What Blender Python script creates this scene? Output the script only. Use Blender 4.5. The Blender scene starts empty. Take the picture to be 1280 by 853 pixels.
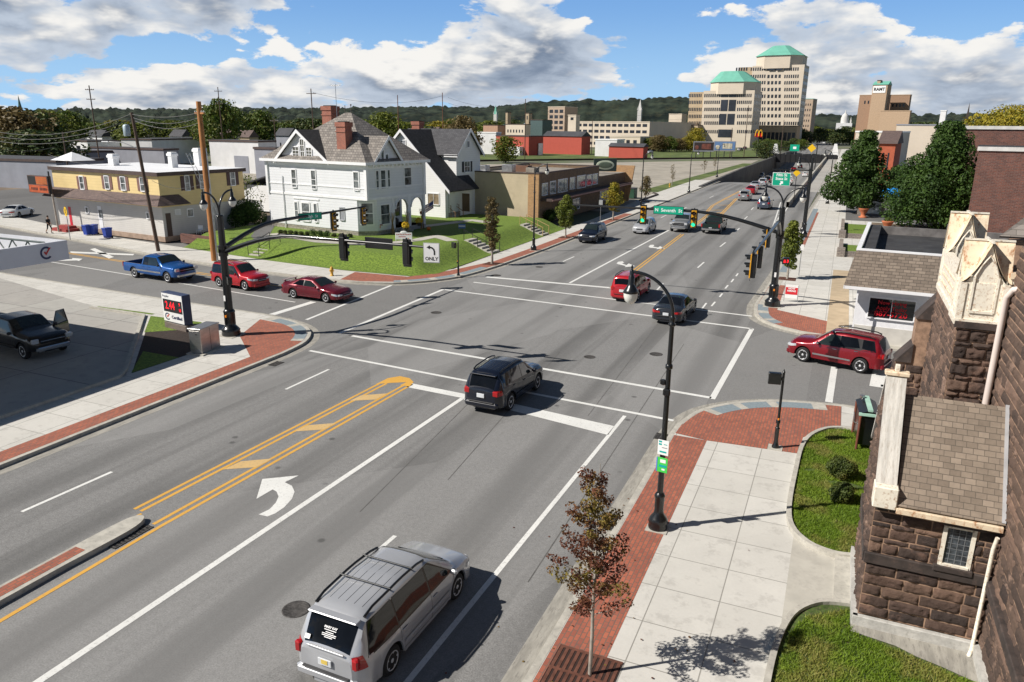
import bpy, bmesh, math, random
from mathutils import Vector, Matrix, noise as mnoise
random.seed(7)
R = math.radians
SC = bpy.context.scene
COL = SC.collection
# ---------------------------------------------------------------- camera
CAM_H = 11.3
F_PX, CX, CY = 930.0, 640.0, 426.5
PITCH, ROLL, YAW = R(16.1608), R(0.5355), R(23.4748)
def _ray(px, py):
 x = (px - CX) / F_PX; y = -(py - CY) / F_PX
 c, s = math.cos(ROLL), math.sin(ROLL)
 xr, yr = x * c - y * s, x * s + y * c
 cp, sp = math.cos(PITCH), math.sin(PITCH)
 vx, vy, vz = xr, cp + yr * sp, -sp + yr * cp
 c, s = math.cos(YAW), math.sin(YAW)
 return Vector((vx * c - vy * s, vx * s + vy * c, vz))
def G(px, py, z=0.0):            # ground point (height z) seen at a photo pixel
 v = _ray(px, py); t = (z - CAM_H) / v.z
 return Vector((v.x * t, v.y * t, z))
def D(px, py, dist):             # point at horizontal distance dist along the line of sight
 v = _ray(px, py); t = dist / math.hypot(v.x, v.y)
 return Vector((v.x * t, v.y * t, CAM_H + v.z * t))
def proj(p):
 c, s = math.cos(-YAW), math.sin(-YAW)
 x = p[0] * c - p[1] * s; y = p[0] * s + p[1] * c; z = p[2] - CAM_H
 cp, sp = math.cos(PITCH), math.sin(PITCH)
 dep = y * cp - z * sp; up = y * sp + z * cp
 xr = x / dep; yr = up / dep
 c, s = math.cos(ROLL), math.sin(ROLL)
 return CX + (xr * c + yr * s) * F_PX, CY - (-xr * s + yr * c) * F_PX
def HT(base, top_y):             # height above base at which a vertical reaches picture row top_y
 lo, hi = base[2], base[2] + 400
 for _ in range(50):
  m = (lo + hi) / 2
  if proj((base[0], base[1], m))[1] > top_y: lo = m
  else: hi = m
 return lo - base[2]
def LEN(o, dx, dy, px, z=0.0):   # distance from o along (dx,dy) until picture column px
 lo, hi = 0.0, 400.0
 s = 1 if proj((o[0] + dx, o[1] + dy, z))[0] > proj((o[0], o[1], z))[0] else -1
 for _ in range(50):
  m = (lo + hi) / 2
  if (proj((o[0] + dx * m, o[1] + dy * m, z))[0] - px) * s < 0: lo = m
  else: hi = m
 return lo
cd = bpy.data.cameras.new('camera'); cam = bpy.data.objects.new('camera', cd); COL.objects.link(cam)
f = _ray(CX, CY).normalized(); r = (_ray(CX + 1, CY) - _ray(CX, CY)).normalized(); u = r.cross(f)
cam.matrix_world = Matrix(((r.x, u.x, -f.x, 0), (r.y, u.y, -f.y, 0), (r.z, u.z, -f.z, CAM_H), (0, 0, 0, 1)))
cd.sensor_width = 36; cd.lens = F_PX / 1280 * 36; cd.clip_start = 0.1; cd.clip_end = 20000
SC.camera = cam
SC.view_settings.view_transform = 'Standard'; SC.view_settings.look = 'None'
SC.view_settings.exposure = 0.34; SC.view_settings.gamma = 1.0
SC.view_settings.use_curve_mapping = False
SC.cycles.max_bounces = 5; SC.cycles.transparent_max_bounces = 6
# ---------------------------------------------------------------- sun
SUN_EL, SUN_AZ = R(41.5), R(217)           # the sun stands behind the camera's left shoulder
sd = bpy.data.lights.new('sun', 'SUN'); sun = bpy.data.objects.new('sun', sd); COL.objects.link(sun)
sd.energy = 5.0; sd.angle = R(0.5); sd.color = (1.0, 0.945, 0.87)
to_sun = Vector((math.cos(SUN_AZ) * math.cos(SUN_EL), math.sin(SUN_AZ) * math.cos(SUN_EL), math.sin(SUN_EL)))
sun.rotation_euler = (-to_sun).to_track_quat('-Z', 'Y').to_euler()
# ---------------------------------------------------------------- node helper
class NT:
 def __init__(s, tree): s.t = tree; s.n = tree.nodes; s.l = tree.links
 def node(s, typ, ins=None, **kw):
  n = s.n.new(typ)
  for k, v in kw.items(): setattr(n, k, v)
  for k, v in (ins or {}).items(): s.set(n.inputs[k], v)
  return n
 def set(s, sock, v):
  if hasattr(v, 'is_output') or isinstance(v, bpy.types.NodeSocket): s.l.new(v, sock)
  else:
   if sock.type == 'RGBA' and not isinstance(v, float) and len(v) == 3: v = (*v, 1)
   sock.default_value = v
 def math(s, op, a, b=0.0, c=0.0, clamp=False):
  n = s.n.new('ShaderNodeMath'); n.operation = op; n.use_clamp = clamp
  s.set(n.inputs[0], a); s.set(n.inputs[1], b); s.set(n.inputs[2], c)
  return n.outputs[0]
 def mix(s, f, a, b, bt='MIX'):
  n = s.n.new('ShaderNodeMix'); n.data_type = 'RGBA'; n.blend_type = bt
  s.set(n.inputs[0], f); s.set(n.inputs[6], a); s.set(n.inputs[7], b)
  return n.outputs[2]
 def noise(s, vec, scale, detail=4.0, rough=0.55, dist=0.0):
  n = s.n.new('ShaderNodeTexNoise'); s.set(n.inputs['Vector'], vec)
  n.inputs['Scale'].default_value = scale; n.inputs['Detail'].default_value = detail
  n.inputs['Roughness'].default_value = rough; n.inputs['Distortion'].default_value = dist
  return n.outputs['Fac']
 def ramp(s, f, stops):
  n = s.n.new('ShaderNodeValToRGB'); s.set(n.inputs[0], f); e = n.color_ramp.elements
  while len(e) < len(stops): e.new(0.5)
  for i, (p, c) in enumerate(stops):
   e[i].position = p; e[i].color = (*c, 1) if len(c) == 3 else c
  return n.outputs[0]
 def map(s, vec, scale=(1, 1, 1), loc=(0, 0, 0), rot=(0, 0, 0)):
  n = s.n.new('ShaderNodeMapping'); s.set(n.inputs[0], vec)
  n.inputs[1].default_value = loc; n.inputs[2].default_value = rot; n.inputs[3].default_value = scale
  return n.outputs[0]
 def step(s, v, a, b):
  n = s.n.new('ShaderNodeMapRange'); n.interpolation_type = 'SMOOTHSTEP'
  s.set(n.inputs[0], v); n.inputs[1].default_value = a; n.inputs[2].default_value = b
  return n.outputs[0]
# ---------------------------------------------------------------- world: sky and cumulus
W = bpy.data.worlds.new('World'); SC.world = W; W.use_nodes = True
W.cycles.sampling_method = 'NONE'
nt = NT(W.node_tree); nt.n.clear()
sky = nt.node('ShaderNodeTexSky', sky_type='NISHITA', sun_disc=False)
sky.sun_elevation = SUN_EL; sky.sun_rotation = math.pi / 2 - SUN_AZ
sky.air_density = 1.0; sky.dust_density = 0.3; sky.ozone_density = 2.5; sky.altitude = 300
tc = nt.node('ShaderNodeTexCoord')
sp = nt.node('ShaderNodeSeparateXYZ', {0: tc.outputs['Generated']})
X, Y, Z = sp.outputs
zz = nt.math('MAXIMUM', Z, 0.0)
# elevation warped so that the banks grow flatter and smaller towards the horizon
el = nt.math('POWER', nt.math('ADD', zz, 0.008), 0.62)
def cloudvec(dz):
 e = nt.math('POWER', nt.math('ADD', nt.math('ADD', zz, dz), 0.006), 0.74)
 return nt.node('ShaderNodeCombineXYZ', {0: X, 1: Y, 2: nt.math('MULTIPLY', e, 1.9)}).outputs[0]
def dens(dz, det):
 v = cloudvec(dz)
 big = nt.noise(nt.map(v, loc=(3.1, 1.7, 0.4)), 3.4, 3, 0.5)
 fine = nt.noise(nt.map(v, loc=(0.4, 5.2, 2.4)), 10.0, det, 0.62, 0.2)
 r = nt.math('ADD', nt.math('MULTIPLY', big, 0.58), nt.math('MULTIPLY', fine, 0.40))
 for sc_, am in ((30.0, 0.07),):        # cauliflower lumps
  vo = nt.n.new('ShaderNodeTexVoronoi'); vo.feature = 'SMOOTH_F1'; vo.inputs['Scale'].default_value = sc_; vo.inputs['Smoothness'].default_value = 0.35
  nt.set(vo.inputs['Vector'], v); r = nt.math('ADD', r, nt.math('MULTIPLY', nt.math('SUBTRACT', 0.45, vo.outputs['Distance']), am))
 return nt.math('ADD', r, cover)
cover = 0.0
zs_ = nt.math('MULTIPLY', Z, 2.2); dirv = nt.node('ShaderNodeCombineXYZ', {0: X, 1: Y, 2: zs_}).outputs[0]
for bx, by, br, ba in ((930, 50, .20, .10), (1040, 95, .16, .035), (90, 20, .30, .10), (330, 2, .18, .09), (560, 60, .22, .08), (690, 95, .14, .07), (120, 95, .25, .02), (830, 12, .20, -.12), (1240, 20, .16, -.10), (215, 66, .08, -.10), (300, 62, .07, -.10), (840, 95, .12, -.07), (740, 10, .10, -.08)):
 w_ = _ray(bx, by).normalized()
 ds = nt.node('ShaderNodeVectorMath', {0: dirv, 1: (w_.x, w_.y, w_.z * 2.2)}, operation='DISTANCE').outputs['Value']
 cover = nt.math('ADD', cover, nt.math('MULTIPLY', nt.step(ds, br, 0.0), ba))
d0 = dens(0.0, 7.0); d1 = dens(0.022, 4.0)
thr = nt.math('SUBTRACT', 0.480, nt.math('MULTIPLY', nt.step(zz, 0.09, 0.0), 0.035)); thr = nt.math('ADD', thr, nt.math('MULTIPLY', nt.step(zz, 0.2, 0.45), 0.12))
over = nt.math('SUBTRACT', d0, thr)
mask = nt.step(over, 0.0, 0.028)
lit = nt.step(nt.math('ADD', nt.math('SUBTRACT', d0, d1), nt.math('MULTIPLY', nt.step(over, 0.16, 0.0), 0.02)), -0.035, 0.105)
thick = nt.step(over, 0.01, 0.19)
base = nt.mix(thick, (0.66, 0.75, 0.88), (0.24, 0.31, 0.43))
ccol = nt.mix(lit, base, (1.14, 1.12, 1.08))
skyc = nt.mix(1.0, sky.outputs[0], (0.72, 0.93, 1.12), 'MULTIPLY')
skyb = nt.mix(0.7, skyc, (1.7, 3.6, 7.2))
grad = nt.mix(nt.step(zz, 0.16, 0.0), skyb, (3.6, 5.9, 8.4))
cc10 = nt.mix(1.0, ccol, (7.3, 7.3, 7.3), 'MULTIPLY')
allc = nt.mix(mask, grad, cc10)
allc = nt.mix(nt.step(Z, 0.0, -0.02), allc, (1.2, 1.15, 1.05))
allc = nt.mix(nt.math('MULTIPLY', nt.step(Z, 0.17, 0.34), 0.9), allc, (0.30, 0.42, 0.66))
bg = nt.node('ShaderNodeBackground', {0: allc, 1: 0.088})
out = nt.node('ShaderNodeOutputWorld', {0: bg.outputs[0]})
# ---------------------------------------------------------------- materials
MATS = {}
def _pt(nt, mode='obj'):
 tc = nt.node('ShaderNodeTexCoord')
 o = tc.outputs['Object']
 if mode == 'obj': return o
 s = nt.node('ShaderNodeSeparateXYZ', {0: o}); x, y, z = s.outputs
 if mode == 'wall': a, b = nt.math('ADD', x, y), z
 elif mode == 'xz': a, b = x, z
 elif mode == 'yz': a, b = y, z
 else: a, b = x, y
 return nt.node('ShaderNodeCombineXYZ', {0: a, 1: b}).outputs[0]
def mat(name, col=(0.5, 0.5, 0.5), rough=0.7, metal=0.0, var=0.12, vscale=1.5, bump=0.0, bscale=20.0,
  coat=0.0, spec=0.5, emit=None, estr=0.0, stretch=(1, 1, 1), col2=None, dirt=None, dirt_amt=0.0, trans=0.0):
 if name in MATS: return MATS[name]
 m = bpy.data.materials.new(name); m.use_nodes = True; nt = NT(m.node_tree)
 b = nt.n['Principled BSDF']; MATS[name] = m
 p = nt.map(_pt(nt), scale=stretch)
 c = tuple(col)
 lo = tuple(max(0, v * (1 - var)) for v in c); hi = tuple(min(1, v * (1 + var)) for v in c) if col2 is None else tuple(col2)
 n = nt.noise(p, vscale, 5, 0.6)
 cc = nt.mix(nt.step(n, 0.3, 0.7), lo, hi)
 if dirt:
  cc = nt.mix(nt.math('MULTIPLY', nt.step(nt.noise(p, vscale * 2.7, 7, 0.7), 0.5, 0.68), dirt_amt), cc, tuple(dirt))
 nt.set(b.inputs['Base Color'], cc)
 b.inputs['Roughness'].default_value = rough; b.inputs['Metallic'].default_value = metal
 b.inputs['Specular IOR Level'].default_value = spec
 if coat: b.inputs['Coat Weight'].default_value = coat; b.inputs['Coat Roughness'].default_value = 0.06
 if trans: b.inputs['Transmission Weight'].default_value = trans
 if emit: b.inputs['Emission Color'].default_value = (*emit, 1); b.inputs['Emission Strength'].default_value = estr
 if bump:
  bn = nt.node('ShaderNodeBump', {'Strength': bump, 'Distance': 0.02, 'Height': nt.noise(_pt(nt), bscale, 4, 0.6)})
  nt.set(b.inputs['Normal'], bn.outputs[0])
 return m
def bricks(name, c1, c2, mortar, bw, bh, ms=0.01, mode='wall', offset=0.5, rough=0.85, bump=0.4, var=0.3, rot=0.0, blot=None, msmooth=0.1):
 if name in MATS: return MATS[name]
 m = bpy.data.materials.new(name); m.use_nodes = True; nt = NT(m.node_tree); MATS[name] = m
 b = nt.n['Principled BSDF']
 v = _pt(nt, mode)
 if rot: v = nt.map(v, rot=(0, 0, rot))
 t = nt.node('ShaderNodeTexBrick', {'Vector': v, 'Color1': c1, 'Color2': c2, 'Mortar': mortar, 'Scale': 1.0, 'Mortar Size': ms,
  'Mortar Smooth': msmooth, 'Brick Width': bw, 'Row Height': bh, 'Bias': 0.0}, offset=offset, squash=1.0)
 o = _pt(nt)
 n = nt.noise(o, 0.9, 6, 0.65)
 n2 = nt.noise(o, 14.0, 3, 0.6)
 f = nt.math('ADD', nt.math('MULTIPLY', nt.math('SUBTRACT', n, 0.5), var * 2), nt.math('MULTIPLY', nt.math('SUBTRACT', n2, 0.5), var))
 k = nt.math('ADD', 1.0, f)
 kc = nt.node('ShaderNodeCombineColor', {0: k, 1: k, 2: k}).outputs[0]
 c = nt.mix(1.0, t.outputs[0], kc, 'MULTIPLY')
 if blot: c = nt.mix(nt.math('MULTIPLY', nt.step(nt.noise(o, 2.2, 6, 0.7), 0.52, 0.66), blot[1]), c, blot[0])
 nt.set(b.inputs['Base Color'], c); b.inputs['Roughness'].default_value = rough
 if bump:
  h = nt.math('ADD', nt.math('MULTIPLY', t.outputs['Fac'], -1.0), nt.math('MULTIPLY', n2, 0.5))
  bn = nt.node('ShaderNodeBump', {'Strength': bump, 'Distance': 0.015, 'Height': h})
  nt.set(b.inputs['Normal'], bn.outputs[0])
 return m
def siding(name, col, pitch=0.12, mode='z', rough=0.6, depth=0.35, dirt=0.06, line=0.72):
 if name in MATS: return MATS[name]
 m = bpy.data.materials.new(name); m.use_nodes = True; nt = NT(m.node_tree); MATS[name] = m
 b = nt.n['Principled BSDF']
 s = nt.node('ShaderNodeSeparateXYZ', {0: _pt(nt)})
 src = s.outputs[2] if mode == 'z' else nt.math('ADD', s.outputs[0], s.outputs[1])
 fr = nt.math('FRACT', nt.math('DIVIDE', src, pitch))
 edge = nt.step(fr, 0.12, 0.0)
 n = nt.noise(_pt(nt), 0.8, 6, 0.65)
 c = nt.mix(nt.math('MULTIPLY', nt.step(n, 0.35, 0.75), dirt * 3), col, tuple(v * 0.72 for v in col))
 c = nt.mix(edge, c, tuple(v * line for v in col))
 nt.set(b.inputs['Base Color'], c); b.inputs['Roughness'].default_value = rough
 bn = nt.node('ShaderNodeBump', {'Strength': depth, 'Distance': 0.02, 'Height': fr}); bn.invert = True
 nt.set(b.inputs['Normal'], bn.outputs[0])
 return m
# ---------------------------------------------------------------- mesh helpers
class MB:
 def __init__(s): s.v = []; s.f = []; s.m = []; s.mats = []; s.sm = []
 def mi(s, mt):
  if mt not in s.mats: s.mats.append(mt)
  return s.mats.index(mt)
 def add(s, vs, fs, mt, smooth=False, M=None):
  b = len(s.v)
  for p in vs:
   p = Vector(p)
   if M is not None: p = M @ p
   s.v.append(tuple(p))
  k = s.mi(mt)
  for q in fs: s.f.append(tuple(i + b for i in q)); s.m.append(k); s.sm.append(smooth)
  return s
 def box(s, c, sz, mt, rz=0.0, M=None, bev=0.0):
  x, y, z = sz[0] / 2, sz[1] / 2, sz[2] / 2
  T = Matrix.Translation(c) @ Matrix.Rotation(rz, 4, 'Z')
  if M is not None: T = M @ T
  if bev > 0:
   vs = []; b = min(bev, x * .9, y * .9, z * .9)
   for zz, k in ((-z, b), (-z + b, 0), (z - b, 0), (z, b)):
    xx, yy = x - k, y - k
    for (ax, ay, bx, by) in ((-xx, -yy + b, -xx + b, -yy), (xx - b, -yy, xx, -yy + b), (xx, yy - b, xx - b, yy), (-xx + b, yy, -xx, yy - b)):
     vs += [(ax, ay, zz), (bx, by, zz)]
   fs = [tuple(range(7, -1, -1)), tuple(range(24, 32))]
   for k in range(3):
    for i in range(8): j = (i + 1) % 8; fs.append((k * 8 + i, k * 8 + j, k * 8 + 8 + j, k * 8 + 8 + i))
   return s.add(vs, fs, mt, False, T)
  vs = [(i * x, j * y, k * z) for k in (-1, 1) for j in (-1, 1) for i in (-1, 1)]
  return s.add(vs, [(0, 2, 3, 1), (4, 5, 7, 6), (0, 1, 5, 4), (2, 6, 7, 3), (0, 4, 6, 2), (1, 3, 7, 5)], mt, False, T)
 def bb(s, a, b, mt, M=None, bev=0.0):       # box from corner to corner
  return s.box([(a[i] + b[i]) / 2 for i in range(3)], [abs(b[i] - a[i]) for i in range(3)], mt, 0, M, bev)
 def prism(s, poly, z0, z1, mt, top=None, M=None):
  n = len(poly)
  ar = sum(poly[i][0] * poly[(i + 1) % n][1] - poly[(i + 1) % n][0] * poly[i][1] for i in range(n))
  if ar < 0: poly = poly[::-1]
  s.add([(p[0], p[1], z0) for p in poly] + [(p[0], p[1], z1) for p in poly],
 [(i, (i + 1) % n, n + (i + 1) % n, n + i) for i in range(n)] + [tuple(range(n - 1, -1, -1))], mt, False, M)
  return s.add([(p[0], p[1], z1) for p in poly], [tuple(range(n))], top or mt, False, M)
 def poly(s, pts, mt, M=None): return s.add(pts, [tuple(range(len(pts)))], mt, False, M)
 def slab(s, pts, th, mt, M=None):            # thick sheet from a planar outline
  p = [Vector(q) for q in pts]; nn = (p[1] - p[0]).cross(p[2] - p[0]).normalized() * th
  n = len(p)
  return s.add([*p, *[q + nn for q in p]], [tuple(range(n - 1, -1, -1)), tuple(range(n, 2 * n))] + [(i, (i + 1) % n, n + (i + 1) % n, n + i) for i in range(n)], mt, False, M)
 def tube(s, pts, rad, mt, seg=10, M=None, cap=True):
  pts = [Vector(p) for p in pts]; n = len(pts)
  rad = rad if isinstance(rad, (list, tuple)) else [rad] * n
  vs = []; ref = None
  for i, p in enumerate(pts):
   t = (pts[min(i + 1, n - 1)] - pts[max(i - 1, 0)]).normalized()
   if ref is None: ref = Vector((1, 0, 0)) if abs(t.x) < 0.8 else Vector((0, 1, 0))
   a = t.cross(ref).normalized(); ref = a.cross(t).normalized()
   for k in range(seg):
    an = 2 * math.pi * k / seg
    vs.append(p + (a * math.cos(an) + ref * math.sin(an)) * rad[i])
  fs = [(i * seg + k, i * seg + (k + 1) % seg, (i + 1) * seg + (k + 1) % seg, (i + 1) * seg + k) for i in range(n - 1) for k in range(seg)]
  s.add(vs, fs, mt, True, M)
  if cap: s.add(vs[:seg], [tuple(range(seg - 1, -1, -1))], mt, False, M); s.add(vs[-seg:], [tuple(range(seg))], mt, False, M)
  return s
 def lathe(s, prof, mt, seg=16, c=(0, 0, 0), M=None, smooth=True):   # prof: (r,z) list about Z
  vs = []; n = len(prof)
  for r, z in prof:
   for k in range(seg): a = 2 * math.pi * k / seg; vs.append((c[0] + r * math.cos(a), c[1] + r * math.sin(a), c[2] + z))
  fs = [(i * seg + k, i * seg + (k + 1) % seg, (i + 1) * seg + (k + 1) % seg, (i + 1) * seg + k) for i in range(n - 1) for k in range(seg)]
  s.add(vs, fs, mt, smooth, M)
  s.add(vs[:seg], [tuple(range(seg - 1, -1, -1))], mt, False, M); s.add(vs[-seg:], [tuple(range(seg))], mt, False, M)
  return s
 def sphere(s, c, r, mt, seg=12, M=None):
  r = r if isinstance(r, (tuple, list)) else (r, r, r)
  vs = []; N = seg // 2
  for i in range(N + 1):
   th = math.pi * i / N
   for k in range(seg): a = 2 * math.pi * k / seg; vs.append((c[0] + r[0] * math.sin(th) * math.cos(a), c[1] + r[1] * math.sin(th) * math.sin(a), c[2] - r[2] * math.cos(th)))
  fs = [(i * seg + k, i * seg + (k + 1) % seg, (i + 1) * seg + (k + 1) % seg, (i + 1) * seg + k) for i in range(N) for k in range(seg)]
  return s.add(vs, fs, mt, True, M)
 def build(s, name, parent=None, loc=None, rz=0.0):
  me = bpy.data.meshes.new(name); me.from_pydata(s.v, [], s.f)
  for m_ in s.mats: me.materials.append(m_)
  me.polygons.foreach_set('material_index', s.m); me.polygons.foreach_set('use_smooth', s.sm)
  me.update()
  o = bpy.data.objects.new(name, me); COL.objects.link(o)
  if parent: o.parent = parent
  if loc is not None: o.location = loc
  if rz: o.rotation_euler = (0, 0, rz)
  return o
def tag(o, label=None, cat=None, group=None, kind=None):
 if label: o['label'] = label
 if cat: o['category'] = cat
 if group: o['group'] = group
 if kind: o['kind'] = kind
 return o
def thing(name, label, cat, loc=(0, 0, 0), rz=0.0, group=None):
 o = bpy.data.objects.new(name, None); COL.objects.link(o); o.location = loc; o.rotation_euler = (0, 0, rz)
 o.empty_display_size = 0.3
 return tag(o, label, cat, group)
def copy_tree(o, loc=None, rz=None, label=None, parent=None):
 c = o.copy(); COL.objects.link(c)
 if parent: c.parent = parent
 if loc is not None: c.location = loc
 if rz is not None: c.rotation_euler = (0, 0, rz)
 if label: c['label'] = label
 for ch in list(o.children): copy_tree(ch, parent=c)
 return c
def struct(name, mb): return tag(mb.build(name), name.replace('_', ' '), None, None, 'structure')
def text(body, size, mt, parent, M, name='lettering', depth=0.004, align='CENTER', bold=0.0, sx=1.0):
 cu = bpy.data.curves.new(name, 'FONT'); cu.body = body; cu.size = size; cu.extrude = depth; cu.offset = bold
 cu.align_x = align; cu.align_y = 'CENTER'; cu.resolution_u = 2; cu.space_line = 1.0
 t = bpy.data.objects.new(name + '_tmp', cu); COL.objects.link(t)
 dg = bpy.context.evaluated_depsgraph_get(); dg.update()
 me = bpy.data.meshes.new_from_object(t.evaluated_get(dg)); bpy.data.objects.remove(t)
 me.transform(M @ Matrix.Diagonal((sx, 1, 1, 1))); me.materials.clear(); me.materials.append(mt); me.name = name
 o = bpy.data.objects.new(name, me); COL.objects.link(o); o.parent = parent
 return o
def face_M(x, y, z, ang):     # text plane standing upright, facing direction angle ang (about Z)
 return Matrix.Translation((x, y, z)) @ Matrix.Rotation(ang + math.pi / 2, 4, 'Z') @ Matrix.Rotation(math.pi / 2, 4, 'X')
BLACK = mat('black_painted_metal', (0.006, 0.007, 0.008), 0.32, var=0.3, coat=0.3)
STEEL = mat('galvanised_steel', (0.5, 0.51, 0.52), 0.38, 0.9, var=0.15, vscale=4)
WHITE = mat('white_paint', (0.78, 0.78, 0.77), 0.5, var=0.05)
GREENSIGN = mat('green_sign_sheet', (0.0, 0.22, 0.13), 0.4, var=0.05)
LETTERW = mat('white_letter', (0.85, 0.85, 0.85), 0.5, var=0.03)
LETTERK = mat('black_letter', (0.01, 0.01, 0.01), 0.5, var=0.1)
GLASSD = mat('dark_window_glass', (0.012, 0.015, 0.018), 0.05, var=0.3, spec=0.8)
WOODPOLE = mat('weathered_pole_wood', (0.09, 0.06, 0.045), 0.9, var=0.35, stretch=(6, 6, 0.4), vscale=3, bump=0.3)
DARKGREY = mat('dark_grey_plastic', (0.03, 0.03, 0.032), 0.6, var=0.2)
# ================================================================ SETTING
def asphalt(name, base, streak=True):
 m = bpy.data.materials.new(name); m.use_nodes = True; nt = NT(m.node_tree); b = nt.n['Principled BSDF']
 o = _pt(nt)
 big = nt.noise(o, 0.09, 5, 0.6)
 med = nt.noise(o, 0.8, 5, 0.65)
 fine = nt.noise(o, 26.0, 3, 0.7)
 k = nt.math('ADD', 0.80, nt.math('MULTIPLY', big, 0.22))
 k = nt.math('ADD', k, nt.math('MULTIPLY', nt.math('SUBTRACT', med, 0.5), 0.22))
 k = nt.math('ADD', k, nt.math('MULTIPLY', nt.math('SUBTRACT', fine, 0.5), 1.5)); k = nt.math('ADD', k, nt.math('MULTIPLY', nt.math('SUBTRACT', nt.noise(o, 7.0, 3, .7), 0.5), 0.6))
 c = nt.mix(1.0, base, nt.node('ShaderNodeCombineColor', {0: k, 1: k, 2: k}).outputs[0], 'MULTIPLY')
 if streak:                                   # oil and tyre polish along the lanes
  st = nt.noise(nt.map(o, scale=(1.15, 0.022, 1)), 1.0, 4, 0.55)
  lane = nt.math('COSINE', nt.math('MULTIPLY', nt.math('ADD', s_x(nt, o), 12.2), 2 * math.pi / 3.45))
  ln = nt.math('MULTIPLY', nt.step(lane, -0.1, 1.0), nt.step(nt.noise(nt.map(o, scale=(0.5, 0.05, 1)), 1.0, 3, 0.5), 0.28, 0.6))
  c = nt.mix(nt.math('MULTIPLY', ln, 0.62), c, tuple(v * 0.40 for v in base))
  c = nt.mix(nt.math('MULTIPLY', nt.step(st, 0.50, 0.66), 0.42), c, tuple(v * 0.45 for v in base))
 pv = nt.n.new('ShaderNodeTexVoronoi'); pv.inputs['Scale'].default_value = 0.11; nt.set(pv.inputs['Vector'], nt.map(o, scale=(1.6, .55, 1)))
 pr_ = nt.node('ShaderNodeSeparateXYZ', {0: pv.outputs['Color']}).outputs[0]
 c = nt.mix(nt.math('MULTIPLY', nt.step(pr_, .2, .9), 0.28), c, tuple(v * 1.4 for v in base))
 # drips and spots
 v2 = nt.n.new('ShaderNodeTexVoronoi'); v2.inputs['Scale'].default_value = 0.75; nt.set(v2.inputs['Vector'], o)
 sp_ = nt.math('MULTIPLY', nt.step(v2.outputs['Distance'], 0.12, 0.05), nt.step(nt.noise(o, 0.5, 2, 0.5), 0.50, 0.54))
 c = nt.mix(nt.math('MULTIPLY', sp_, 0.55), c, (0.03, 0.03, 0.03))
 nt.set(b.inputs['Base Color'], c); b.inputs['Roughness'].default_value = 0.86; b.inputs['Specular IOR Level'].default_value = 0.3
 bn = nt.node('ShaderNodeBump', {'Strength': 0.35, 'Distance': 0.01, 'Height': fine}); nt.set(b.inputs['Normal'], bn.outputs[0])
 return m
def s_x(nt, o): return nt.node('ShaderNodeSeparateXYZ', {0: o}).outputs[0]
def paint(name, col, wear=0.5):
 m = bpy.data.materials.new(name); m.use_nodes = True; nt = NT(m.node_tree); b = nt.n['Principled BSDF']; o = _pt(nt)
 w = nt.step(nt.noise(o, 11.0, 6, 0.78), 0.52, 0.66)
 w2 = nt.step(nt.noise(o, 0.6, 4, 0.6), 0.3, 0.7)
 c = nt.mix(nt.math('MULTIPLY', w2, 0.35), col, tuple(v * 0.72 for v in col))
 c = nt.mix(nt.math('MULTIPLY', w, wear), c, (0.17, 0.165, 0.155))
 nt.set(b.inputs['Base Color'], c); b.inputs['Roughness'].default_value = 0.65
 return m
ASPH = asphalt('asphalt', (0.222, 0.220, 0.215)); ASPH2 = asphalt('side_street_asphalt', (0.19, 0.188, 0.183), False)
LOTASPH = asphalt('parking_lot_asphalt', (0.13, 0.128, 0.125), False)
WPAINT = paint('white_road_paint', (0.72, 0.72, 0.69), 0.45); YPAINT = paint('yellow_road_paint', (0.66, 0.36, 0.06), 0.4)
YPALE = paint('faded_yellow_road_paint', (0.62, 0.42, 0.18), 0.5)
CONC = bricks('concrete_sidewalk', (0.50, 0.485, 0.445), (0.55, 0.535, 0.495), (0.26, 0.25, 0.225), 1.55, 1.5, 0.014, 'flat', 0.0, 0.9, 0.25, 0.12, msmooth=0.0, blot=((0.30, 0.285, 0.26), 0.35))
CONCD = bricks('concrete_apron', (0.33, 0.315, 0.29), (0.37, 0.36, 0.33), (0.17, 0.165, 0.155), 4.2, 4.2, 0.03, 'flat', 0.0, 0.9, 0.2, 0.16, blot=((0.20, 0.195, 0.185), 0.35), msmooth=0.0)
PAVER = bricks('red_brick_paver', (0.40, 0.12, 0.068), (0.27, 0.085, 0.055), (0.16, 0.10, 0.075), 0.23, 0.115, 0.012, 'flat', 0.5, 0.9, 0.3, 0.22, rot=math.pi / 2,
 blot=((0.13, 0.08, 0.075), 0.3))
CURBM = mat('curb_concrete', (0.42, 0.40, 0.35), 0.9, var=0.14, vscale=3, dirt=(0.22, 0.21, 0.19), dirt_amt=0.5, bump=0.2)
GUTTER = mat('gutter_concrete', (0.30, 0.285, 0.25), 0.9, var=0.2, vscale=2.0, dirt=(0.13, 0.12, 0.11), dirt_amt=0.6, stretch=(3, 0.6, 1), bump=0.2)
TACT = mat('tactile_blue_grey_pad', (0.20, 0.245, 0.27), 0.8, var=0.12, vscale=8, dirt=(0.33, 0.33, 0.31), dirt_amt=0.5)
GRASSM = mat('lawn_grass', (0.095, 0.175, 0.012), 0.95, var=0.4, vscale=7.0, col2=(0.18, 0.27, 0.03), dirt=(0.14, 0.14, 0.045), dirt_amt=0.4, bump=0.8, bscale=60)
GRASSW = mat('rough_grass', (0.07, 0.12, 0.018), 0.95, var=0.4, vscale=0.15, col2=(0.12, 0.16, 0.035), dirt=(0.20, 0.17, 0.09), dirt_amt=0.5, bump=0.5)
GRAVEL = mat('pale_gravel', (0.33, 0.30, 0.25), 0.95, var=0.18, vscale=0.18, dirt=(0.22, 0.20, 0.15), dirt_amt=0.5, bump=0.5, bscale=9)
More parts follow.
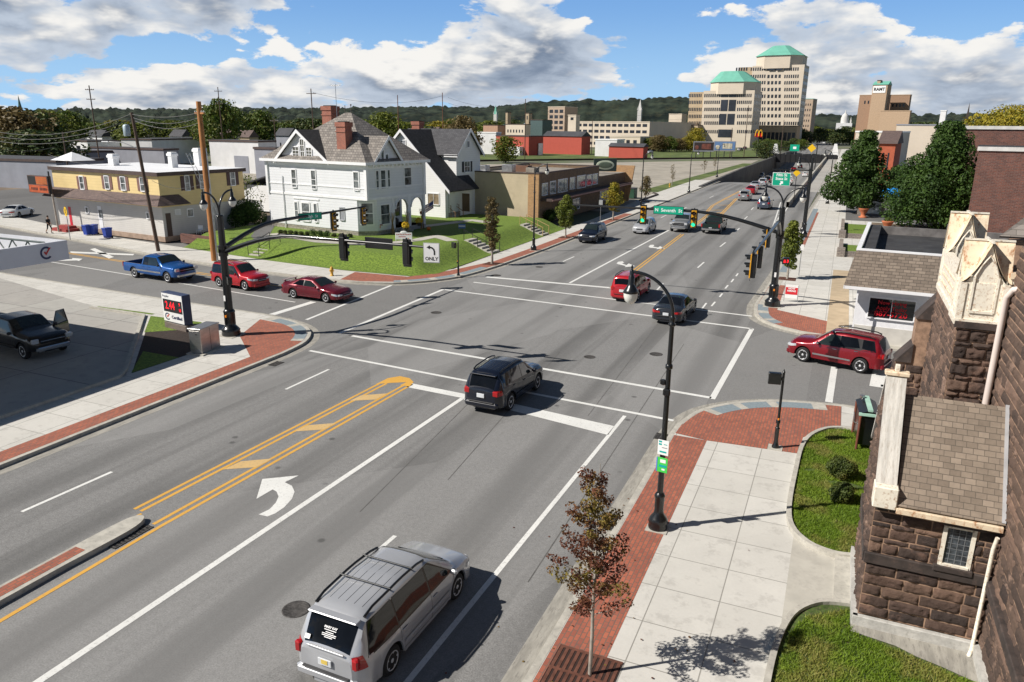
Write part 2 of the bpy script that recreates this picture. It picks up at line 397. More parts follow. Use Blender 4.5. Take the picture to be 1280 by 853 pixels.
DIRT = mat('brown_dirt', (0.16, 0.12, 0.085), 0.95, var=0.3, vscale=0.4, dirt=(0.09, 0.1, 0.04), dirt_amt=0.5, bump=0.4)
MULCH = mat('dark_mulch', (0.03, 0.02, 0.015), 0.95, var=0.4, vscale=9, bump=1.0, bscale=40)
GROUND = mat('city_ground', (0.15, 0.145, 0.12), 0.95, var=0.3, vscale=0.03, col2=(0.10, 0.13, 0.05), dirt=(0.22, 0.20, 0.17), dirt_amt=0.6)
TR_X0, TR_X1, TR_Y0, TR_Y1 = -25.3, -7.0, 150.0, 470.0        # where the road dips beneath the railway
def road_z(y):
 def sm(t): t = max(0, min(1, t)); return t * t * (3 - 2 * t)
 return -4.6 * (sm((y - 155) / 95) - sm((y - 340) / 110))
mb = MB()
for (x0, x1, y0, y1) in ((-5000, TR_X0, -200, 7000), (TR_X1, 5000, -200, 7000), (TR_X0, TR_X1, -200, TR_Y0), (TR_X0, TR_X1, TR_Y1, 7000)):
 mb.poly([(x0, y0, -0.05), (x1, y0, -0.05), (x1, y1, -0.05), (x0, y1, -0.05)], GROUND)
struct('ground', mb)
mb = MB()
mb.poly([(-25.5, -60, 0), (-4.2, -60, 0), (-4.2, 150, 0), (-25.5, 150, 0)], ASPH)
ys = [150 + i * 8 for i in range(41)]
for a, b in zip(ys, ys[1:]): mb.poly([(TR_X0, a, road_z(a)), (TR_X1, a, road_z(a)), (TR_X1, b, road_z(b)), (TR_X0, b, road_z(b))], ASPH)
mb.poly([(TR_X0, 470, 0), (TR_X1, 470, 0), (TR_X1, 2400, 0), (TR_X0, 2400, 0)], ASPH)
struct('main_road', mb)
mb = MB(); mb.poly([(-7.0, 150, 0), (-3.2, 150, 0), (-3.2, 470, 0), (-7.0, 470, 0)], CONCD); struct('frontage_road', mb)
mb = MB()
mb.poly([(-25.5, 28, -0.004), (-25.5, 52, -0.004), (-95, 58, -0.004), (-95, 34.5, -0.004)], ASPH2)
struct('side_street_west', mb)
mb = MB(); mb.poly([(-4.2, 26, -0.004), (60, 22, -0.004), (60, 42, -0.004), (-4.2, 52, -0.004)], ASPH2); struct('side_street_east', mb)
def offset(pts, d):
 out = []
 for i, p in enumerate(pts):
  a = Vector(pts[max(i - 1, 0)]); b = Vector(pts[min(i + 1, len(pts) - 1)])
  t = (b - a).normalized(); out.append((p[0] - t.y * d, p[1] + t.x * d))
 return out
def ribbon(mb, line, d0, d1, z, mt, h=None):     # strip between two offsets of a line; with h it is a raised kerb
 A, B = offset(line, d0), offset(line, d1)
 for i in range(len(line) - 1):
  q = [A[i], A[i + 1], B[i + 1], B[i]]
  if h is None:
   c = [(*p, z) for p in q]
   n = (Vector(c[1]) - Vector(c[0])).cross(Vector(c[2]) - Vector(c[0]))
   mb.poly(c if n.z > 0 else c[::-1], mt)
  else: mb.prism(q, z, h, mt)
def arcpts(pts, n=5):        # Catmull-Rom smoothing
 out = []
 P = [pts[0]] + list(pts) + [pts[-1]]
 for i in range(1, len(P) - 2):
  for k in range(n):
   t = k / n; a, b, c, d = [Vector(q[:2]) for q in P[i - 1:i + 3]]
   v = 0.5 * ((2 * b) + (c - a) * t + (2 * a - 5 * b + 4 * c - d) * t * t + (3 * b - a - 3 * c + d) * t ** 3)
   out.append((v.x, v.y))
 return out + [tuple(pts[-1][:2])]
CH = 0.13
KA = [(-24.95, -40), (-24.95, 27.2)] + arcpts([(-24.95, 28.4), (-25.3, 30.6), (-26.5, 32.5), (-28.5, 33.7), (-31.4, 34.3)]) + [(-40.5, 34.7), (-56, 35.6), (-95, 39)]
KB = [(-95, 55.2), (-64, 49.0), (-53.7, 46.6), (-43.3, 45.2), (-36, 44.7)] + arcpts([(-32.4, 44.8), (-29.4, 45.7), (-27.3, 47.8), (-26.0, 50.8), (-25.4, 56)]) + [(-25.1, 66), (-25.0, 110), (-25.0, 170)]
KC = [(60, 34), (12, 42.0), (4.4, 43.0), (1.3, 43.7)] + arcpts([(-1.2, 44.2), (-2.9, 45.3), (-4.0, 47.2), (-4.4, 50.3)]) + [(-4.1, 63), (-3.8, 90), (-3.7, 117), (-3.2, 150), (-3.2, 470)]
KD = [(-4.9, -40), (-4.9, 26.5)] + arcpts([(-4.85, 27.4), (-4.3, 29.4), (-3.0, 31.0), (-1.2, 32.0), (1.2, 32.5)]) + [(4.5, 31.9), (60, 26.5)]
def block(name, poly, mt): m_ = MB(); m_.prism(poly, -0.04, CH, mt); return struct(name, m_)
block('sidewalk_northwest', KB + [(-30.0, 170), (-30.0, 130), (-28.2, 90), (-28.0, 52.5), (-29.4, 48.3), (-35.5, 48.1), (-44.4, 49.0), (-53.9, 50.6), (-69, 53.0), (-95, 60)], CONC)
block('sidewalk_southwest', KA + [(-95, -40)], CONC)
block('sidewalk_northeast', KC + [(40, 470), (60, 200)], CONC)
block('sidewalk_southeast', KD + [(60, -40)], CONC)
mb = MB()
for K, sgn in ((KA, 1), (KB, 1), (KC, -1), (KD, -1)):
 s_ = 1 if sgn > 0 else -1
 if K is KB: s_ = 1
 if K is KC: s_ = -1
 ribbon(mb, K, -0.01 * s_, 0.17 * s_, -0.02, CURBM, CH + 0.005)
 ribbon(mb, K, -0.48 * s_, -0.012 * s_, 0.003, GUTTER)
struct('kerbs', mb)
# --- brick bands
mb = MB(); z = CH + 0.004
ribbon(mb, [(-24.95, -40), (-24.95, 27.2)], 0.18, 1.05, z, PAVER)
c0 = [p for p in offset(KA, 0.19)[1:14]]
mb.poly([(p[0], p[1], z) for p in ([(-26.0, 27.2)] + [(-25.15, 27.2)] + [q for q in c0 if q[1] > 27.3 and q[0] > -30.6] + [(-30.7, 33.2), (-29.2, 29.9)])], PAVER)
mb.poly([G(a, b, CH + .004) for a, b in [(462, 348), (575, 352), (560, 345), (640, 330), (612, 325)]][:0] or [(-33.6, 45.0, z), (-31.8, 45.1, z), (-29.3, 46.1, z), (-27.5, 48.1, z), (-26.2, 51.0, z), (-25.6, 56, z), (-26.9, 56, z), (-27.9, 51.8, z), (-29.6, 48.1, z), (-34.3, 47.9, z)], PAVER)
ribbon(mb, [(-25.3, 56), (-25.1, 66), (-25.0, 98)], 0.19, 1.3, z, PAVER)
ribbon(mb, [(-4.9, -40), (-4.9, 26.3)], -1.4, -0.19, z, PAVER)
cd_ = [q for q in offset(KD, -0.19) if q[1] > 26.3 and q[0] < 1.1]
mb.poly([(-3.5, 26.3, z), (-0.3, 26.5, z), (-0.25, 28.1, z), (0.35, 29.2, z), (1.05, 29.4, z), (1.05, 32.25, z)] + [(*q, z) for q in cd_[::-1]], PAVER)
cc_ = [q for q in offset(KC, -0.19) if q[1] > 43.6 and q[0] < 1.2 and q[1] < 51]
mb.poly([(1.25, 43.95, z)] + [(*q, z) for q in cc_] + [(-4.1, 57.5, z), (-3.0, 57.5, z), (-2.9, 49), (1.2, 47.0, z)][0:2] + [(-2.9, 49.2, z), (1.2, 46.8, z)], PAVER)
ribbon(mb, [(-3.9, 78), (-3.75, 112)], -1.15, -0.19, z, PAVER)
struct('brick_paving', mb)
mb = MB()
z2 = z + 0.004
def pad(pts, mt=TACT): mb.poly([(*p, z2) for p in pts], mt)
def padring(K, sgn, i0, i1, d0, d1):
 A, B = offset(K, d0), offset(K, d1)
 for i in range(i0, i1):
  q = [A[i], A[i + 1], B[i + 1], B[i]]
  if sgn < 0: q = q[::-1]
  mb.poly([(*p, z2) for p in q], TACT if (i % 4) in (0, 1, 2) else CURBM)
for K, sg in ((KA, 1), (KB, 1), (KC, -1), (KD, -1)):
 idx = [i for i, q in enumerate(K) if True]
 n0 = 2 if K in (KA, KD) else (5 if K is KB else 4)
 padring(K, 1 if sg > 0 else -1, n0 + 5, n0 + 18, 0.2 * sg, 0.85 * sg)
struct('tactile_paving', mb)
# --- filling station apron and planting
apron = [(-29.0, -40), (-29.0, 22.5), (-30.2, 23.6), (-37.6, 31.0), (-42, 31.2), (-58, 34.8), (-95, 38), (-95, -40)]
mb = MB(); mb.poly([(*p, CH + .004) for p in apron], CONCD); struct('station_apron', mb)
mb = MB(); ribbon(mb, [(-28.95, -40), (-28.95, 22.2), (-29.6, 23.1), (-37.4, 30.9), (-42, 30.9)], 0.0, 0.18, CH - .02, CURBM, CH + .13); struct('apron_kerb', mb)
mb = MB(); mb.poly([(-29.1, 22.9, z), (-29.0, 27.0, z), (-32.2, 30.7, z), (-37.1, 31.0, z)], MULCH)
mb.poly([(-29.15, 22.9, z2), (-29.05, 25.6, z2), (-31.5, 25.6, z2)], GRASSM); mb.poly([(-32.0, 30.4, z2), (-34.4, 28.2, z2), (-37.1, 31.0, z2), (-33.3, 31.2, z2)], GRASSM)
mb.poly([(-37.3, 31.25, z2), (-42, 31.1, z2), (-42, 31.35, z2), (-37.3, 31.5, z2)], GRASSM)
struct('station_planting_bed', mb)
# --- median
mb = MB()
md = arcpts([(-18.1, 11.0), (-18.08, 12.9), (-17.95, 13.6), (-17.62, 13.6), (-17.42, 12.9), (-17.48, 11.0)], 4)
mo = [(-18.12, -30)] + md + [(-17.5, -30)]
mb.prism(mo, -0.02, 0.15, CURBM)
mb.poly([(-18.0, -30, .156), (-17.63, -30, .156), (-17.63, 11.7, .156), (-18.0, 11.7, .156)][::1], PAVER)
struct('median', mb)
# --- other ground covers
mb = MB()
mb.poly([(-77, 56, .02), (-77, 90, .02), (-130, 90, .02), (-130, 60, .02)][::-1], LOTASPH); struct('yellow_building_lot', mb)
mb = MB(); mb.poly([(-26, 100, .01), (-26.5, 178, .01), (-29, 290, .01), (-100, 206, .01), (-120, 190, .01), (-44, 99, .01)][::1], GRAVEL); struct('gravel_lot', mb)
mb = MB(); mb.poly([(-58, 92, .0), (-44, 100, .0), (-118, 190, .0), (-160, 150, .0)], GRAVEL)
mb.poly([(-62, 66, .004), (-58, 92, .004), (-150, 140, .004), (-200, 95, .004)], DIRT); struct('rail_yard', mb)
mb = MB(); mb.poly([(-110, 222, .0), (-29, 312, .0), (-40, 420, .0), (-150, 330, .0), (-230, 260, .0)], GRASSW)
mb.poly([(-34, 135, .016), (-30.3, 135, .016), (-27.5, 260, .016), (-31, 260, .016)], GRASSW)
struct('rough_grass', mb)
# ---------------------------------------------------------------- road markings
wm = MB(); ym = MB()
def stripe(mb, a, b, w, mt, off=0.0, zt=0.004):
 A, B = G(*a), G(*b); t = (B - A).normalized(); n = Vector((-t.y, t.x, 0))
 za, zb = 0.0, 0.0
 if a[1] < 228 and A.y > 150: za = 0
 q = [A + n * (off - w / 2), B + n * (off - w / 2), B + n * (off + w / 2), A + n * (off + w / 2)]
 mb.poly([(p.x, p.y, zt) for p in q], mt)
def wpoly(mb, px, mt, zt=0.004):
 q = [G(*p) for p in px]
 ar = sum(q[i].x * q[(i + 1) % len(q)].y - q[(i + 1) % len(q)].x * q[i].y for i in range(len(q)))
 if ar < 0: q = q[::-1]
 mb.poly([(p.x, p.y, zt) for p in q], mt)
for a, b, w in [((20, 871), (578, 498), .2), ((500, 864), (781, 520), .15), ((27, 640), (140, 590), .13), ((357, 487), (411, 462), .13), ((410, 742), (494, 670), .13),
    ((387, 438.5), (842, 526), .2), ((440, 420), (889, 497.5), .24), ((890, 499), (940, 411), .26), ((1036, 503), (1043, 459), .3), ((1096, 484), (1100, 462), .62),
    ((607.9, 346.4), (769, 360.5), .4), ((592, 353), (940, 395.5), .22), ((556, 362.3), (941, 411.3), .24), ((424, 417), (554, 362), .24), ((383, 400), (489, 357), .22),
    ((340, 393.5), (392, 377.5), .5), ((58, 326.7), (369, 378), .14),
    ((712, 354), (836, 288), .2), ((703.6, 327.2), (717.7, 321), .13), ((760, 303), (770, 298.5), .12), ((826, 272.5), (833, 269), .13), ((852, 262.5), (858, 259.5), .13), ((887, 247.5), (892, 245), .12),
    ((872, 335), (880, 328), .14), ((900, 308.7), (907, 303.2), .14), ((919.5, 290), (924.3, 285.5), .14), ((930.5, 274.3), (934.3, 270.7), .14), ((939, 262.5), (942, 259.5), .14),
    ((889.3, 383), (894, 377.5), .12), ((899.5, 371.5), (903, 367), .12), ((906.5, 361), (910, 356.8), .12), ((914, 353), (917, 349), .12), ((920, 345.5), (922.5, 342), .12), ((877, 387), (883, 379), .12),
    ((821, 363), (829, 354.5), .12),
    ((964.4, 289), (976, 253), .16), ((965.5, 289), (999, 237), .16), ((968, 281), (978, 266), .2), ((971, 275), (974, 275), .5), ((972, 268), (982, 268), .3), ((975, 260), (984, 259), .3)]:
 stripe(wm, a, b, w, WPAINT)
wpoly(wm, [(512, 479), (585, 493.5), (584, 499), (508, 484)], WPAINT); wpoly(wm, [(640, 504.5), (768, 533), (760, 544), (636, 512.5)], WPAINT); wpoly(wm, [(582, 494), (642, 505), (637, 512.5), (580, 500)], WPAINT)
S6 = lambda L: [(x / 2.458, 440 + y / 2.458) for x, y in L]
wpoly(wm, S6([(788, 452), (806, 391), (918, 380), (875, 401), (897, 412), (905, 430), (897, 452), (873, 478), (845, 497), (822, 506), (795, 500), (828, 484), (848, 463), (856, 445), (850, 430), (838, 423)]), WPAINT)
S8 = lambda L: [(560 + x / 3.76, 220 + y / 3.76) for x, y in L]
wpoly(wm, S8([(792, 412), (800, 404), (820, 402), (828, 408), (818, 412), (838, 420), (850, 412), (880, 425), (830, 429), (836, 424), (802, 416)]), WPAINT)
wpoly(wm, S8([(942, 334), (950, 325), (966, 324), (970, 330), (962, 333), (988, 337), (996, 331), (1020, 341), (978, 345), (984, 341), (950, 338)]), WPAINT)
C6 = lambda L: [(x / 4, 280 + y / 4) for x, y in L]
wpoly(wm, C6([(450, 127), (475, 122), (570, 166), (545, 174)]), WPAINT); wpoly(wm, C6([(352, 146), (352, 138), (672, 151), (665, 158)]), WPAINT)
wpoly(wm, C6([(268, 186), (272, 181), (360, 177), (362, 171), (412, 175), (395, 186), (384, 183)]), WPAINT)
# yellow
for off in (-.14, .14): stripe(ym, (172, 638), (480, 479), .13, YPAINT, off); stripe(ym, (196, 657), (512, 480), .13, YPAINT, off)
stripe(ym, (-30, 791), (199, 656.5), .13, YPAINT, -.1, .007); stripe(ym, (148, 653.5), (173, 641), .1, YPAINT, -.14)
wpoly(ym, [(470, 480.5), (485, 473), (500, 470.5), (512, 473), (517, 478), (512, 483.5), (500, 482), (508, 478), (488, 479)], YPAINT, .006)
for q in ([(685, 362), (740, 337), (838, 328), (785, 355)], [(905, 245), (945, 226), (1032, 219), (995, 239)], [(1075, 151), (1110, 134), (1190, 128), (1155, 147)]): wpoly(ym, S6(q), YPALE, .006)
for off in (-.14, .14): stripe(ym, (765, 360), (853, 293), .13, YPAINT, off); stripe(ym, (868, 282), (886, 268), .13, YPAINT, off)
B5 = lambda L: [(880 + x / 7.11, 180 + y / 7.11) for x, y in L]
for a, b in [((40, 655), (30, 600)), ((30, 600), (75, 550)), ((75, 550), (180, 492)), ((180, 492), (360, 400)), ((140, 640), (290, 485)), ((40, 655), (140, 640))]:
 for off in ((-.14, .14) if a != (40, 655) else (0,)): stripe(ym, *B5([a, b]), .14, YPAINT, off)
for a, b in [((45, 590), (185, 588)), ((35, 618), (160, 612)), ((120, 545), (225, 545)), ((190, 495), (285, 492))]: stripe(ym, *B5([a, b]), .3, YPAINT, 0, .006)
stripe(ym, (60, 313.2), (358, 359.5), .13, YPAINT, 0)
for off in (.25,): stripe(ym, (60, 313.2), (265, 344.5), .13, YPAINT, off)
wpoly(ym, [(1101, 481), (1112, 482), (1112, 484), (1101, 483.5)], YPAINT)
struct('white_road_markings', wm); struct('yellow_road_markings', ym)
# dark crack-seal joints between lanes
mb = MB()
JT = mat('bitumen_joint', (0.10, 0.097, 0.092), 0.8, var=0.2)
for a, b in [((660, 728), (855, 430)), ((735, 520), (830, 395)), ((560, 600), (700, 440)), ((450, 640), (600, 490))]: stripe(mb, a, b, .035, JT, 0, .002)
struct('pavement_joints', mb)
IRON = mat('cast_iron_cover', (0.075, 0.07, 0.066), 0.7, 0.3, var=0.4, vscale=6, bump=0.6, bscale=30)
def manhole(px, py, r, where, zz=0.0):
 p = G(px, py, zz); m_ = MB(); m_.lathe([(r, 0.0), (r, .008), (r * .9, .010), (r * .88, .006), (0.01, .006)], IRON, 20)
 for k in range(-3, 4): m_.box((0, k * r * .24, .009), (2 * math.sqrt(max(0, (r * .86) ** 2 - (k * r * .24) ** 2)), r * .07, .004), IRON)
 o = m_.build('manhole_cover', None, (p.x, p.y, zz + .001)); tag(o, where, 'manhole cover', 'round covers in the roadway')
manhole(370, 762, .34, 'round iron manhole cover in the lane beside the silver minivan')
manhole(820, 443, .34, 'round iron manhole cover in the intersection left of the near lamp post')
manhole(737, 446.5, .30, 'small dark manhole cover in the middle of the intersection')
manhole(545, 391, .34, 'worn manhole cover inside the far left corner of the crosswalk')
manhole(674, 334, .32, 'small manhole cover in the lane below the navy SUV')
manhole(620, 344.5, .4, 'dark oval manhole cover beside the far kerb by the stop line')
def grate(px, py, n, where, zz=.006, rot=0.0, w=.45, l=.9):
 p = G(px, py, 0); m_ = MB(); m_.box((0, 0, 0), (w, l, .008), mat('drain_void', (.008, .008, .008), .9))
 for i in range(n): m_.box((0, -l / 2 + (i + .5) * l / n, .008), (w, l / n * .35, .012), IRON)
 for i in (-1, 0, 1): m_.box((i * w * .42, 0, .010), (.04, l, .012), IRON)
 o = m_.build('storm_drain', None, (p.x, p.y, zz)); o.rotation_euler = (0, 0, rot); tag(o, where, 'storm drain', 'iron grates at the kerbs')
grate(766, 654, 8, 'iron storm drain grate in the gutter behind the near red-leaved tree')
grate(826, 546, 5, 'small iron storm drain at the corner kerb by the near lamp post', l=.6)
grate(163, 671, 10, 'iron storm drain grate beside the nose of the median', w=.38, l=1.3)
grate(345, 455, 6, 'iron storm drain at the kerb below the left signal mast', l=.7)
# ================================================================ VEHICLES
def lerp(a, b, t): return a + (b - a) * t
def pl(keys, x):
 if x <= keys[0][0]: return keys[0][1]
 for (a, va), (b, vb) in zip(keys, keys[1:]):
  if x <= b: return lerp(va, vb, (x - a) / (b - a) if b > a else 1)
 return keys[-1][1]
def smoothkeys(keys, r=0.09, n=4):      # round the corners of a polyline profile
 out = [keys[0]]
 for i in range(1, len(keys) - 1):
  p = Vector(keys[i]); a = Vector(keys[i - 1]); b = Vector(keys[i + 1])
  ra = min(r, (p - a).length * .45); rb = min(r, (b - p).length * .45)
  A = p + (a - p).normalized() * ra; B = p + (b - p).normalized() * rb
  for k in range(n + 1):
   t = k / n; q = A * (1 - t) ** 2 + p * 2 * t * (1 - t) + B * t * t
   if q.x > out[-1][0] + 1e-4: out.append((q.x, q.y))
 out.append(keys[-1]); return out
TYRE = mat('tyre_rubber', (0.012, 0.012, 0.013), 0.85, var=0.3, vscale=8)
RIM = mat('alloy_rim', (0.62, 0.63, 0.65), 0.35, 0.4, var=0.1)
CHROME = mat('chrome_trim', (0.75, 0.76, 0.78), 0.14, 1.0, var=0.03)
CGLASS = mat('tinted_car_glass', (0.005, 0.006, 0.008), 0.04, var=0.3, spec=0.45)
WGLASS = mat('windscreen_glass', (0.015, 0.022, 0.022), 0.04, var=0.2, spec=0.55)
TAILR = mat('red_lamp_lens', (0.38, 0.008, 0.01), 0.12, var=0.15, coat=0.6)
HEADL = mat('clear_lamp_lens', (0.62, 0.64, 0.66), 0.1, 0.4, var=0.2, coat=0.7)
BLKG = mat('gloss_black_trim', (0.006, 0.006, 0.007), 0.25, var=0.1)
AMBER = mat('amber_lamp_lens', (0.7, 0.22, 0.02), 0.2, var=0.1)
UNDER = mat('underbody_black', (0.008, 0.008, 0.009), 0.8, var=0.2)
SEAM = mat('door_seam', (0.012, 0.012, 0.013), 0.7, var=0.1)
PLATE = mat('number_plate', (0.62, 0.64, 0.66), 0.5, var=0.1)
def carpaint(name, col, metal=0.25): return mat('paint_' + name, col, 0.27, metal, var=0.05, vscale=0.8, coat=0.7, spec=0.4)
WHEELS = {}
def wheel_parts(r, wd, detail):
 k = (round(r, 3), wd, detail)
 if k in WHEELS: return WHEELS[k]
 Ry = Matrix.Rotation(math.pi / 2, 4, 'X')            # axle along Y; outer face towards +Y after flip
 n = 28 if detail else 14
 t = MB(); t.lathe([(r * .64, -wd / 2), (r * .9, -wd / 2), (r, -wd * .34), (r, wd * .34), (r * .9, wd / 2), (r * .66, wd / 2), (r * .62, wd * .3), (r * .62, -wd / 2)], TYRE, n, M=Ry)
 m_ = MB(); m_.lathe([(r * .655, wd * .46), (r * .62, wd * .46), (r * .60, wd * .25), (r * .1, wd * .2)], UNDER, n, M=Ry)
 m_.lathe([(r * .67, wd * .42), (r * .67, wd * .5), (r * .60, wd * .5), (r * .59, wd * .3)], RIM, n, M=Ry)
 for i in range(5):
  a = 2 * math.pi * i / 5
  Ms = Ry @ Matrix.Rotation(a, 4, 'Z')
  m_.add([(r * .10, -r * .12, wd * .42), (r * .10, r * .12, wd * .42), (r * .62, r * .17, wd * .46), (r * .62, r * .05, wd * .48), (r * .62, -r * .05, wd * .48), (r * .62, -r * .17, wd * .46),
    (r * .10, -r * .12, wd * .25), (r * .10, r * .12, wd * .25), (r * .62, r * .17, wd * .25), (r * .62, -r * .17, wd * .25)],
 [(0, 5, 4, 3, 2, 1), (0, 6, 9, 5), (1, 2, 8, 7)], RIM, False, Ms)
 m_.lathe([(r * .16, wd * .25), (r * .16, wd * .46), (r * .12, wd * .5), (.005, wd * .5)], RIM, 12, M=Ry)
 a = t.build('tyre'); b = m_.build('rim'); WHEELS[k] = (a.data, b.data)
 bpy.data.objects.remove(a); bpy.data.objects.remove(b)
 return WHEELS[k]
STYLES = {
 # L, W, H, wheelbase, front axle offset from nose, wheel r, top profile (x from centre, front +), belt, roof half width inset
 'minivan': dict(L=5.09, W=1.93, wb=3.03, fo=.98, r=.345, top=[(-2.545, .98), (-2.47, 1.12), (-2.12, 1.66), (-1.9, 1.735), (-.6, 1.775), (.55, 1.70), (1.45, 1.12), (1.75, 1.04), (2.25, .90), (2.50, .70), (2.545, .60)],
 belt=[(-2.545, .98), (-1, 1.0), (1.0, .985), (1.6, .95), (2.3, .80), (2.545, .58)], roof=(-2.1, .5), cowl=1.45, inset=.26, rear='van'),
 'suv': dict(L=4.77, W=1.84, wb=2.86, fo=.90, r=.365, top=[(-2.385, .98), (-2.32, 1.10), (-2.0, 1.60), (-1.8, 1.67), (-.5, 1.715), (.30, 1.66), (1.05, 1.17), (1.25, 1.12), (2.05, 1.02), (2.30, .86), (2.385, .70)],
 belt=[(-2.385, .98), (-1.7, 1.20), (-.7, 1.10), (1.0, 1.03), (2.0, .93), (2.385, .68)], roof=(-1.95, .28), cowl=1.05, inset=.24, rear='van'),
 'boxy_suv': dict(L=4.45, W=1.80, wb=2.62, fo=.85, r=.36, top=[(-2.225, .98), (-2.18, 1.12), (-1.98, 1.62), (-1.8, 1.70), (-.5, 1.73), (.35, 1.69), (.98, 1.17), (1.1, 1.11), (1.95, 1.04), (2.17, .92), (2.225, .75)],
 belt=[(-2.225, .98), (-1.6, 1.04), (1.0, 1.03), (1.95, .96), (2.225, .72)], roof=(-1.95, .33), cowl=.98, inset=.20, rear='van'),
 'sedan': dict(L=4.95, W=1.84, wb=2.76, fo=1.02, r=.33, top=[(-2.475, .88), (-2.42, 1.0), (-1.75, 1.06), (-.95, 1.36), (-.55, 1.425), (.25, 1.40), (1.05, 1.0), (1.25, .955), (2.1, .83), (2.40, .68), (2.475, .55)],
 belt=[(-2.475, .86), (-1.7, .96), (0, .93), (1.1, .90), (2.1, .77), (2.475, .53)], roof=(-.75, .25), cowl=1.05, inset=.26, rear='sedan', back=(-1.72, -.92)),
 'hatch': dict(L=4.37, W=1.78, wb=2.6, fo=.88, r=.32, top=[(-2.185, .90), (-2.13, 1.05), (-1.75, 1.45), (-1.5, 1.53), (-.3, 1.57), (.45, 1.50), (1.25, 1.03), (1.4, .98), (1.95, .85), (2.12, .72), (2.185, .58)],
 belt=[(-2.185, .90), (-1.5, 1.02), (0, .97), (1.25, .92), (1.95, .80), (2.185, .56)], roof=(-1.72, .43), cowl=1.25, inset=.25, rear='van'),
 'pickup': dict(L=5.85, W=2.03, wb=3.66, fo=.98, r=.40, top=[(-2.925, 1.13), (-.80, 1.13), (-.78, 1.55), (-.72, 1.72), (-.5, 1.80), (.75, 1.78), (1.38, 1.32), (1.48, 1.27), (2.6, 1.18), (2.86, 1.10), (2.925, .92)],
 belt=[(-2.925, 1.12), (1.4, 1.14), (2.6, 1.08), (2.925, .88)], roof=(-.66, .72), cowl=1.38, inset=.22, rear='pickup', cab=-.80, bed=(-2.83, -.86)),
}
def make_car(style, name, label, cat, paint, loc, head, detail=True, group=None, trim=None, extra=None, low=None):
 S = STYLES[style]; L, W, wb, r = S['L'], S['W'], S['wb'], S['r']; hw = W / 2
 root = thing(name, label, cat, loc, head, group)
 xf = L / 2 - S['fo']; xr = xf - wb
 top = smoothkeys(S['top'], .10 if style != 'pickup' else .06); belt = smoothkeys(S['belt'], .15)
 zb = .27 if style in ('suv', 'boxy_suv', 'pickup') else .21
 if style == 'pickup': zb = .40
 ra = r + .075
 def wid(x):
  a = abs(x); k = L / 2 - a
  f_ = 1.0 - .30 * max(0, 1 - k / .42) ** 2.4 - .035 * max(0, 1 - k / 1.5)
  if style == 'pickup' and x < 0: f_ = 1.0 - .03 * max(0, 1 - k / .12)
  return hw * f_
 r0, r1 = S['roof']; ins = S['inset']; cowl = S['cowl']; tail = -L / 2
 if style == 'sedan': b0, b1 = S['back']
 def rw(x):
  w = wid(x)
  if style == 'pickup':
   if x < S['cab']: return w - .05
   return w - pl([(S['cab'], ins), (r1, ins), (cowl, .11), (L / 2, .10)], x)
  if style == 'sedan': return w - pl([(tail, .12), (b0, .13), (b1, ins), (r1, ins), (cowl, .12), (L / 2, .12)], x)
  return w - pl([(tail, .07), (r0, ins), (r1, ins), (cowl, .12), (L / 2, .12)], x)
 def arch(x):
  z = zb + (.03 if abs(x) < 1 else .06)
  for xw in (xf, xr):
   d = abs(x - xw)
   if d < ra: z = max(z, r + math.sqrt(ra * ra - d * d))
  if abs(x) > L / 2 - .35: z = max(z, zb + .1 * (1 - (L / 2 - abs(x)) / .35))
  return z
 def ring(x):
  w, zt, bl, wt, za = wid(x), pl(top, x), pl(belt, x), rw(x), arch(x)
  bl = min(bl, zt - .015); g = zt - bl
  inb = style == 'pickup' and S['bed'][0] < x < S['bed'][1]
  fl = .018 if any(abs(x - q) < ra + .08 for q in (xf, xr)) else 0
  p = [(0, zb), (w - .3, zb), (w - .3, max(zb, za)), (w - .03, za), (w + fl, za + .015),
 (w + .012 + fl * .5, lerp(za, bl, .35)), (w + .012, lerp(za, bl, .6)), (w - .005, lerp(za, bl, .86)), (w - .035, bl)]
  if inb: return p + [(w - .04, bl + .012), (w - .11, bl + .012), (w - .12, bl - .50), (w * .5, bl - .50), (0, bl - .50)]
  q = min(.07, g * .5)
  return p + [(lerp(w - .04, wt, .52) + min(.012, g * .03), lerp(bl, zt - q, .5)), (wt, zt - q), (wt - .075, zt - q * .2), (wt * .5, zt + min(.028, g * .4)), (0, zt + min(.038, g * .5))]
 N = 96 if detail else 40
 xs = {-L / 2 + L * i / N for i in range(N + 1)}
 for xw in (xf, xr): xs |= {xw - ra, xw + ra, xw - ra * .97, xw + ra * .97}
 xs |= {k[0] for k in top}
 if style == 'pickup': xs |= {S['bed'][0] + .001, S['bed'][0] - .01, S['bed'][1] - .001, S['bed'][1] + .01}
 xs = sorted(x for x in xs if -L / 2 <= x <= L / 2)
 xs = [x for i, x in enumerate(xs) if i == 0 or x - xs[i - 1] > .004]
 xs[-1] = L / 2
 vs = []; fs = []; ms = []
 M_ = 14
 for x in xs:
  p = ring(x); full = p + [(-y, z) for y, z in p[-2:0:-1]]
  vs += [(x, y, z) for y, z in full]
 K = 2 * M_ - 2
 low = low or paint
 b = MB()
 fb, fu, fl_ = [], [], []
 for i in range(len(xs) - 1):
  for j in range(K):
   q = (i * K + j, (i + 1) * K + j, (i + 1) * K + (j + 1) % K, i * K + (j + 1) % K)
   jj = j if j < M_ - 1 else K - 1 - j
   if jj < 3: fu.append(q)
   elif jj < 5 and low is not paint: fl_.append(q)
   else:
    inb = style == 'pickup' and S['bed'][0] - .005 < xs[i] < S['bed'][1] and jj >= 10
    (fu if inb else fb).append(q)
 caps = [tuple(range(K)), tuple(range(len(vs) - 1, len(vs) - 1 - K, -1))]
 b.v = vs
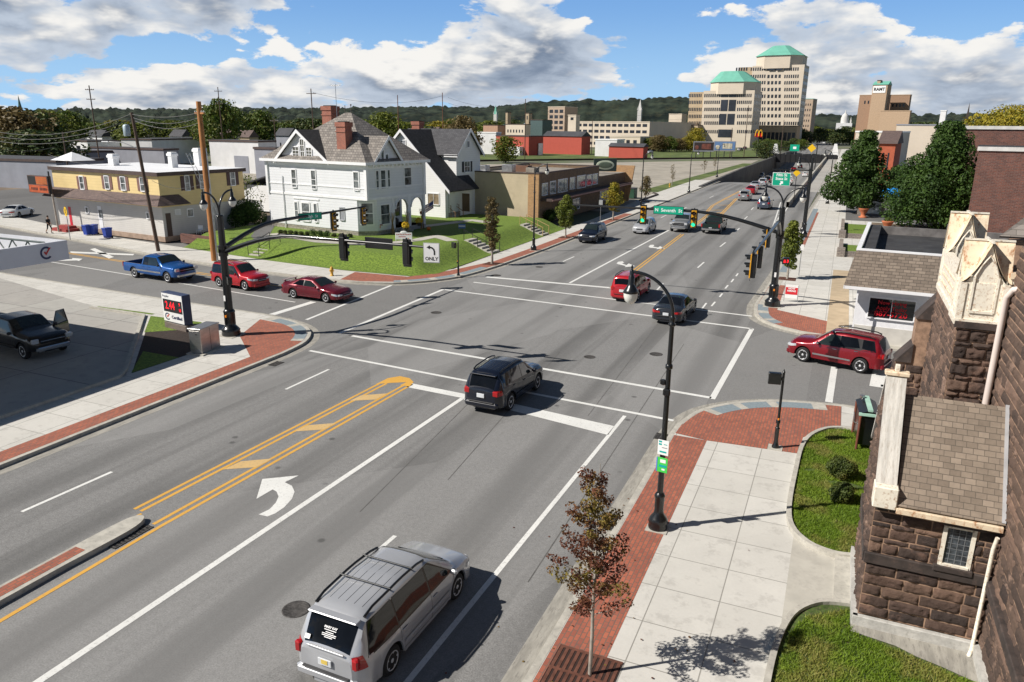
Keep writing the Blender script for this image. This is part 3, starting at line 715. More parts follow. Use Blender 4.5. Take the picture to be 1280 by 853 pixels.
 for F_, mt_, smo in ((fb + [c[::1] for c in caps], paint, True), (fu, UNDER, False), (fl_, low, True)):
  k = b.mi(mt_)
  for q in F_: b.f.append(q); b.m.append(k); b.sm.append(smo)
 body = b.build('body', root)
 bm = bmesh.new(); bm.from_mesh(body.data); bmesh.ops.recalc_face_normals(bm, faces=bm.faces[:]); bm.to_mesh(body.data); bm.free()
 body.data.set_sharp_from_angle(angle=R(32))
 # ---- surface mapping for glass, lamps and seams
 def side_y(x, z):
  p = ring(x)
  for (ya, za_), (yb, zb_) in zip(p[4:11], p[5:11]):
   if za_ <= z <= zb_: return lerp(ya, yb, (z - za_) / (zb_ - za_) if zb_ > za_ else 0)
  return p[10][0] if z > p[10][1] else p[4][0]
 def top_z(x, y):
  p = ring(x); y = abs(y)
  for (ya, za_), (yb, zb_) in zip(p[10:], p[11:]):
   if yb <= y <= ya: return lerp(zb_, za_, (y - yb) / (ya - yb) if ya > yb else 0)
  return p[10][1]
 def sidepatch(mb, q, s, mt, off=.007, nx=6, nz=4):
  (a, b_, c, d) = q; vs_ = []
  for i in range(nx + 1):
   for j in range(nz + 1):
    u_, v_ = i / nx, j / nz
    x = lerp(lerp(a[0], b_[0], u_), lerp(d[0], c[0], u_), v_); z = lerp(lerp(a[1], b_[1], u_), lerp(d[1], c[1], u_), v_)
    vs_.append((x, s * (side_y(x, z) + off), z + off * .3))
  fs_ = [((i) * (nz + 1) + j, (i + 1) * (nz + 1) + j, (i + 1) * (nz + 1) + j + 1, i * (nz + 1) + j + 1) for i in range(nx) for j in range(nz)]
  if s > 0: fs_ = [f[::-1] for f in fs_]
  mb.add(vs_, fs_, mt, True)
 def toppatch(mb, xa, xb, ya, yb, mt, off=.008, n=10):
  vs_ = []; fs_ = []
  for i in range(n + 1):
   t = i / n; x = lerp(xa, xb, t); yy = lerp(ya, yb, t)
   for j in range(9):
    y = yy * (j / 4 - 1)
    sl = pl(top, x + .02) - pl(top, x - .02); nx_ = -sl / .04; k = off / math.hypot(1, nx_)
    vs_.append((x + nx_ * k, y, top_z(x, y) + k + .002))
  fs_ = [(i * 9 + j, (i + 1) * 9 + j, (i + 1) * 9 + j + 1, i * 9 + j + 1) for i in range(n) for j in range(8)]
  if xb > xa: pass
  mb.add(vs_, fs_, mt, True)
 zt = lambda x: pl(top, x)
 bz = lambda x: pl(belt, x) + .03
 # windscreen and back glass
 g = MB(); toppatch(g, r1 + .05, cowl - .04, rw(r1) - .09, rw(cowl) - .08, WGLASS); g.build('windscreen', root)
 g = MB()
 if style == 'sedan': toppatch(g, b1 + .03, b0 + .06, rw(b1) - .1, rw(b0) - .10, CGLASS)
 elif style == 'pickup':
  c_ = S['cab']; g.add([(c_ - .012, -hw + .3, 1.26), (c_ - .012, hw - .3, 1.26), (c_ + .03, hw - .36, 1.66), (c_ + .03, -hw + .36, 1.66)], [(0, 3, 2, 1)], CGLASS)
 else: toppatch(g, r0 - .06, tail + .07, rw(r0) - .075, rw(tail + .07) - .07, CGLASS)
 g.build('rear_window', root)
 # side windows
 wins = []
 zu = lambda x: zt(x) - .10
 def win(x0, x1, x2, x3):   # bottom x0..x1, top x3..x2
  wins.append([(x0, bz(x0)), (x1, bz(x1)), (x2, zu(x2)), (x3, zu(x3))])
 if style == 'minivan': win(-2.22, -1.15, -1.15, -1.98); win(-1.1, .20, .20, -1.1); win(.27, 1.26, .42, .27)
 elif style == 'suv': win(-1.98, -1.35, -1.32, -1.82); win(-1.25, -.28, -.28, -1.05); win(-.2, .86, .18, -.2)
 elif style == 'boxy_suv': win(-1.98, -1.28, -1.26, -1.86); win(-1.2, -.34, -.34, -1.16); win(-.26, .80, .24, -.26)
 elif style == 'sedan': win(-1.32, -.42, -.42, -.85); win(-.34, .88, .15, -.34)
 elif style == 'hatch': win(-1.72, -1.25, -1.2, -1.6); win(-1.2, -.25, -.25, -1.12); win(-.17, 1.05, .35, -.17)
 else: win(-.62, -.12, -.12, -.56); win(-.04, 1.18, .68, -.04)
 if detail:
  for s in (1, -1):
   a_, b_ = wins[0], wins[-1]; g = MB()
   if style != 'sedan': sidepatch(g, [(a_[0][0] - .04, a_[0][1] - .035), (b_[1][0] + .07, b_[1][1] - .03), (b_[2][0] + .05, b_[2][1] + .025), (a_[3][0] - .02, a_[3][1] + .025)], s, BLKG, .004, 16, 4)
   else: sidepatch(g, [(a_[1][0] - .03, a_[1][1]), (b_[0][0] + .03, b_[0][1]), (b_[3][0] + .03, b_[3][1]), (a_[2][0] - .03, a_[2][1])], s, BLKG, .004, 3, 4)
   g.build('window_surround', root)
   g = MB(); sidepatch(g, [(xr + ra + .06, .50), (xf - ra - .06, .50), (xf - ra - .06, .58), (xr + ra + .06, .58)], s, trim or paint, .022, 8, 1); g.build('side_moulding', root)
   for q in wins:
    g = MB(); sidepatch(g, q, s, CGLASS if not (q is wins[-1]) else WGLASS); g.build('side_window', root)
 else:
  for s in (1, -1):
   g = MB()
   for q in wins: sidepatch(g, q, s, CGLASS, nx=2, nz=1)
   g.build('side_windows', root)
 # wheels
 td, rd = wheel_parts(r, .24, detail)
 for xw in (xf, xr):
  for s in (1, -1):
   w_ = bpy.data.objects.new('wheel', td); COL.objects.link(w_); w_.parent = root
   w_.location = (xw, s * (wid(xw) - .125), r + .002); w_.rotation_euler = (0, 0, math.pi if s > 0 else 0)
   ri = bpy.data.objects.new('rim', rd); COL.objects.link(ri); ri.parent = w_
 # lamps
 for s in (1, -1):
  h = MB(); zl = pl(top, L / 2 - .22) - .13
  if style == 'pickup': h.box((L / 2 - .045, s * (hw * .80), .98), (.14, .34, .22), HEADL, bev=.03)
  else:
   sidepatch(h, [(L / 2 - .52, zl - .05), (L / 2 - .03, zl - .16), (L / 2 - .03, zl - .02), (L / 2 - .50, zl + .05)], s, HEADL, .010)
   h.box((L / 2 - .06, s * hw * .60, zl - .09), (.13, .34, .13), HEADL, bev=.03)
  h.build('headlight', root)
  h = MB(); zt_ = pl(belt, -L / 2 + .1)
  if style == 'pickup': h.box((-L / 2 + .02, s * (hw - .07), .96), (.10, .15, .36), TAILR, bev=.02)
  elif style == 'minivan': sidepatch(h, [(-L / 2 + .03, .76), (-L / 2 + .24, .80), (-L / 2 + .20, 1.08), (-L / 2 + .04, 1.06)], s, TAILR, .012); h.box((-L / 2 + .055, s * hw * .76, .93), (.13, .16, .26), TAILR, bev=.03)
  elif style == 'sedan': sidepatch(h, [(-L / 2 + .02, .68), (-L / 2 + .35, .74), (-L / 2 + .30, .86), (-L / 2 + .02, .84)], s, TAILR, .010); h.box((-L / 2 + .03, s * hw * .58, .77), (.09, .38, .14), TAILR, bev=.03)
  else: sidepatch(h, [(-L / 2 + .02, .80), (-L / 2 + .28, .86), (-L / 2 + .24, 1.04), (-L / 2 + .02, 1.04)], s, TAILR, .012); h.box((-L / 2 + .045, s * hw * .70, .92), (.11, .26, .22), TAILR, bev=.03)
  h.build('taillight', root)
  xm = cowl - .28 if style != 'pickup' else cowl - .12
  m_ = MB(); m_.box((xm, s * (wid(xm) + .10), bz(xm) + .06), (.12, .20, .15), (trim or paint) if style != 'pickup' else DARKGREY, bev=.04); m_.build('mirror', root)
 # bumpers, grille, plates
 bmt = CHROME if style == 'pickup' else (low if low is not paint else paint)
 m_ = MB(); z0 = .40 if style != 'pickup' else .55
 m_.box((L / 2 - .07, 0, z0), (.22, W * .80, .26), bmt, bev=.07); m_.build('bumper', root)
 m_ = MB(); m_.box((-L / 2 + .06, 0, z0 + .02), (.24, W * (.82 if style != 'pickup' else .95), .26), bmt, bev=.07)
 m_.box((-L / 2 - .005, 0, z0 + .155), (.16, W * .62, .02), DARKGREY, bev=.01); m_.build('bumper', root)
 m_ = MB(); gz = (pl(top, L / 2 - .05) - .12) if style != 'pickup' else .97
 gh = .16 if style != 'pickup' else .26
 m_.box((L / 2 + .005, 0, gz - .03), (.05, W * .40 if style != 'pickup' else W * .60, gh), UNDER, bev=.02)
 m_.box((L / 2 + .028, 0, gz - .03), (.03, W * .38 if style != 'pickup' else W * .58, .035), CHROME, bev=.01)
 m_.build('grille', root)
 m_ = MB(); m_.box((-L / 2 - .035, 0, .80 if style not in ('pickup', 'sedan') else .68), (.03, .34, .17), PLATE, bev=.008); m_.build('number_plate', root)
 if detail:
  xl = {'minivan': [-1.12, .23, 1.30], 'suv': [-1.28, -.24, .95], 'boxy_suv': [-1.22, -.30, .9], 'sedan': [-1.2, -.38, .95], 'hatch': [-1.2, -.2, 1.1], 'pickup': [-.72, -.08, 1.24]}[style]
  for s in (1, -1):
   m_ = MB()
   for x in xl:
    zlo = max(arch(x) + .06, zb + .12)
    sidepatch(m_, [(x - .006, zlo), (x + .006, zlo), (x + .006, bz(x) + .01), (x - .006, bz(x) + .01)], s, SEAM, .004, 1, 6)
   for a_, b__ in zip(xl, xl[1:]):
    sidepatch(m_, [(a_ + .0, zb + .15), (b__, zb + .15), (b__, zb + .162), (a_, zb + .162)], s, SEAM, .004, 8, 1)
   m_.build('door_seams', root)
  for s in (1, -1):
   for a_ in xl[:-1]:
    m_ = MB(); zh = pl(belt, a_) - .13; m_.box((a_ + .17, s * (side_y(a_ + .17, zh) + .015), zh), (.20, .035, .035), (trim or paint), bev=.012); m_.build('door_handle', root)
 if extra: extra(root, locals())
 if style == 'suv': root.scale = (.955, 1, 1.03)
 return root
def rails(root, L):           # roof rails with feet
 r0, r1 = L['S']['roof']; rw, zt = L['rw'], L['zt']
 for s in (1, -1):
  m_ = MB()
  pts = [(x, s * (rw(x) - .06), zt(x) + (.012 if i in (0, 8) else .055)) for i, x in enumerate([lerp(r0 + .12, r1 - .1, k / 8) for k in range(9)])]
  m_.tube(pts, .03, BLACK if not L.get('railm') else CHROME, 8)
  m_.build('roof_rail', root)
def ribs(root, L, n=5, x0=None, x1=None):     # pressed roof grooves
 m_ = MB(); S = L['S']; x0 = S['roof'][0] + .25 if x0 is None else x0; x1 = S['roof'][1] - .35 if x1 is None else x1
 mt = mat('roof_groove', (0.05, 0.055, 0.06), 0.5)
 for k in range(n):
  y = (k - (n - 1) / 2) * .21
  m_.tube([(lerp(x0, x1, t / 6), y, L['top_z'](lerp(x0, x1, t / 6), y) - .002) for t in range(7)], .007, mt, 6)
 m_.build('roof_grooves', root)
def suv_extra(root, L):
 rails(root, L); ribs(root, L, 4)
 m_ = MB(); x = L['S']['roof'][0]; m_.box((x - .12, 0, L['zt'](x) - .035), (.22, L['W'] * .62, .04), L['paint'], bev=.015); m_.build('spoiler', root)
 m_ = MB(); m_.tube([(-L['L'] / 2 + .06, .1, 1.09), (-L['L'] / 2 + .17, -.32, 1.22)], .012, BLACK, 6); m_.build('wiper', root)
def van_extra(root, L):
 rails(root, L); ribs(root, L, 5, -1.75, -.15)
 m_ = MB()
 for x in (-1.05, -.15): m_ = MB(); m_.tube([(x, s * .68, L['zt'](x) + .085) for s in (-1, 1)], .02, BLACK, 8); m_.build('crossbar', root)
 # writing on the back glass
 Lx = L['L']
 P0 = Vector((-2.12, 0, 1.62)); P1 = Vector((-2.47, 0, 1.12)); up = (P0 - P1).normalized(); right = Vector((0, -1, 0)); nrm = right.cross(up)
 def M(t, y):
  c = P1.lerp(P0, t) + nrm * .062
  return Matrix(((right.x, up.x, nrm.x, c.x), (right.y, up.y, nrm.y, c.y + y), (right.z, up.z, nrm.z, c.z), (0, 0, 0, 1)))
 text('MARY KAY', .068, LETTERW, root, M(.62, .0), depth=.001, bold=.002)
 for t, w_ in ((.535, .30), (.46, .20), (.40, .36), (.345, .35), (.29, .2)):       # small unreadable lines
  m_ = MB(); m_.box((0, 0, 0), (w_, .015, .002), LETTERW, M=M(t, 0)); m_.build('lettering', root)
 m_ = MB(); m_.box((0, 0, 0), (.13, .10, .002), LETTERW, M=M(.14, .50)); m_.build('sticker', root)
 m_ = MB(); m_.box((-Lx / 2 - .003, 0, 1.085), (.03, .95, .05), L['paint'], bev=.01); m_.build('tailgate_trim', root)
 m_ = MB(); m_.box((-Lx / 2 - .055, 0, .815), (.006, .16, .10), mat('plate_yellow', (.75, .55, .12), .5)); m_.build('plate_panel', root)
 m_ = MB(); x = -2.08; m_.box((x - .09, 0, 1.70), (.20, 1.25, .04), L['paint'], bev=.015); m_.build('spoiler', root)
 m_ = MB(); m_.tube([(1.42, -.6, 1.165), (1.33, .1, 1.225)], .012, BLACK, 6); m_.tube([(1.42, .1, 1.175), (1.33, .65, 1.225)], .012, BLACK, 6); m_.build('wiper', root)
def at_wheels(style, rear, front, side):    # ground position and heading from the two wheels seen on one side
 S = STYLES[style]; A, B = G(*rear), G(*front); h = math.atan2(B.y - A.y, B.x - A.x); return at_mid(style, (A + B) / 2, h, side)
def at_mid(style, mid, h, side):
 S = STYLES[style]; xm = (S['L'] / 2 - S['fo']) - S['wb'] / 2
 s = -1 if side == 'R' else 1
 lp = Vector((xm, s * (S['W'] / 2 - .02), 0)); lp.rotate(Matrix.Rotation(h, 3, 'Z'))
 return (mid.x - lp.x, mid.y - lp.y, 0.0), h
SILVER = carpaint('silver', (0.44, 0.45, 0.47), 0.3); NAVY = carpaint('navy', (0.004, 0.006, 0.014), 0.0); CHARC = carpaint('charcoal', (0.02, 0.023, 0.03), 0.1)
RUBY = carpaint('ruby', (0.22, 0.006, 0.014), 0.35); RED = carpaint('red', (0.42, 0.012, 0.02), 0.2); MAROON = carpaint('maroon', (0.14, 0.008, 0.018), 0.35)
BLUE = carpaint('blue', (0.01, 0.085, 0.30), 0.3); BLACKP = carpaint('black', (0.007, 0.008, 0.010), 0.2); GREENP = carpaint('green', (0.003, 0.018, 0.014), 0.1)
WHITEP = carpaint('white', (0.66, 0.67, 0.67), 0.0); SLATE = carpaint('slate', (0.09, 0.11, 0.15), 0.4); GREYP = carpaint('grey', (0.24, 0.245, 0.25), 0.25)
def cross_h(x): return R(-5.5)
loc, h = at_mid('minivan', (G(488, 846) + G(572, 753)) / 2 + Vector((0, .12, 0)), R(89.3), 'R')
make_car('minivan', 'minivan', 'silver minivan with roof rack driving away in the foreground lane', 'minivan', SILVER, loc, h, extra=van_extra).scale = (.96, .97, .96)
loc, h = at_mid('suv', (G(640, 514) + G(671, 487)) / 2, R(88), 'R')
make_car('suv', 'sports_utility_vehicle', 'dark navy SUV seen from behind crossing the near crosswalk', 'SUV', NAVY, loc, h, extra=suv_extra, low=None)
loc, h = at_mid('boxy_suv', (G(797, 377) + G(811, 366.5)) / 2, R(88.5), 'R')
make_car('boxy_suv', 'sports_utility_vehicle', 'bright red compact SUV driving away behind the near street lamp head', 'SUV', RED, loc, h, extra=lambda r_, L: (rails(r_, L)))
loc, h = at_mid('sedan', (G(856, 404) + G(867.5, 390.5)) / 2, R(88.5), 'R')
make_car('sedan', 'sedan', 'dark grey sedan driving away on the far crosswalk behind the near lamp post', 'car', CHARC, loc, h)
loc, h = at_wheels('suv', (1073.7, 467), (1001.7, 452.5), 'L')
make_car('suv', 'sports_utility_vehicle', 'shiny maroon SUV seen from its side entering from the right street', 'SUV', RUBY, loc, h, extra=lambda r_, L: (rails(r_, L)), trim=CHROME)
loc, h = at_wheels('sedan', (368, 373.5), (405.8, 378.8), 'R')
def wing(root, L): m_ = MB(); m_.box((-2.3, 0, 1.13), (.22, 1.3, .03), L['paint'], bev=.01); m_.box((-2.28, .5, 1.07), (.12, .04, .1), L['paint']); m_.box((-2.28, -.5, 1.07), (.12, .04, .1), L['paint']); m_.build('rear_wing', root)
make_car('sedan', 'sedan', 'maroon sedan with rear wing waiting at the left stop line', 'car', MAROON, loc, h, extra=wing)
loc, h = at_wheels('boxy_suv', (274.3, 358.8), (305.8, 363.8), 'R')
make_car('boxy_suv', 'sports_utility_vehicle', 'red compact SUV between the blue pickup and the maroon sedan', 'SUV', RED, loc, h, extra=lambda r_, L: (rails(r_, L)))
loc, h = at_wheels('pickup', (166, 349.5), (220.5, 352.5), 'R')
def two_tone(root, L):
 m_ = MB()
 for s in (1, -1):
  L['sidepatch'](m_, [(-1.7, .62), (1.3, .62), (1.3, .74), (-1.7, .74)], s, STEEL, .008, 10, 1)
 m_.build('side_moulding', root)
make_car('pickup', 'pickup_truck', 'blue extended-cab pickup truck at the back of the side-street queue', 'pickup truck', BLUE, loc, R(-4.5), extra=two_tone, low=None)
loc, h = at_mid('suv', (G(745.4, 304.6) + G(756.5, 299.6)) / 2, R(-91), 'L')
make_car('suv', 'sports_utility_vehicle', 'navy SUV coming towards the camera along the far left kerb', 'SUV', NAVY, loc, h, extra=lambda r_, L: (rails(r_, L)))
loc, h = at_mid('hatch', (G(811.5, 292.5) + G(818.5, 289.3)) / 2, R(-91), 'L')
make_car('hatch', 'hatchback', 'light silver hatchback facing the camera beneath the far green traffic light', 'car', SILVER, loc, h)
loc, h = at_mid('pickup', (G(863, 290.5) + G(866, 284)) / 2, R(-90), 'L');
make_car('pickup', 'pickup_truck', 'silver pickup facing the camera in the far turn lane', 'pickup truck', GREYP, (-16.2, 86.3, 0), R(-90.5), extra=lambda r_, L: (two_tone(r_, L), MB().box((-1.85, 0, 1.5), (2.0, 1.75, .75), GREYP, bev=.1).build('bed_cap', r_)))  # a van, built from the pickup body with a cap over the bed
make_car('pickup', 'pickup_truck', 'dark green pickup driving away beneath the signal mast arm', 'pickup truck', GREENP, (-12.75, 86.5, 0), R(90), extra=None)
# black pickup under the filling station roof
A, B = G(41, 441, .62), G(91, 429, .62); e = (B - A).normalized(); hd = Vector((e.y, -e.x, 0)); c = (A + B) / 2 - hd * 2.85
def opendoor(root, L):
 Mx = Matrix.Translation((1.22, 1.0, 0)) @ Matrix.Rotation(R(-62), 4, 'Z')
 m_ = MB(); m_.bb((-1.22, -.04, .55), (0, .05, 1.16), BLACKP, M=Mx, bev=.03)
 m_.tube([(-1.2, 0, 1.14), (-1.2, -.12, 1.74), (-.6, -.13, 1.76), (-.02, 0, 1.15)], .03, BLACKP, 8, M=Mx); d = m_.build('open_door', root)
 m_ = MB(); m_.add([(-1.18, 0, 1.15), (-1.18, -.12, 1.72), (-.6, -.13, 1.74), (-.05, 0, 1.16)], [(0, 1, 2, 3)], WGLASS, M=Mx); m_.build('door_window', d)
make_car('pickup', 'pickup_truck', 'black pickup with its door open parked in the filling station shade', 'pickup truck', BLACKP, (c.x, c.y, .134), math.atan2(hd.y, hd.x), extra=opendoor)
# white sedan in the lot behind the yellow building's corner
p = G(22.5, 270, .1)
make_car('sedan', 'sedan', 'old white sedan parked in the lot left of the orange sign', 'car', WHITEP, (p.x, p.y, .02), R(118), False)
# traffic further up the main road
def GRoad(px, py):
 v = _ray(px, py); z = 0.0
 for _ in range(40):
  t = (z - CAM_H) / v.z; z = 0.6 * z + 0.4 * road_z(v.y * t)
 return Vector((v.x * t, v.y * t, road_z(v.y * t)))
for px, py, st, pt, hd_, lb in [
 (929.5, 251.5, 'boxy_suv', GREYP, 90, 'grey SUV driving away beside the yellow hatched median far up the road'),
 (954.5, 262.0, 'suv', SLATE, 90, 'blue-grey SUV driving away just left of the green exit sign'),
 (937.5, 243.3, 'sedan', RED, 90, 'small red sedan driving away behind the grey SUV'),
 (943, 236.8, 'sedan', SILVER, 90, 'silver sedan directly ahead of the red sedan far up the road'),
 (952.5, 233.0, 'hatch', SILVER, 90, 'silver hatchback to the right of the line of far cars'),
 (958.5, 229.0, 'boxy_suv', BLACKP, 90, 'black SUV entering the dip before the underpass'),
 (950.5, 223.5, 'suv', GREYP, -90, 'grey SUV facing the camera below the retaining wall'),
 (966.5, 226.5, 'sedan', RUBY, 90, 'dark red car beside the black SUV in the dip'),
 (984, 231.0, 'pickup', WHITEP, 90, 'white truck partly hidden behind the green exit sign'),
 (974, 221, 'sedan', SILVER, 90, 'pale sedan deep in the underpass approach'),
 (984, 219, 'suv', NAVY, 90, 'dark SUV deep in the underpass beside the pale sedan'),
 (992, 214, 'sedan', RED, 90, 'red car at the mouth of the underpass'),
 (1006, 221, 'hatch', WHITEP, 90, 'white hatchback by the barrier wall of the underpass'),
 (1000, 211, 'boxy_suv', BLACKP, 90, 'black SUV under the railway bridge')]:
 q = GRoad(px, py)
 make_car(st, 'car' if st in ('sedan', 'hatch') else 'sports_utility_vehicle' if 'suv' in st else 'pickup_truck', lb, 'car' if st in ('sedan', 'hatch') else 'SUV' if 'suv' in st else 'pickup truck', pt, (q.x, q.y + 1.5, q.z), R(hd_), False, 'traffic on the far main road')
# ================================================================ STREET FURNITURE
GLOBE = mat('frosted_lamp_glass', (0.72, 0.72, 0.66), 0.25, var=0.05, trans=0.0, coat=0.5)
YELH = mat('yellow_signal_housing', (0.62, 0.30, 0.01), 0.4, var=0.1)
def lens(n, c, e=0.0): return mat(n, c, 0.2, var=0.1, coat=0.5, emit=c if e else None, estr=e)
L_RED = lens('dark_red_lens', (0.06, 0.008, 0.005)); L_YEL = lens('dark_amber_lens', (0.10, 0.05, 0.005)); L_GOFF = lens('dark_green_lens', (0.005, 0.05, 0.03))
L_GON = lens('lit_green_lens', (0.02, 0.75, 0.38), 1.1); L_HAND = lens('lit_red_led', (0.95, 0.02, 0.03), 0.9)
def lamp_head(parent, x, y, z, hooks=True):      # bell shade hanging from z, glass below
 m_ = MB(); m_.lathe([(.015, .18), (.035, .12), (.02, .08), (.05, .04), (.06, 0), (.06, -.10), (.085, -.13), (.085, -.33), (.11, -.38), (.19, -.50), (.215, -.56), (.2, -.58)], BLACK, 16, (x, y, z))
 h = m_.build('lamp_shade', parent)
 g = MB(); g.lathe([(.195, -.57), (.19, -.68), (.15, -.80), (.07, -.88), (.01, -.89)], GLOBE, 16, (x, y, z)); g.build('glass_globe', h)
def arc_arm(parent, x0, y0, z0, ang, reach, rise, rad=.045):
 pts = [(x0, y0, z0)]
 for k in range(13):
  t = k / 12 * math.pi / 2
  pts.append((x0 + math.cos(ang) * reach * (1 - math.cos(t)), y0 + math.sin(ang) * reach * (1 - math.cos(t)), z0 + .15 + rise * math.sin(t)))
 m_ = MB(); m_.tube(pts, rad, BLACK, 10); m_.build('lamp_arm', parent)
 e = pts[-1]; lamp_head(parent, e[0] + math.cos(ang) * .05, e[1] + math.sin(ang) * .05, e[2]); return e
def base_bell(parent, s=1.0):
 m_ = MB(); m_.lathe([(.27 * s, 0), (.28 * s, .10 * s), (.26 * s, .18 * s), (.29 * s, .24 * s), (.24 * s, .36 * s), (.15 * s, .48 * s), (.13 * s, .60 * s), (.14 * s, 1.0 * s), (.16 * s, 1.04 * s), (.13 * s, 1.10 * s), (.10 * s, 1.14 * s)], BLACK, 20)
 m_.build('pole_base', parent)
def street_lamp(p, label, arms=(math.pi,), H=6.2, group='street lamps along the main road'):
 t = thing('street_lamp', label, 'street lamp', (p[0], p[1], CH), 0, group)
 m_ = MB(); m_.box((0, 0, .012), (.62, .62, .02), CURBM); m_.build('footing', t)
 base_bell(t)
 m_ = MB(); m_.tube([(0, 0, 1.1), (0, 0, H)], [.088, .06], BLACK, 14); m_.lathe([(.07, 0), (.10, .03), (.10, .07), (.07, .1), (.07, .2), (.09, .23), (.06, .28)], BLACK, 14, (0, 0, H - .15))
 m_.lathe([(.075, 0), (.1, .02), (.1, .12), (.075, .14)], BLACK, 14, (0, 0, H - 1.35)); m_.build('pole', t)
 for a in arms: arc_arm(t, 0, 0, H, a, 1.12, 1.08)
 return t
lp = G(822, 660, CH)
NL = street_lamp(lp, 'nearest black street lamp with one curved arm on the right sidewalk')
for o in [c for c in NL.children if c.name.startswith('pole') and 'base' not in c.name][:1]: pass
m_ = MB(); m_.box((-.13, 0, 4.45), (.16, .12, .16), BLACK, bev=.03); m_.box((.0, -.09, 4.2), (.2, .1, .2), BLACK, bev=.03); m_.build('banner_clamp', NL)
# bus stop plates on the near lamp
TEAL = mat('teal_sign_mark', (.0, .35, .33), .5)
for z0, z1, mt_, txt in ((2.35, 2.80, WHITE, [(-.09, .17, .09, .05, TEAL), (-.09, .09, .09, .05, TEAL), (.06, .1, .1, .02, TEAL), (.04, 0, .16, .02, STEEL), (0, -.13, .2, .05, TEAL)]), (1.82, 2.27, mat('lime_sign_sheet', (0.06, 0.55, 0.08), .4), [(-.155, 0, .03, .43, mat('blue_sign_edge', (.1, .2, .6), .5)), (.02, .12, .16, .10, WHITE), (.02, -.03, .22, .07, TEAL), (.04, -.13, .09, .05, WHITE)])):
 m_ = MB(); m_.box((.02, -.11, (z0 + z1) / 2), (.32, .012, z1 - z0), mt_, rz=-.15, bev=.005); s_ = m_.build('sign_plate', NL)
 for dx, dz, w_, h_, mm in txt: m_ = MB(); m_.box((dx, dz, 0), (w_, h_, .002), mm, M=face_M(.02, -.119, (z0 + z1) / 2, -math.pi / 2 - .15)); m_.build('marking', s_)
street_lamp(G(667, 313, CH), 'tall black street lamp in front of the left side of the brick shop', (0.0,), 6.6)
street_lamp(G(801, 262, CH), 'black street lamp beside the third sidewalk tree past the brick shop', (0.0,), 6.6)
street_lamp(G(861, 241, CH), 'far left black street lamp at the edge of the gravel lot', (0.0,), 6.2)
street_lamp(G(1003, 290, CH), 'black street lamp right beside the green exit sign gantry', (math.pi,), 6.8)
street_lamp(G(1034, 255, CH), 'black street lamp left of the first big round tree', (math.pi,), 6.8)
street_lamp(G(907, 222, CH) + Vector((-2, 0, 0)), 'small far street lamp on the grass strip above the retaining wall', (0.0,), 6.2)
def signal_head(parent, x, y, z, ang, lit=None, back=True, s=1.0, plate=True):   # three lamps, hanging at z centre, facing angle ang
 Mx = Matrix.Translation((x, y, z)) @ Matrix.Rotation(ang - math.pi / 2 + math.pi, 4, 'Z') @ Matrix.Scale(s, 4)
 # local -Y is the face
 m_ = MB()
 if plate: m_.box((0, .02, 0), (.46, .03, 1.32), BLACK, M=Mx, bev=.01)
 m_.box((0, .12, 0), (.32, .22, 1.08), BLACK, M=Mx, bev=.03); m_.box((0, -.02, 0), (.33, .06, 1.10), YELH, M=Mx, bev=.01)
 m_.box((0, .05, .62), (.06, .08, .2), BLACK, M=Mx)
 h = m_.build('signal_head', parent)
 for k, (zz, off) in enumerate(((.36, L_RED), (0, L_YEL), (-.36, L_GOFF))):
  g = MB(); Q = Mx @ Matrix.Translation((0, -.05, zz)) @ Matrix.Rotation(math.pi / 2, 4, 'X')
  g.lathe([(.135, -.01), (.135, .015), (.07, .04), (.005, .045)], L_GON if (lit == k) else off, 16, M=Q); g.build('signal_lens', h)
  v = MB(); vs = [];
  for i in range(13):
   a = -.35 + (math.pi + .7) * i / 12
   for d_ in (0, .26 if .5 < a < 2.6 else .17): vs.append((.15 * math.cos(a), -.05 - d_, zz + .15 * math.sin(a)))
  v.add(vs, [(2 * i, 2 * i + 1, 2 * i + 3, 2 * i + 2) for i in range(12)], BLACK, True, Mx)
  v.build('visor', h)
 return h
def name_sign(parent, x, y, z, ang, body, w=1.5, h=.42):
 Mx = face_M(x, y, z, ang)
 m_ = MB(); m_.box((0, 0, -.02), (w + .06, h + .06, .03), BLACK, M=Mx, bev=.01); m_.box((0, 0, 0), (w, h, .012), mat('bright_green_sign', (0.0, 0.34, 0.20), .35, var=.05), M=Mx, bev=.003); s_ = m_.build('street_name_sign', parent)
 text(body, h * .62, LETTERW, s_, Mx @ Matrix.Translation((0, -.01, .008)), depth=.002, bold=.004)
def ped_signal(parent, x, y, z, ang, lit=None):
 Mx = face_M(x, y, z, ang); m_ = MB(); m_.box((0, 0, -.1), (.44, .42, .2), BLACK, M=Mx, bev=.02); m_.box((0, 0, .02), (.36, .34, .03), UNDER, M=Mx)
 m_.box((-.26, 0, -.12), (.12, .1, .1), BLACK, M=Mx); h = m_.build('pedestrian_signal', parent)
 if lit:
  m_ = MB(); q = Mx @ Matrix.Translation((-.09, 0, .037))
  m_.box((0, -.04, 0), (.11, .12, .004), L_HAND, M=q)
  for i in range(4): m_.box((-.042 + i * .028, .06, 0), (.018, .10 - abs(i - 1.5) * .02, .004), L_HAND, M=q)
  m_.box((.075, -.02, 0), (.03, .08, .004), L_HAND, M=q); m_.build('hand_symbol', h)
  text(lit, .26, L_HAND, h, Mx @ Matrix.Translation((.1, 0, .037)), depth=.002, bold=.008)
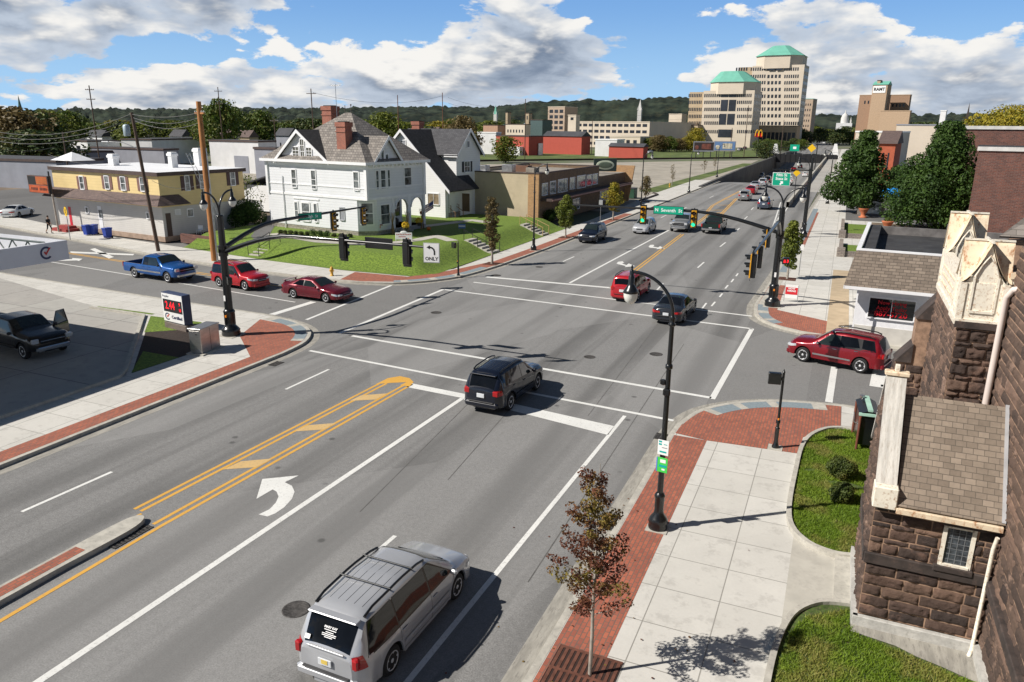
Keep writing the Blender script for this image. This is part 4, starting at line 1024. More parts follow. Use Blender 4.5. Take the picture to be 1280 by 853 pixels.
def mast(p, label, H):
 t = thing('traffic_signal_mast', label, 'traffic signal', (p[0], p[1], CH))
 m_ = MB(); m_.box((0, 0, .012), (1.1, 1.1, .02), CURBM); m_.build('footing', t)
 m_ = MB(); m_.lathe([(.48, 0), (.50, .14), (.47, .24), (.50, .32), (.40, .44), (.29, .56), (.275, .7), (.28, 1.25), (.31, 1.30), (.31, 1.36), (.27, 1.42), (.24, 1.46)], BLACK, 24)
 for k in range(12): a = k * math.pi / 6; m_.box((.28 * math.cos(a), .28 * math.sin(a), .95), (.03, .03, .6), BLACK, rz=a)
 m_.build('pole_base', t)
 m_ = MB(); m_.tube([(0, 0, 1.4), (0, 0, H)], [.225, .165], BLACK, 12, cap=True); m_.lathe([(.17, 0), (.2, .02), (.2, .06), (.08, .1)], BLACK, 16, (0, 0, H)); m_.build('pole', t)
 m_ = MB(); m_.box((0, -.24, 2.1), (.12, .02, .3), WHITE); m_.build('sticker', t); m_ = MB(); m_.box((0.03, -.30, 1.12), (.1, .06, .12), AMBER); m_.build('push_button', t)
 return t
def arm(t, ang, z0, z1, Ln, name='mast_arm', r0=.13, r1=.05, curve=4.5):
 pts = [];
 for k in range(17):
  d_ = Ln * k / 16; q = min(1, d_ / curve); pts.append((math.cos(ang) * d_, math.sin(ang) * d_, lerp(z0, z1, math.sin(q * math.pi / 2))))
 m_ = MB(); m_.tube(pts, [lerp(r0, r1, k / 16) for k in range(17)], BLACK, 12); m_.build(name, t)
 m_ = MB(); m_.lathe([(.25, -.18), (.25, .18)], BLACK, 14, (0, 0, z0)); m_.build('arm_clamp', t)
PX, PY = -29.73, 29.85
LM = mast((PX, PY), 'thick black signal mast on the brick corner beside the filling station', 6.45)
for a in (R(90), R(-90)): arc_arm(LM, 0, 0, 6.45, a, .95, 1.15, .05)
arm(LM, R(90), 4.75, 5.75, 13.3); arm(LM, 0, 4.55, 5.72, 12.9, curve=5)
signal_head(LM, 0, 9.7, 5.15, R(-8)); signal_head(LM, 0, 13.0, 5.15, R(-8))
name_sign(LM, .12, 7.2, 5.72, R(-25), 'S  High  St', 1.5, .38)
signal_head(LM, 7.7, .12, 5.35, R(90)); signal_head(LM, 11.3, .12, 5.35, R(90))
m_ = MB(); m_.box((9.2, .9, 5.55), (1.6, .05, .55), BLACK, bev=.02); m_.build('rear_street_name_sign', LM)
Mx = face_M(12.75, -.14, 5.5, R(-90) + .25) @ Matrix.Scale(.84, 4)
m_ = MB(); m_.box((0, 0, 0), (.92, 1.10, .03), mat('grey_sign_border', (.35, .36, .36), .4), M=Mx, bev=.01); m_.box((0, 0, .015), (.84, 1.02, .012), WHITE, M=Mx, bev=.004); sg = m_.build('turn_lane_sign', LM)
text('ONLY', .27, LETTERK, sg, Mx @ Matrix.Translation((0, -.33, .026)), depth=.002, bold=.006)
m_ = MB(); q = Mx @ Matrix.Translation((0, .1, .024))
pts = [(.17, -.22), (.17, -.02), (.13, .10), (.03, .18), (-.10, .21)]
for a, b in zip(pts, pts[1:]):
 A, B = Vector((*a, 0)), Vector((*b, 0)); n = (B - A).normalized(); n = Vector((-n.y, n.x, 0)) * .045
 m_.add([A - n, B - n, B + n, A + n], [(0, 1, 2, 3)], LETTERK, M=q); m_.lathe([(.045, 0), (.001, .0005)], LETTERK, 10, (b[0], b[1], 0), M=q)
m_.add([(-.28, .20, .001), (-.08, .32, .001), (-.08, .09, .001)], [(0, 2, 1)], LETTERK, M=q); m_.build('left_arrow', sg)
ped_signal(LM, .42, -.1, 3.1, R(60))
RX, RY = -3.3, 50.2
RM = mast((RX, RY), 'thick black signal mast on the far right corner by the shingled shop', 6.3)
for a in (0, math.pi): arc_arm(RM, 0, 0, 6.3, a, 1.08, 1.15, .05)
arm(RM, math.pi, 4.75, 5.85, 13.9, curve=6); arm(RM, R(-90), 4.6, 5.75, 15.4, curve=3)
signal_head(RM, -8.85, -.14, 5.45, R(-90), 2); signal_head(RM, -5.45, -.14, 5.35, R(-90), 2)
name_sign(RM, -7.15, -.2, 5.83, R(-90), 'N  Seventh  St', 1.95, .5)
signal_head(RM, -.1, -12.3, 5.1, R(180)); signal_head(RM, -.1, -15.0, 5.1, R(180))
signal_head(RM, -.2, -7.0, 5.3, R(180), s=.9)
ped_signal(RM, .55, -.1, 3.0, R(-80), '3')
def ped_pole(p, label, H, ang, side):
 t = thing('pedestrian_signal_post', label, 'signal post', (p[0], p[1], CH), 0, 'short pedestrian signal posts')
 m_ = MB(); m_.box((0, 0, .012), (.5, .5, .02), CURBM); m_.build('footing', t)
 m_ = MB(); m_.lathe([(.13, 0), (.13, .08), (.09, .16), (.075, .3), (.075, .75), (.09, .78), (.05, .82)], BLACK, 14); m_.tube([(0, 0, .8), (0, 0, H)], [.05, .045], BLACK, 10); m_.lathe([(.06, 0), (.03, .05), (.005, .12)], BLACK, 10, (0, 0, H)); m_.build('post', t)
 m_ = MB(); m_.lathe([(.075, 0), (.08, .1), (.04, .16)], BLACK, 10, (0, -.08, 1.0)); m_.box((0, -.12, 1.16), (.06, .05, .06), AMBER); m_.build('push_button', t)
 ped_signal(t, side * .3, .05, H - .25, ang)
 return t
ped_pole(G(969, 560, CH), 'black pedestrian signal post at the near right brick corner', 2.9, R(100), -1)
ped_pole(G(573, 345, CH), 'black pedestrian signal post on the far left brick corner', 2.6, R(60), -1)
# exit sign gantry
t = thing('overhead_sign_gantry', 'black roadside gantry carrying the green exit sign', 'sign gantry', (-3.2, 85.2, CH)); base_bell(t, 1.3)
m_ = MB(); m_.tube([(0, 0, 1.3), (0, 0, 8.3)], [.14, .11], BLACK, 12); m_.build('pole', t)
for z in (5.35, 6.95): m_ = MB(); m_.tube([(0, 0, z), (-3.9, 0, z)], .06, BLACK, 8); m_.build('gantry_arm', t)
Mx = face_M(-2.85, -.12, 5.95, R(-90)); m_ = MB(); m_.box((0, 0, 0), (1.8, 1.36, .04), LETTERW, M=Mx, bev=.02); m_.box((0, 0, .012), (1.73, 1.29, .03), mat('bright_green_sign'), M=Mx, bev=.02); sg = m_.build('exit_sign', t)
text('Fifth St\nState St', .38, LETTERW, sg, Mx @ Matrix.Translation((0, .24, .03)), depth=.003, bold=.008)
m_ = MB(); m_.add([(-.2, -.2, 0), (.12, -.2, 0), (.02, -.3, 0), (.16, -.5, 0), (.04, -.6, 0), (-.12, -.42, 0), (-.2, -.5, 0)], [(0, 6, 5, 4, 3, 2, 1)], LETTERW, M=Mx @ Matrix.Translation((0, 0, .03)) @ Matrix.Scale(-1, 4, (1, 0, 0))); m_.build('arrow', sg)
def diamond(parent, x, y, z, s_, mt_):
 m_ = MB(); m_.box((0, 0, 0), (s_, s_, .03), mt_, M=face_M(x, y, z, R(-90)) @ Matrix.Rotation(math.pi / 4, 4, 'Z'), bev=.01); return m_.build('diamond_sign', parent)
YSIGN = mat('yellow_sign_sheet', (0.78, 0.48, 0.01), .4, var=.05)
t = thing('road_sign', 'yellow diamond sign beyond the green exit sign', 'road sign', (-6.9, 128, 0)); m_ = MB(); m_.tube([(0, 0, 0), (0, 0, 5.0)], .05, BLACK, 8); m_.build('post', t); diamond(t, 0, -.08, 4.5, .8, YSIGN)
t = thing('road_sign', 'green sign and yellow diamond hanging over the underpass', 'road sign', (-7.3, 215, 0)); m_ = MB(); m_.tube([(0, 0, 0), (0, 0, 7.5)], .12, BLACK, 8); m_.tube([(0, 0, 6.3), (-9, 0, 6.3)], .08, BLACK, 8); m_.build('post', t)
diamond(t, -1.3, -.12, 6.3, 1.5, YSIGN); m_ = MB(); m_.box((-5.5, -.12, 6.3), (2.3, .04, 1.7), mat('bright_green_sign'), bev=.02); m_.box((-5.5, -.15, 6.3), (.8, .02, .6), LETTERW, bev=.2); m_.build('route_sign', t)
# hydrant
HYD = mat('hydrant_yellow', (0.55, 0.30, 0.03), .5, var=.12)
def hydrant(p, label):
 t = thing('fire_hydrant', label, 'fire hydrant', (p[0], p[1], CH)); m_ = MB()
 m_.lathe([(.16, 0), (.16, .05), (.11, .06), (.11, .45), (.15, .46), (.15, .5), (.13, .52), (.12, .62), (.06, .70), (.03, .71), (.03, .76)], HYD, 14); m_.build('barrel', t)
 for a in (0, math.pi, -math.pi / 2): m_ = MB(); m_.tube([(0, 0, .40), (math.cos(a) * .2, math.sin(a) * .2, .40)], .055, HYD, 10); m_.build('outlet_cap', t)
hydrant(G(415, 345, CH), 'yellow fire hydrant on the sidewalk below the white house lawn')
hydrant(G(837, 234, CH), 'small far yellow hydrant at the edge of the gravel lot')
# signal cabinet
t = thing('control_cabinet', 'silver metal traffic control cabinet beside the price sign', 'control cabinet', (-28.75, 27.05, CH), R(8))
ALU = mat('brushed_aluminium', (0.55, 0.53, 0.50), .3, .9, var=.12, vscale=2, stretch=(1, 1, 3))
m_ = MB(); m_.box((0, 0, .03), (1.0, 1.75, .06), CURBM); m_.build('plinth', t)
m_ = MB(); m_.bb((-.34, -.72, .06), (.34, .72, 1.28), ALU, bev=.012); m_.build('casing', t)
m_ = MB(); m_.bb((-.38, -.76, 1.28), (.38, .76, 1.34), ALU, bev=.012); m_.build('lid', t)
m_ = MB(); m_.box((.345, 0, .67), (.006, .012, 1.15), DARKGREY); m_.build('seam', t); m_ = MB(); m_.box((0, -.725, .67), (.6, .01, 1.1), ALU, bev=.003); m_.build('door', t); m_ = MB(); m_.box((.1, -.735, 1.05), (.12, .02, .05), DARKGREY); m_.build('handle', t)
# price sign
t = thing('price_sign', 'white price sign with red lit digits on a low brick base', 'price sign', (-33.35, 29.65, CH), R(-9)); t.scale = (.93, 1, .80)
m_ = MB(); m_.bb((-.95, -.3, 0), (1.15, .3, .42), bricks('sign_base_brick', (.12, .09, .075), (.18, .13, .11), (.2, .18, .16), .2, .07, .008), bev=.01); m_.build('sign_base', t)
NAVYS = mat('navy_sign_side', (.03, .045, .10), .4)
m_ = MB(); m_.bb((-1.05, -.24, .45), (1.05, .24, 2.55), NAVYS, bev=.015); m_.build('sign_box', t)
m_ = MB(); m_.bb((-1.0, -.262, .5), (1.0, -.243, 2.5), WHITE, bev=.005); fc = m_.build('sign_face', t)
m_ = MB(); m_.bb((-.88, -.275, 1.22), (.92, -.263, 2.1), UNDER); m_.build('digit_panel', fc)
F_ = face_M(0, -.28, 0, -math.pi / 2)
text('2.44', .78, L_HAND, fc, F_ @ Matrix.Translation((-.22, 1.66, 0)), name='price_digits', bold=.002, sx=.70)
text('9', .34, L_HAND, fc, F_ @ Matrix.Translation((.73, 1.86, 0)), name='price_digits', bold=.002, sx=.8); text('10', .32, L_HAND, fc, F_ @ Matrix.Translation((.73, 1.46, 0)), name='price_digits', bold=.002, sx=.7)
text('Regular', .2, mat('grey_letter', (.15, .16, .2), .5), fc, F_ @ Matrix.Translation((-.58, 2.32, -.012)))
NAVYL = mat('navy_letter', (.02, .03, .09), .5)
text('Certified', .32, NAVYL, fc, F_ @ Matrix.Translation((.33, .86, -.012)), bold=.008, sx=.9)
def cmark(parent, Mx, r, name='ring_mark'):
 m_ = MB(); n = 20
 for i in range(n):
  a0, a1 = R(55) + (R(360 - 100)) * i / n, R(55) + (R(360 - 100)) * (i + 1) / n
  m_.add([(r * .68 * math.cos(a0), r * .68 * math.sin(a0), 0), (r * math.cos(a0), r * math.sin(a0), 0), (r * math.cos(a1), r * math.sin(a1), 0), (r * .68 * math.cos(a1), r * .68 * math.sin(a1), 0)], [(0, 1, 2, 3)], NAVYL, M=Mx)
 m_.build(name, parent)
 m_ = MB(); rd_ = mat('red_tick', (.5, .03, .02), .5)
 m_.add([(-.42 * r, .1 * r, .002), (-.2 * r, .3 * r, .002), (0, 0, .002), (-.08 * r, -.38 * r, .002)], [(0, 3, 2, 1)], rd_, M=Mx); m_.add([(-.08 * r, -.38 * r, .003), (.85 * r, .75 * r, .003), (.5 * r, .75 * r, .003), (-.1 * r, 0, .003)], [(0, 1, 2, 3)], rd_, M=Mx); m_.build('tick_mark', parent)
cmark(fc, F_ @ Matrix.Translation((-.58, .86, -.012)), .26)
# filling station canopy
t = thing('filling_station_canopy', 'white filling station canopy with open steel trusses at the left edge', 'canopy', (0, 0, CH))
CANW = mat('canopy_fascia', (0.60, 0.61, 0.64), .45, var=.06, vscale=.5)
x0, x1, y0, y1, z0, z1 = -62, -33.45, 6.0, 23.85, 4.85, 5.75
for nm, a, b in (('fascia', (x1 - .18, y0, z0), (x1, y1, z1)), ('fascia', (x0, y1 - .18, z0), (x1 - .18, y1, z1)), ('fascia', (x0, y0, z0), (x1 - .18, y0 + .18, z1)), ('fascia', (x0, y0 + .18, z0), (x0 + .18, y1 - .18, z1)), ('deck', (x0 + .18, y0 + .18, z0 + .02), (x1 - .18, y1 - .18, z0 + .12))):
 m_ = MB(); m_.bb(a, b, CANW); fa = m_.build(nm, t)
 if nm == 'fascia' and a[0] == x1 - .18: cmark(fa, Matrix.Translation((x1 + .01, 22.75, (z0 + z1) / 2)) @ Matrix.Rotation(math.pi / 2, 4, 'Z') @ Matrix.Rotation(math.pi / 2, 4, 'X'), .30)
DGS = mat('dark_green_steel', (.03, .05, .045), .5)
m_ = MB()
for y in (y1 - .9,):
 m_.tube([(x0, y, z1 - .02), (x1 - .3, y, z1 - .02)], .05, DGS, 6); m_.tube([(x0, y, z0 + .2), (x1 - .3, y, z0 + .2)], .05, DGS, 6)
 for k in range(24): xx = x1 - .4 - k * 1.1; m_.tube([(xx, y, z1 - .04), (xx - .55, y, z0 + .2), (xx - 1.1, y, z1 - .04)], .035, DGS, 6)
m_.build('truss', t)
m_ = MB(); m_.bb((x0, y0 + 3, z1 - .5), (x1 - 3.2, y1 - 2.6, z1 - .25), mat('rusty_deck', (.12, .06, .04), .8)); m_.build('roof_pan', t)
for xx in (-38.5, -55):
 for yy in (12.0,): m_ = MB(); m_.bb((xx - .2, yy - .2, 0), (xx + .2, yy + .2, z0 + .02), CANW); m_.build('column', t)
# advertising board on the far right sidewalk
t = thing('sandwich_board', 'red and white notice board standing behind the far right signal mast', 'notice board', (-2.3, 52.0, CH))
m_ = MB();
for sx in (-.42, .42): m_.tube([(sx, 0, 0), (sx, 0, 1.15)], .02, STEEL, 6)
m_.build('frame', t); m_ = MB(); m_.bb((-.4, -.03, .25), (.4, -.01, 1.15), WHITE); m_.bb((-.38, -.036, .5), (.38, -.031, .98), mat('red_panel', (.6, .02, .03), .5)); pn = m_.build('panel', t)
text('NOW\nHIRING', .16, LETTERW, pn, face_M(0, -.042, .82, R(-90)), bold=.006, depth=.001)
m_ = MB(); m_.tube([(0, 0, 0), (0, 0, 2.4)], .03, STEEL, 8); m_.box((0, -.04, 2.25), (.3, .01, .45), WHITE); o = m_.build('sign_post', None, (-2.35, 62, CH));
tag(o, 'thin steel parking sign post on the brick strip beyond the far right mast', 'sign post')
p = G(655 + 0, 295, CH)
m_ = MB(); m_.tube([(0, 0, 0), (0, 0, 2.9)], .03, STEEL, 8); m_.box((0, -.04, 2.6), (.45, .01, .55), mat('sign_back_grey', (.45, .46, .46), .4, .5)); o = m_.build('sign_post', None, tuple(G(750, 281, CH)));
tag(o, 'thin steel sign post beside the navy SUV by the brick shop', 'sign post')
# clutter: tree grates
GRATE = mat('rusty_tree_grate', (0.14, 0.055, 0.035), .85, .2, var=.3, vscale=5, bump=.5)
def tree_grate(x, y, label, s_=.75, sy=None):
 sy = sy or s_; m_ = MB(); m_.box((0, 0, .004), (2 * s_, 2 * sy, .01), mat('grate_gap', (.03, .014, .01), .9))
 n = 11
 for i in range(n):
  u_ = -1 + 2 * (i + .5) / n
  m_.box((u_ * s_, 0, .012), (s_ / n * 1.1, 2 * sy * .98, .012), GRATE)
 for v_ in (-.97, 0, .97): m_.box((0, v_ * sy, .013), (2 * s_, .07, .016), GRATE)
 o = m_.build('tree_grate', None, (x, y, CH + .006)); tag(o, label, 'tree grate', 'rusty grates at the feet of the street trees')
tree_grate(-3.85, 12.65, 'rusty iron grate around the foot of the near red-leaved tree', .72, .75)
# ================================================================ TREES AND PLANTS
def leafmat(name, dark, light, hue=None, trans=0.25):
 if name in MATS: return MATS[name]
 m = bpy.data.materials.new(name); m.use_nodes = True; nt = NT(m.node_tree); MATS[name] = m; b = nt.n['Principled BSDF']
 o = _pt(nt); geo = nt.node('ShaderNodeNewGeometry')
 rnd = geo.outputs['Random Per Island']
 n = nt.noise(o, .55, 3, .5)
 c = nt.mix(nt.math('ADD', nt.math('MULTIPLY', rnd, .6), nt.math('MULTIPLY', nt.step(n, .35, .65), .4)), dark, light)
 if hue: c = nt.mix(nt.math('MULTIPLY', nt.step(nt.noise(o, .9, 2, .5), .48, .62), nt.math('ADD', .35, nt.math('MULTIPLY', rnd, .65))), c, hue)
 nt.set(b.inputs['Base Color'], c); b.inputs['Roughness'].default_value = .55; b.inputs['Specular IOR Level'].default_value = .25
 tr = nt.node('ShaderNodeBsdfTranslucent', {0: c}); mx = nt.node('ShaderNodeMixShader', {0: trans}); nt.l.new(b.outputs[0], mx.inputs[1]); nt.l.new(tr.outputs[0], mx.inputs[2])
 nt.l.new(mx.outputs[0], nt.n['Material Output'].inputs[0])
 return m
BARK = mat('tree_bark', (0.11, 0.09, 0.075), .9, var=.35, stretch=(4, 4, 1), vscale=4, bump=.6)
PALEBARK = mat('pale_young_bark', (0.30, 0.27, 0.23), .85, var=.25, stretch=(3, 3, 1), vscale=5)
def leaves(mb, centers, n, ls, mt, rnd, flat=.35):
 """n leaf quads in clumps; centers = list of (x,y,z,r)"""
 V, F = mb.v, mb.f; k = mb.mi(mt); tot = sum(c[3] ** 2 for c in centers)
 for (cx, cy, cz, r) in centers:
  m = max(3, int(n * r * r / tot))
  for _ in range(m):
   while True:
    a, b, c = rnd.uniform(-1, 1), rnd.uniform(-1, 1), rnd.uniform(-1, 1); d2 = a * a + b * b + c * c
    if d2 <= 1: break
   d = math.sqrt(d2) + 1e-6; q = (d ** .45) / d
   p = Vector((cx + a * q * r, cy + b * q * r, cz + c * q * r * .8))
   nn = Vector((a / d + rnd.gauss(0, .55), b / d + rnd.gauss(0, .55), c / d * .8 + flat + rnd.gauss(0, .55))).normalized()
   t = nn.cross(Vector((rnd.gauss(0, 1), rnd.gauss(0, 1), rnd.gauss(0, 1)))).normalized(); u_ = nn.cross(t)
   s = ls * rnd.uniform(.6, 1.35); i = len(V); w = s * .62
   V.append(tuple(p - t * s)); V.append(tuple(p + u_ * w + nn * s * .18)); V.append(tuple(p + t * s)); V.append(tuple(p - u_ * w + nn * s * .18))
   F.append((i, i + 1, i + 2, i + 3)); mb.m.append(k); mb.sm.append(False)
def tree(p, H, W, label, lm, n=4000, ls=.16, trunk_h=.25, shape='round', seed=1, clumps=34, bark=None, group=None, name='tree', cat='tree', lean=0.0, fill=1.0, rz=0):
 rnd = random.Random(seed); bark = bark or BARK
 t = thing(name, label, cat, (p[0], p[1], p[2] if len(p) > 2 else 0), rz, group)
 th = H * trunk_h; C = []
 for i in range(clumps):
  u_ = (i + .5) / clumps;
  z = th + (H - th) * (u_ ** .9)
  v = (z - th) / (H - th)
  if shape == 'round': rr = math.sqrt(max(0, 1 - (2 * v - .85) ** 2 / 1.35))
  elif shape == 'cone': rr = (1 - v) ** .75 * min(1, v * 5 + .45)
  elif shape == 'pyr': rr = min(1, (1.03 - v) ** .68 * 1.12) * min(1, v * 4 + .6)
  elif shape == 'oval': rr = math.sin(math.pi * min(1, v * .86 + .14)) ** .7
  else: rr = math.sin(math.pi * min(1, v * .9 + .08)) ** .5
  a = i * 2.4 + rnd.uniform(-.5, .5); q = W / 2 * rr * rnd.uniform(.25, .95) * fill
  cr = W * rnd.uniform(.13, .24) * (0.6 + .5 * rr) if shape != 'pyr' else W * rnd.uniform(.08, .15) * (.35 + .75 * rr)
  C.append((math.cos(a) * max(0, q - cr * .3) + lean * z, math.sin(a) * max(0, q - cr * .3), min(z, H - cr * .7), cr))
 tb = MB(); r0 = max(.035, H * .018)
 tb.tube([(0, 0, 0), (lean * th * .5 + rnd.uniform(-.02, .02) * H * .3, 0, th * .6), (lean * th, 0, th), (lean * H * .6, 0, H * .6), (lean * H, 0, H * .92)], [r0 * 1.25, r0, r0 * .9, r0 * .5, r0 * .12], bark, 8)
 for c in C[::2]:
  z0 = max(th * .8, c[2] - abs(c[0]) * .7 - W * .12); s0 = Vector((lean * z0, 0, z0)); e = Vector(c[:3])
  tb.tube([s0, s0.lerp(e, .5) + Vector((0, 0, .03 * H * rnd.uniform(-1, 1))), e], [r0 * .35, r0 * .2, r0 * .08], bark, 5, cap=False)
 tb.build('trunk', t)
 cb = MB(); leaves(cb, C, n, ls, lm, rnd); cb.build('crown', t)
 return t
LRED = leafmat('reddish_autumn_leaves', (0.075, 0.022, 0.018), (0.22, 0.09, 0.045), (0.22, 0.19, 0.03))
LDARK = leafmat('dark_pear_leaves', (0.018, 0.045, 0.010), (0.07, 0.125, 0.022))
LGREEN = leafmat('mid_green_leaves', (0.04, 0.075, 0.012), (0.13, 0.18, 0.03), (0.16, 0.15, 0.03))
LYG = leafmat('yellow_green_leaves', (0.06, 0.09, 0.012), (0.20, 0.22, 0.035))
LYEL = leafmat('yellow_autumn_leaves', (0.18, 0.14, 0.015), (0.42, 0.34, 0.03), (0.12, 0.15, 0.02))
LBROWN = leafmat('brown_olive_leaves', (0.09, 0.065, 0.025), (0.20, 0.15, 0.06))
LORANGE = leafmat('orange_autumn_leaves', (0.16, 0.08, 0.01), (0.42, 0.24, 0.03))
LFAR = leafmat('far_wood_leaves', (0.02, 0.042, 0.015), (0.075, 0.11, 0.03), (0.13, 0.12, 0.03), .15)
# near young tree with sparse red leaves
rnd = random.Random(11)
t = thing('young_street_tree', 'sparse young tree with dark red leaves in the foreground sidewalk grate', 'tree', (-3.68, 12.78, CH))
tb = MB(); cb = MB()
tb.tube([(0, 0, 0), (.01, .01, 1.0), (0, 0, 1.6), (.02, 0, 2.6), (0, .02, 3.8), (.02, 0, 4.9)], [.045, .04, .036, .026, .015, .006], PALEBARK, 8)
C = []
for i in range(26):
 z = 1.6 + i * .118; v = (z - 1.5) / 3.4
 for k in range(2 if i < 20 else 1):
  a = i * 2.4 + k * 2.6 + rnd.uniform(-.4, .4); L_ = (.74 * (1 - v) ** .8 + .13) * rnd.uniform(.55, 1.08)
  e = Vector((math.cos(a) * L_, math.sin(a) * L_, z + L_ * .55)); s0 = Vector((0, 0, z - .12))
  tb.tube([s0, s0.lerp(e, .5) + Vector((0, 0, -.04)), e], [.012, .008, .003], PALEBARK, 5, cap=False)
  for f_ in (.45, .75, 1.0): q = s0.lerp(e, f_); C.append((q.x, q.y, q.z, rnd.uniform(.09, .17)))
C += [(-.85, -.25, 2.75, .10), (-.75, -.2, 2.7, .10), (-.62, -.15, 2.68, .12)]; tb.tube([(0, 0, 2.1), (-.5, -.15, 2.55), (-.95, -.28, 2.8)], [.012, .008, .003], PALEBARK, 5)
tb.build('trunk', t); rl = random.Random(4); fl = MB(); k_ = fl.mi(LRED)
for _ in range(60):
 x, y = -3.4 + rl.gauss(0, 2.2), 13.5 + rl.gauss(0, 3.2); zz = CH + .02 if x > -4.95 else .012
 if x > -.4: continue
 a = rl.uniform(0, 6.3); s = rl.uniform(.02, .04); i = len(fl.v)
 fl.v += [(x + s * math.cos(a + q), y + s * math.sin(a + q), zz + rl.uniform(0, .012)) for q in (0, 1.57, 3.14, 4.71)]; fl.f.append((i, i + 1, i + 2, i + 3)); fl.m.append(k_); fl.sm.append(False)
tag(fl.build('fallen_leaves'), 'scattered fallen leaves on pavement around the young red tree', 'leaves', kind='stuff')
leaves(cb, C, 7000, .033, LRED, rnd); cb.build('crown', t)
def street_tree(px, py, top, W, lm, label, shape='oval', n=2600, ls=.10, seed=3, th=.28, z=CH, grate=True):
 b = G(px, py, z); H = HT(b, top); tree(b, H, W, label, lm, n, ls, th, shape, seed, 26, PALEBARK, 'young trees along the main road', 'young_street_tree', fill=.8)
 if grate: tree_grate(b.x, b.y, label.replace('young', 'rusty grate under the young') if 'young' in label else 'rusty grate under ' + label, .62)
street_tree(615, 330, 246, 1.7, LBROWN, 'narrow brown-leaved young tree in front of the white gabled house', 'column', seed=4, n=2400, ls=.085, th=.22)
street_tree(707, 297, 244, 2.4, LYG, 'yellow-green young tree in front of the brick shop', seed=5)
street_tree(766, 275, 228, 3.0, LYEL, 'golden young tree by the brick shop entrance', seed=6)
street_tree(807, 252, 220, 2.6, LBROWN, 'sparse brown-green young tree past the brick shop', seed=7, n=1300)
b = G(984, 349, CH)
street_tree(984, 349, 276, 2.0, LYG, 'light green young tree just right of the far signal mast', 'column', seed=8, n=3200, th=.2)
for px, py, top, sd_ in ((1125 - 240, 0, 0, 0),)[:0]: pass
for px, py, top, lb in ((880, 217, 200, 'tiny bare sapling on the grass strip by the gravel lot'), (893, 212, 197, 'second tiny sapling further along the grass strip'), (840, 232, 205, 'slim bare sapling beside the far hydrant')):
 b = G(px, py, .02); tree(b, HT(b, top), 1.8, lb, LBROWN, 260, .09, .3, 'oval', px, 12, PALEBARK, None, 'sapling')
# two big dark round trees on the right
b = G(1072, 268, CH); H = HT(b, 163); tree(b, H, 9.8, 'large dark green round tree, the left one of two on the right side', LDARK, 24000, .17, .12, 'pyr', 21, 130, None, 'large dark trees on the right', 'broadleaf_tree')
b = G(1168, 286, CH); H = HT(b, 152); tree(b, H, 12.8, 'largest dark green tree filling the view behind the shingled shop roof', LDARK, 34000, .17, .08, 'pyr', 22, 180, None, 'large dark trees on the right', 'broadleaf_tree')
b = G(1121, 254, CH); tree(b, HT(b, 208), 6.0, 'dark tree in shade between the two large trees', LDARK, 9000, .18, .15, 'round', 23, 60, None, 'large dark trees on the right', 'broadleaf_tree')
# ================================================================ BUILDINGS
WSID = siding('white_clapboard', (0.68, 0.69, 0.71), .25, line=.80); WSID2 = siding('bright_white_clapboard', (0.74, 0.74, 0.73), .24, line=.85)
YSID = siding('yellow_clapboard', (0.74, 0.57, 0.27), .28, dirt=.12, line=.84); GSID = siding('pale_grey_clapboard', (0.55, 0.53, 0.50), .2, dirt=.1)
TRIM = mat('white_trim', (0.76, 0.76, 0.77), .5, var=.05)
WPANE = mat('curtained_window_glass', (0.06, 0.07, 0.075), .08, var=.5, vscale=1.3, spec=.8, col2=(0.22, 0.24, 0.25))
SLATE_R = bricks('grey_slate_roof', (.15, .135, .12), (.25, .225, .20), (.08, .07, .065), .34, .22, .02, 'wall', .5, .85, .4, .35, blot=((.30, .27, .235), .5))
DARKSH = bricks('dark_shingle_roof', (.022, .022, .025), (.038, .038, .042), (.012, .012, .013), .3, .16, .01, 'wall', .5, .95, .3, .25)
GREYSH = bricks('grey_shingle_roof', (.06, .06, .066), (.09, .09, .097), (.03, .03, .033), .3, .15, .01, 'wall', .5, .95, .3, .2)
REDBR = bricks('red_chimney_brick', (.36, .10, .055), (.26, .075, .045), (.25, .19, .16), .22, .075, .008)
BROWNBR = bricks('brown_shop_brick', (.20, .12, .065), (.13, .085, .05), (.17, .13, .10), .3, .1, .01, blot=((.30, .18, .08), .5), var=.3)
ORBR = bricks('orange_quoin_brick', (.50, .28, .11), (.38, .20, .08), (.3, .24, .18), .3, .1, .01)
TANW = mat('tan_painted_wall', (.50, .42, .29), .85, var=.08, vscale=.5, dirt=(.34, .28, .2), dirt_amt=.3)
STONEF = bricks('pale_stone_foundation', (.36, .33, .27), (.25, .23, .19), (.18, .16, .14), .5, .25, .03, var=.3)
FLATR = mat('flat_roof_gravel', (.26, .235, .20), .95, var=.25, vscale=1.2, dirt=(.12, .11, .10), dirt_amt=.6, bump=.3)
TARR = mat('black_tar_roof', (.030, .030, .032), .9, var=.35, vscale=.7, dirt=(.055, .054, .052), dirt_amt=.7)
WROOF = mat('white_membrane_roof', (.74, .75, .77), .6, var=.04)
BROWNT = mat('brown_trim', (.07, .045, .04), .7, var=.15)
BROWNSH = bricks('brown_awning_shingle', (.14, .095, .085), (.10, .07, .065), (.06, .045, .04), .3, .14, .01)
MAROONSH = mat('maroon_shutter', (.075, .035, .035), .6)
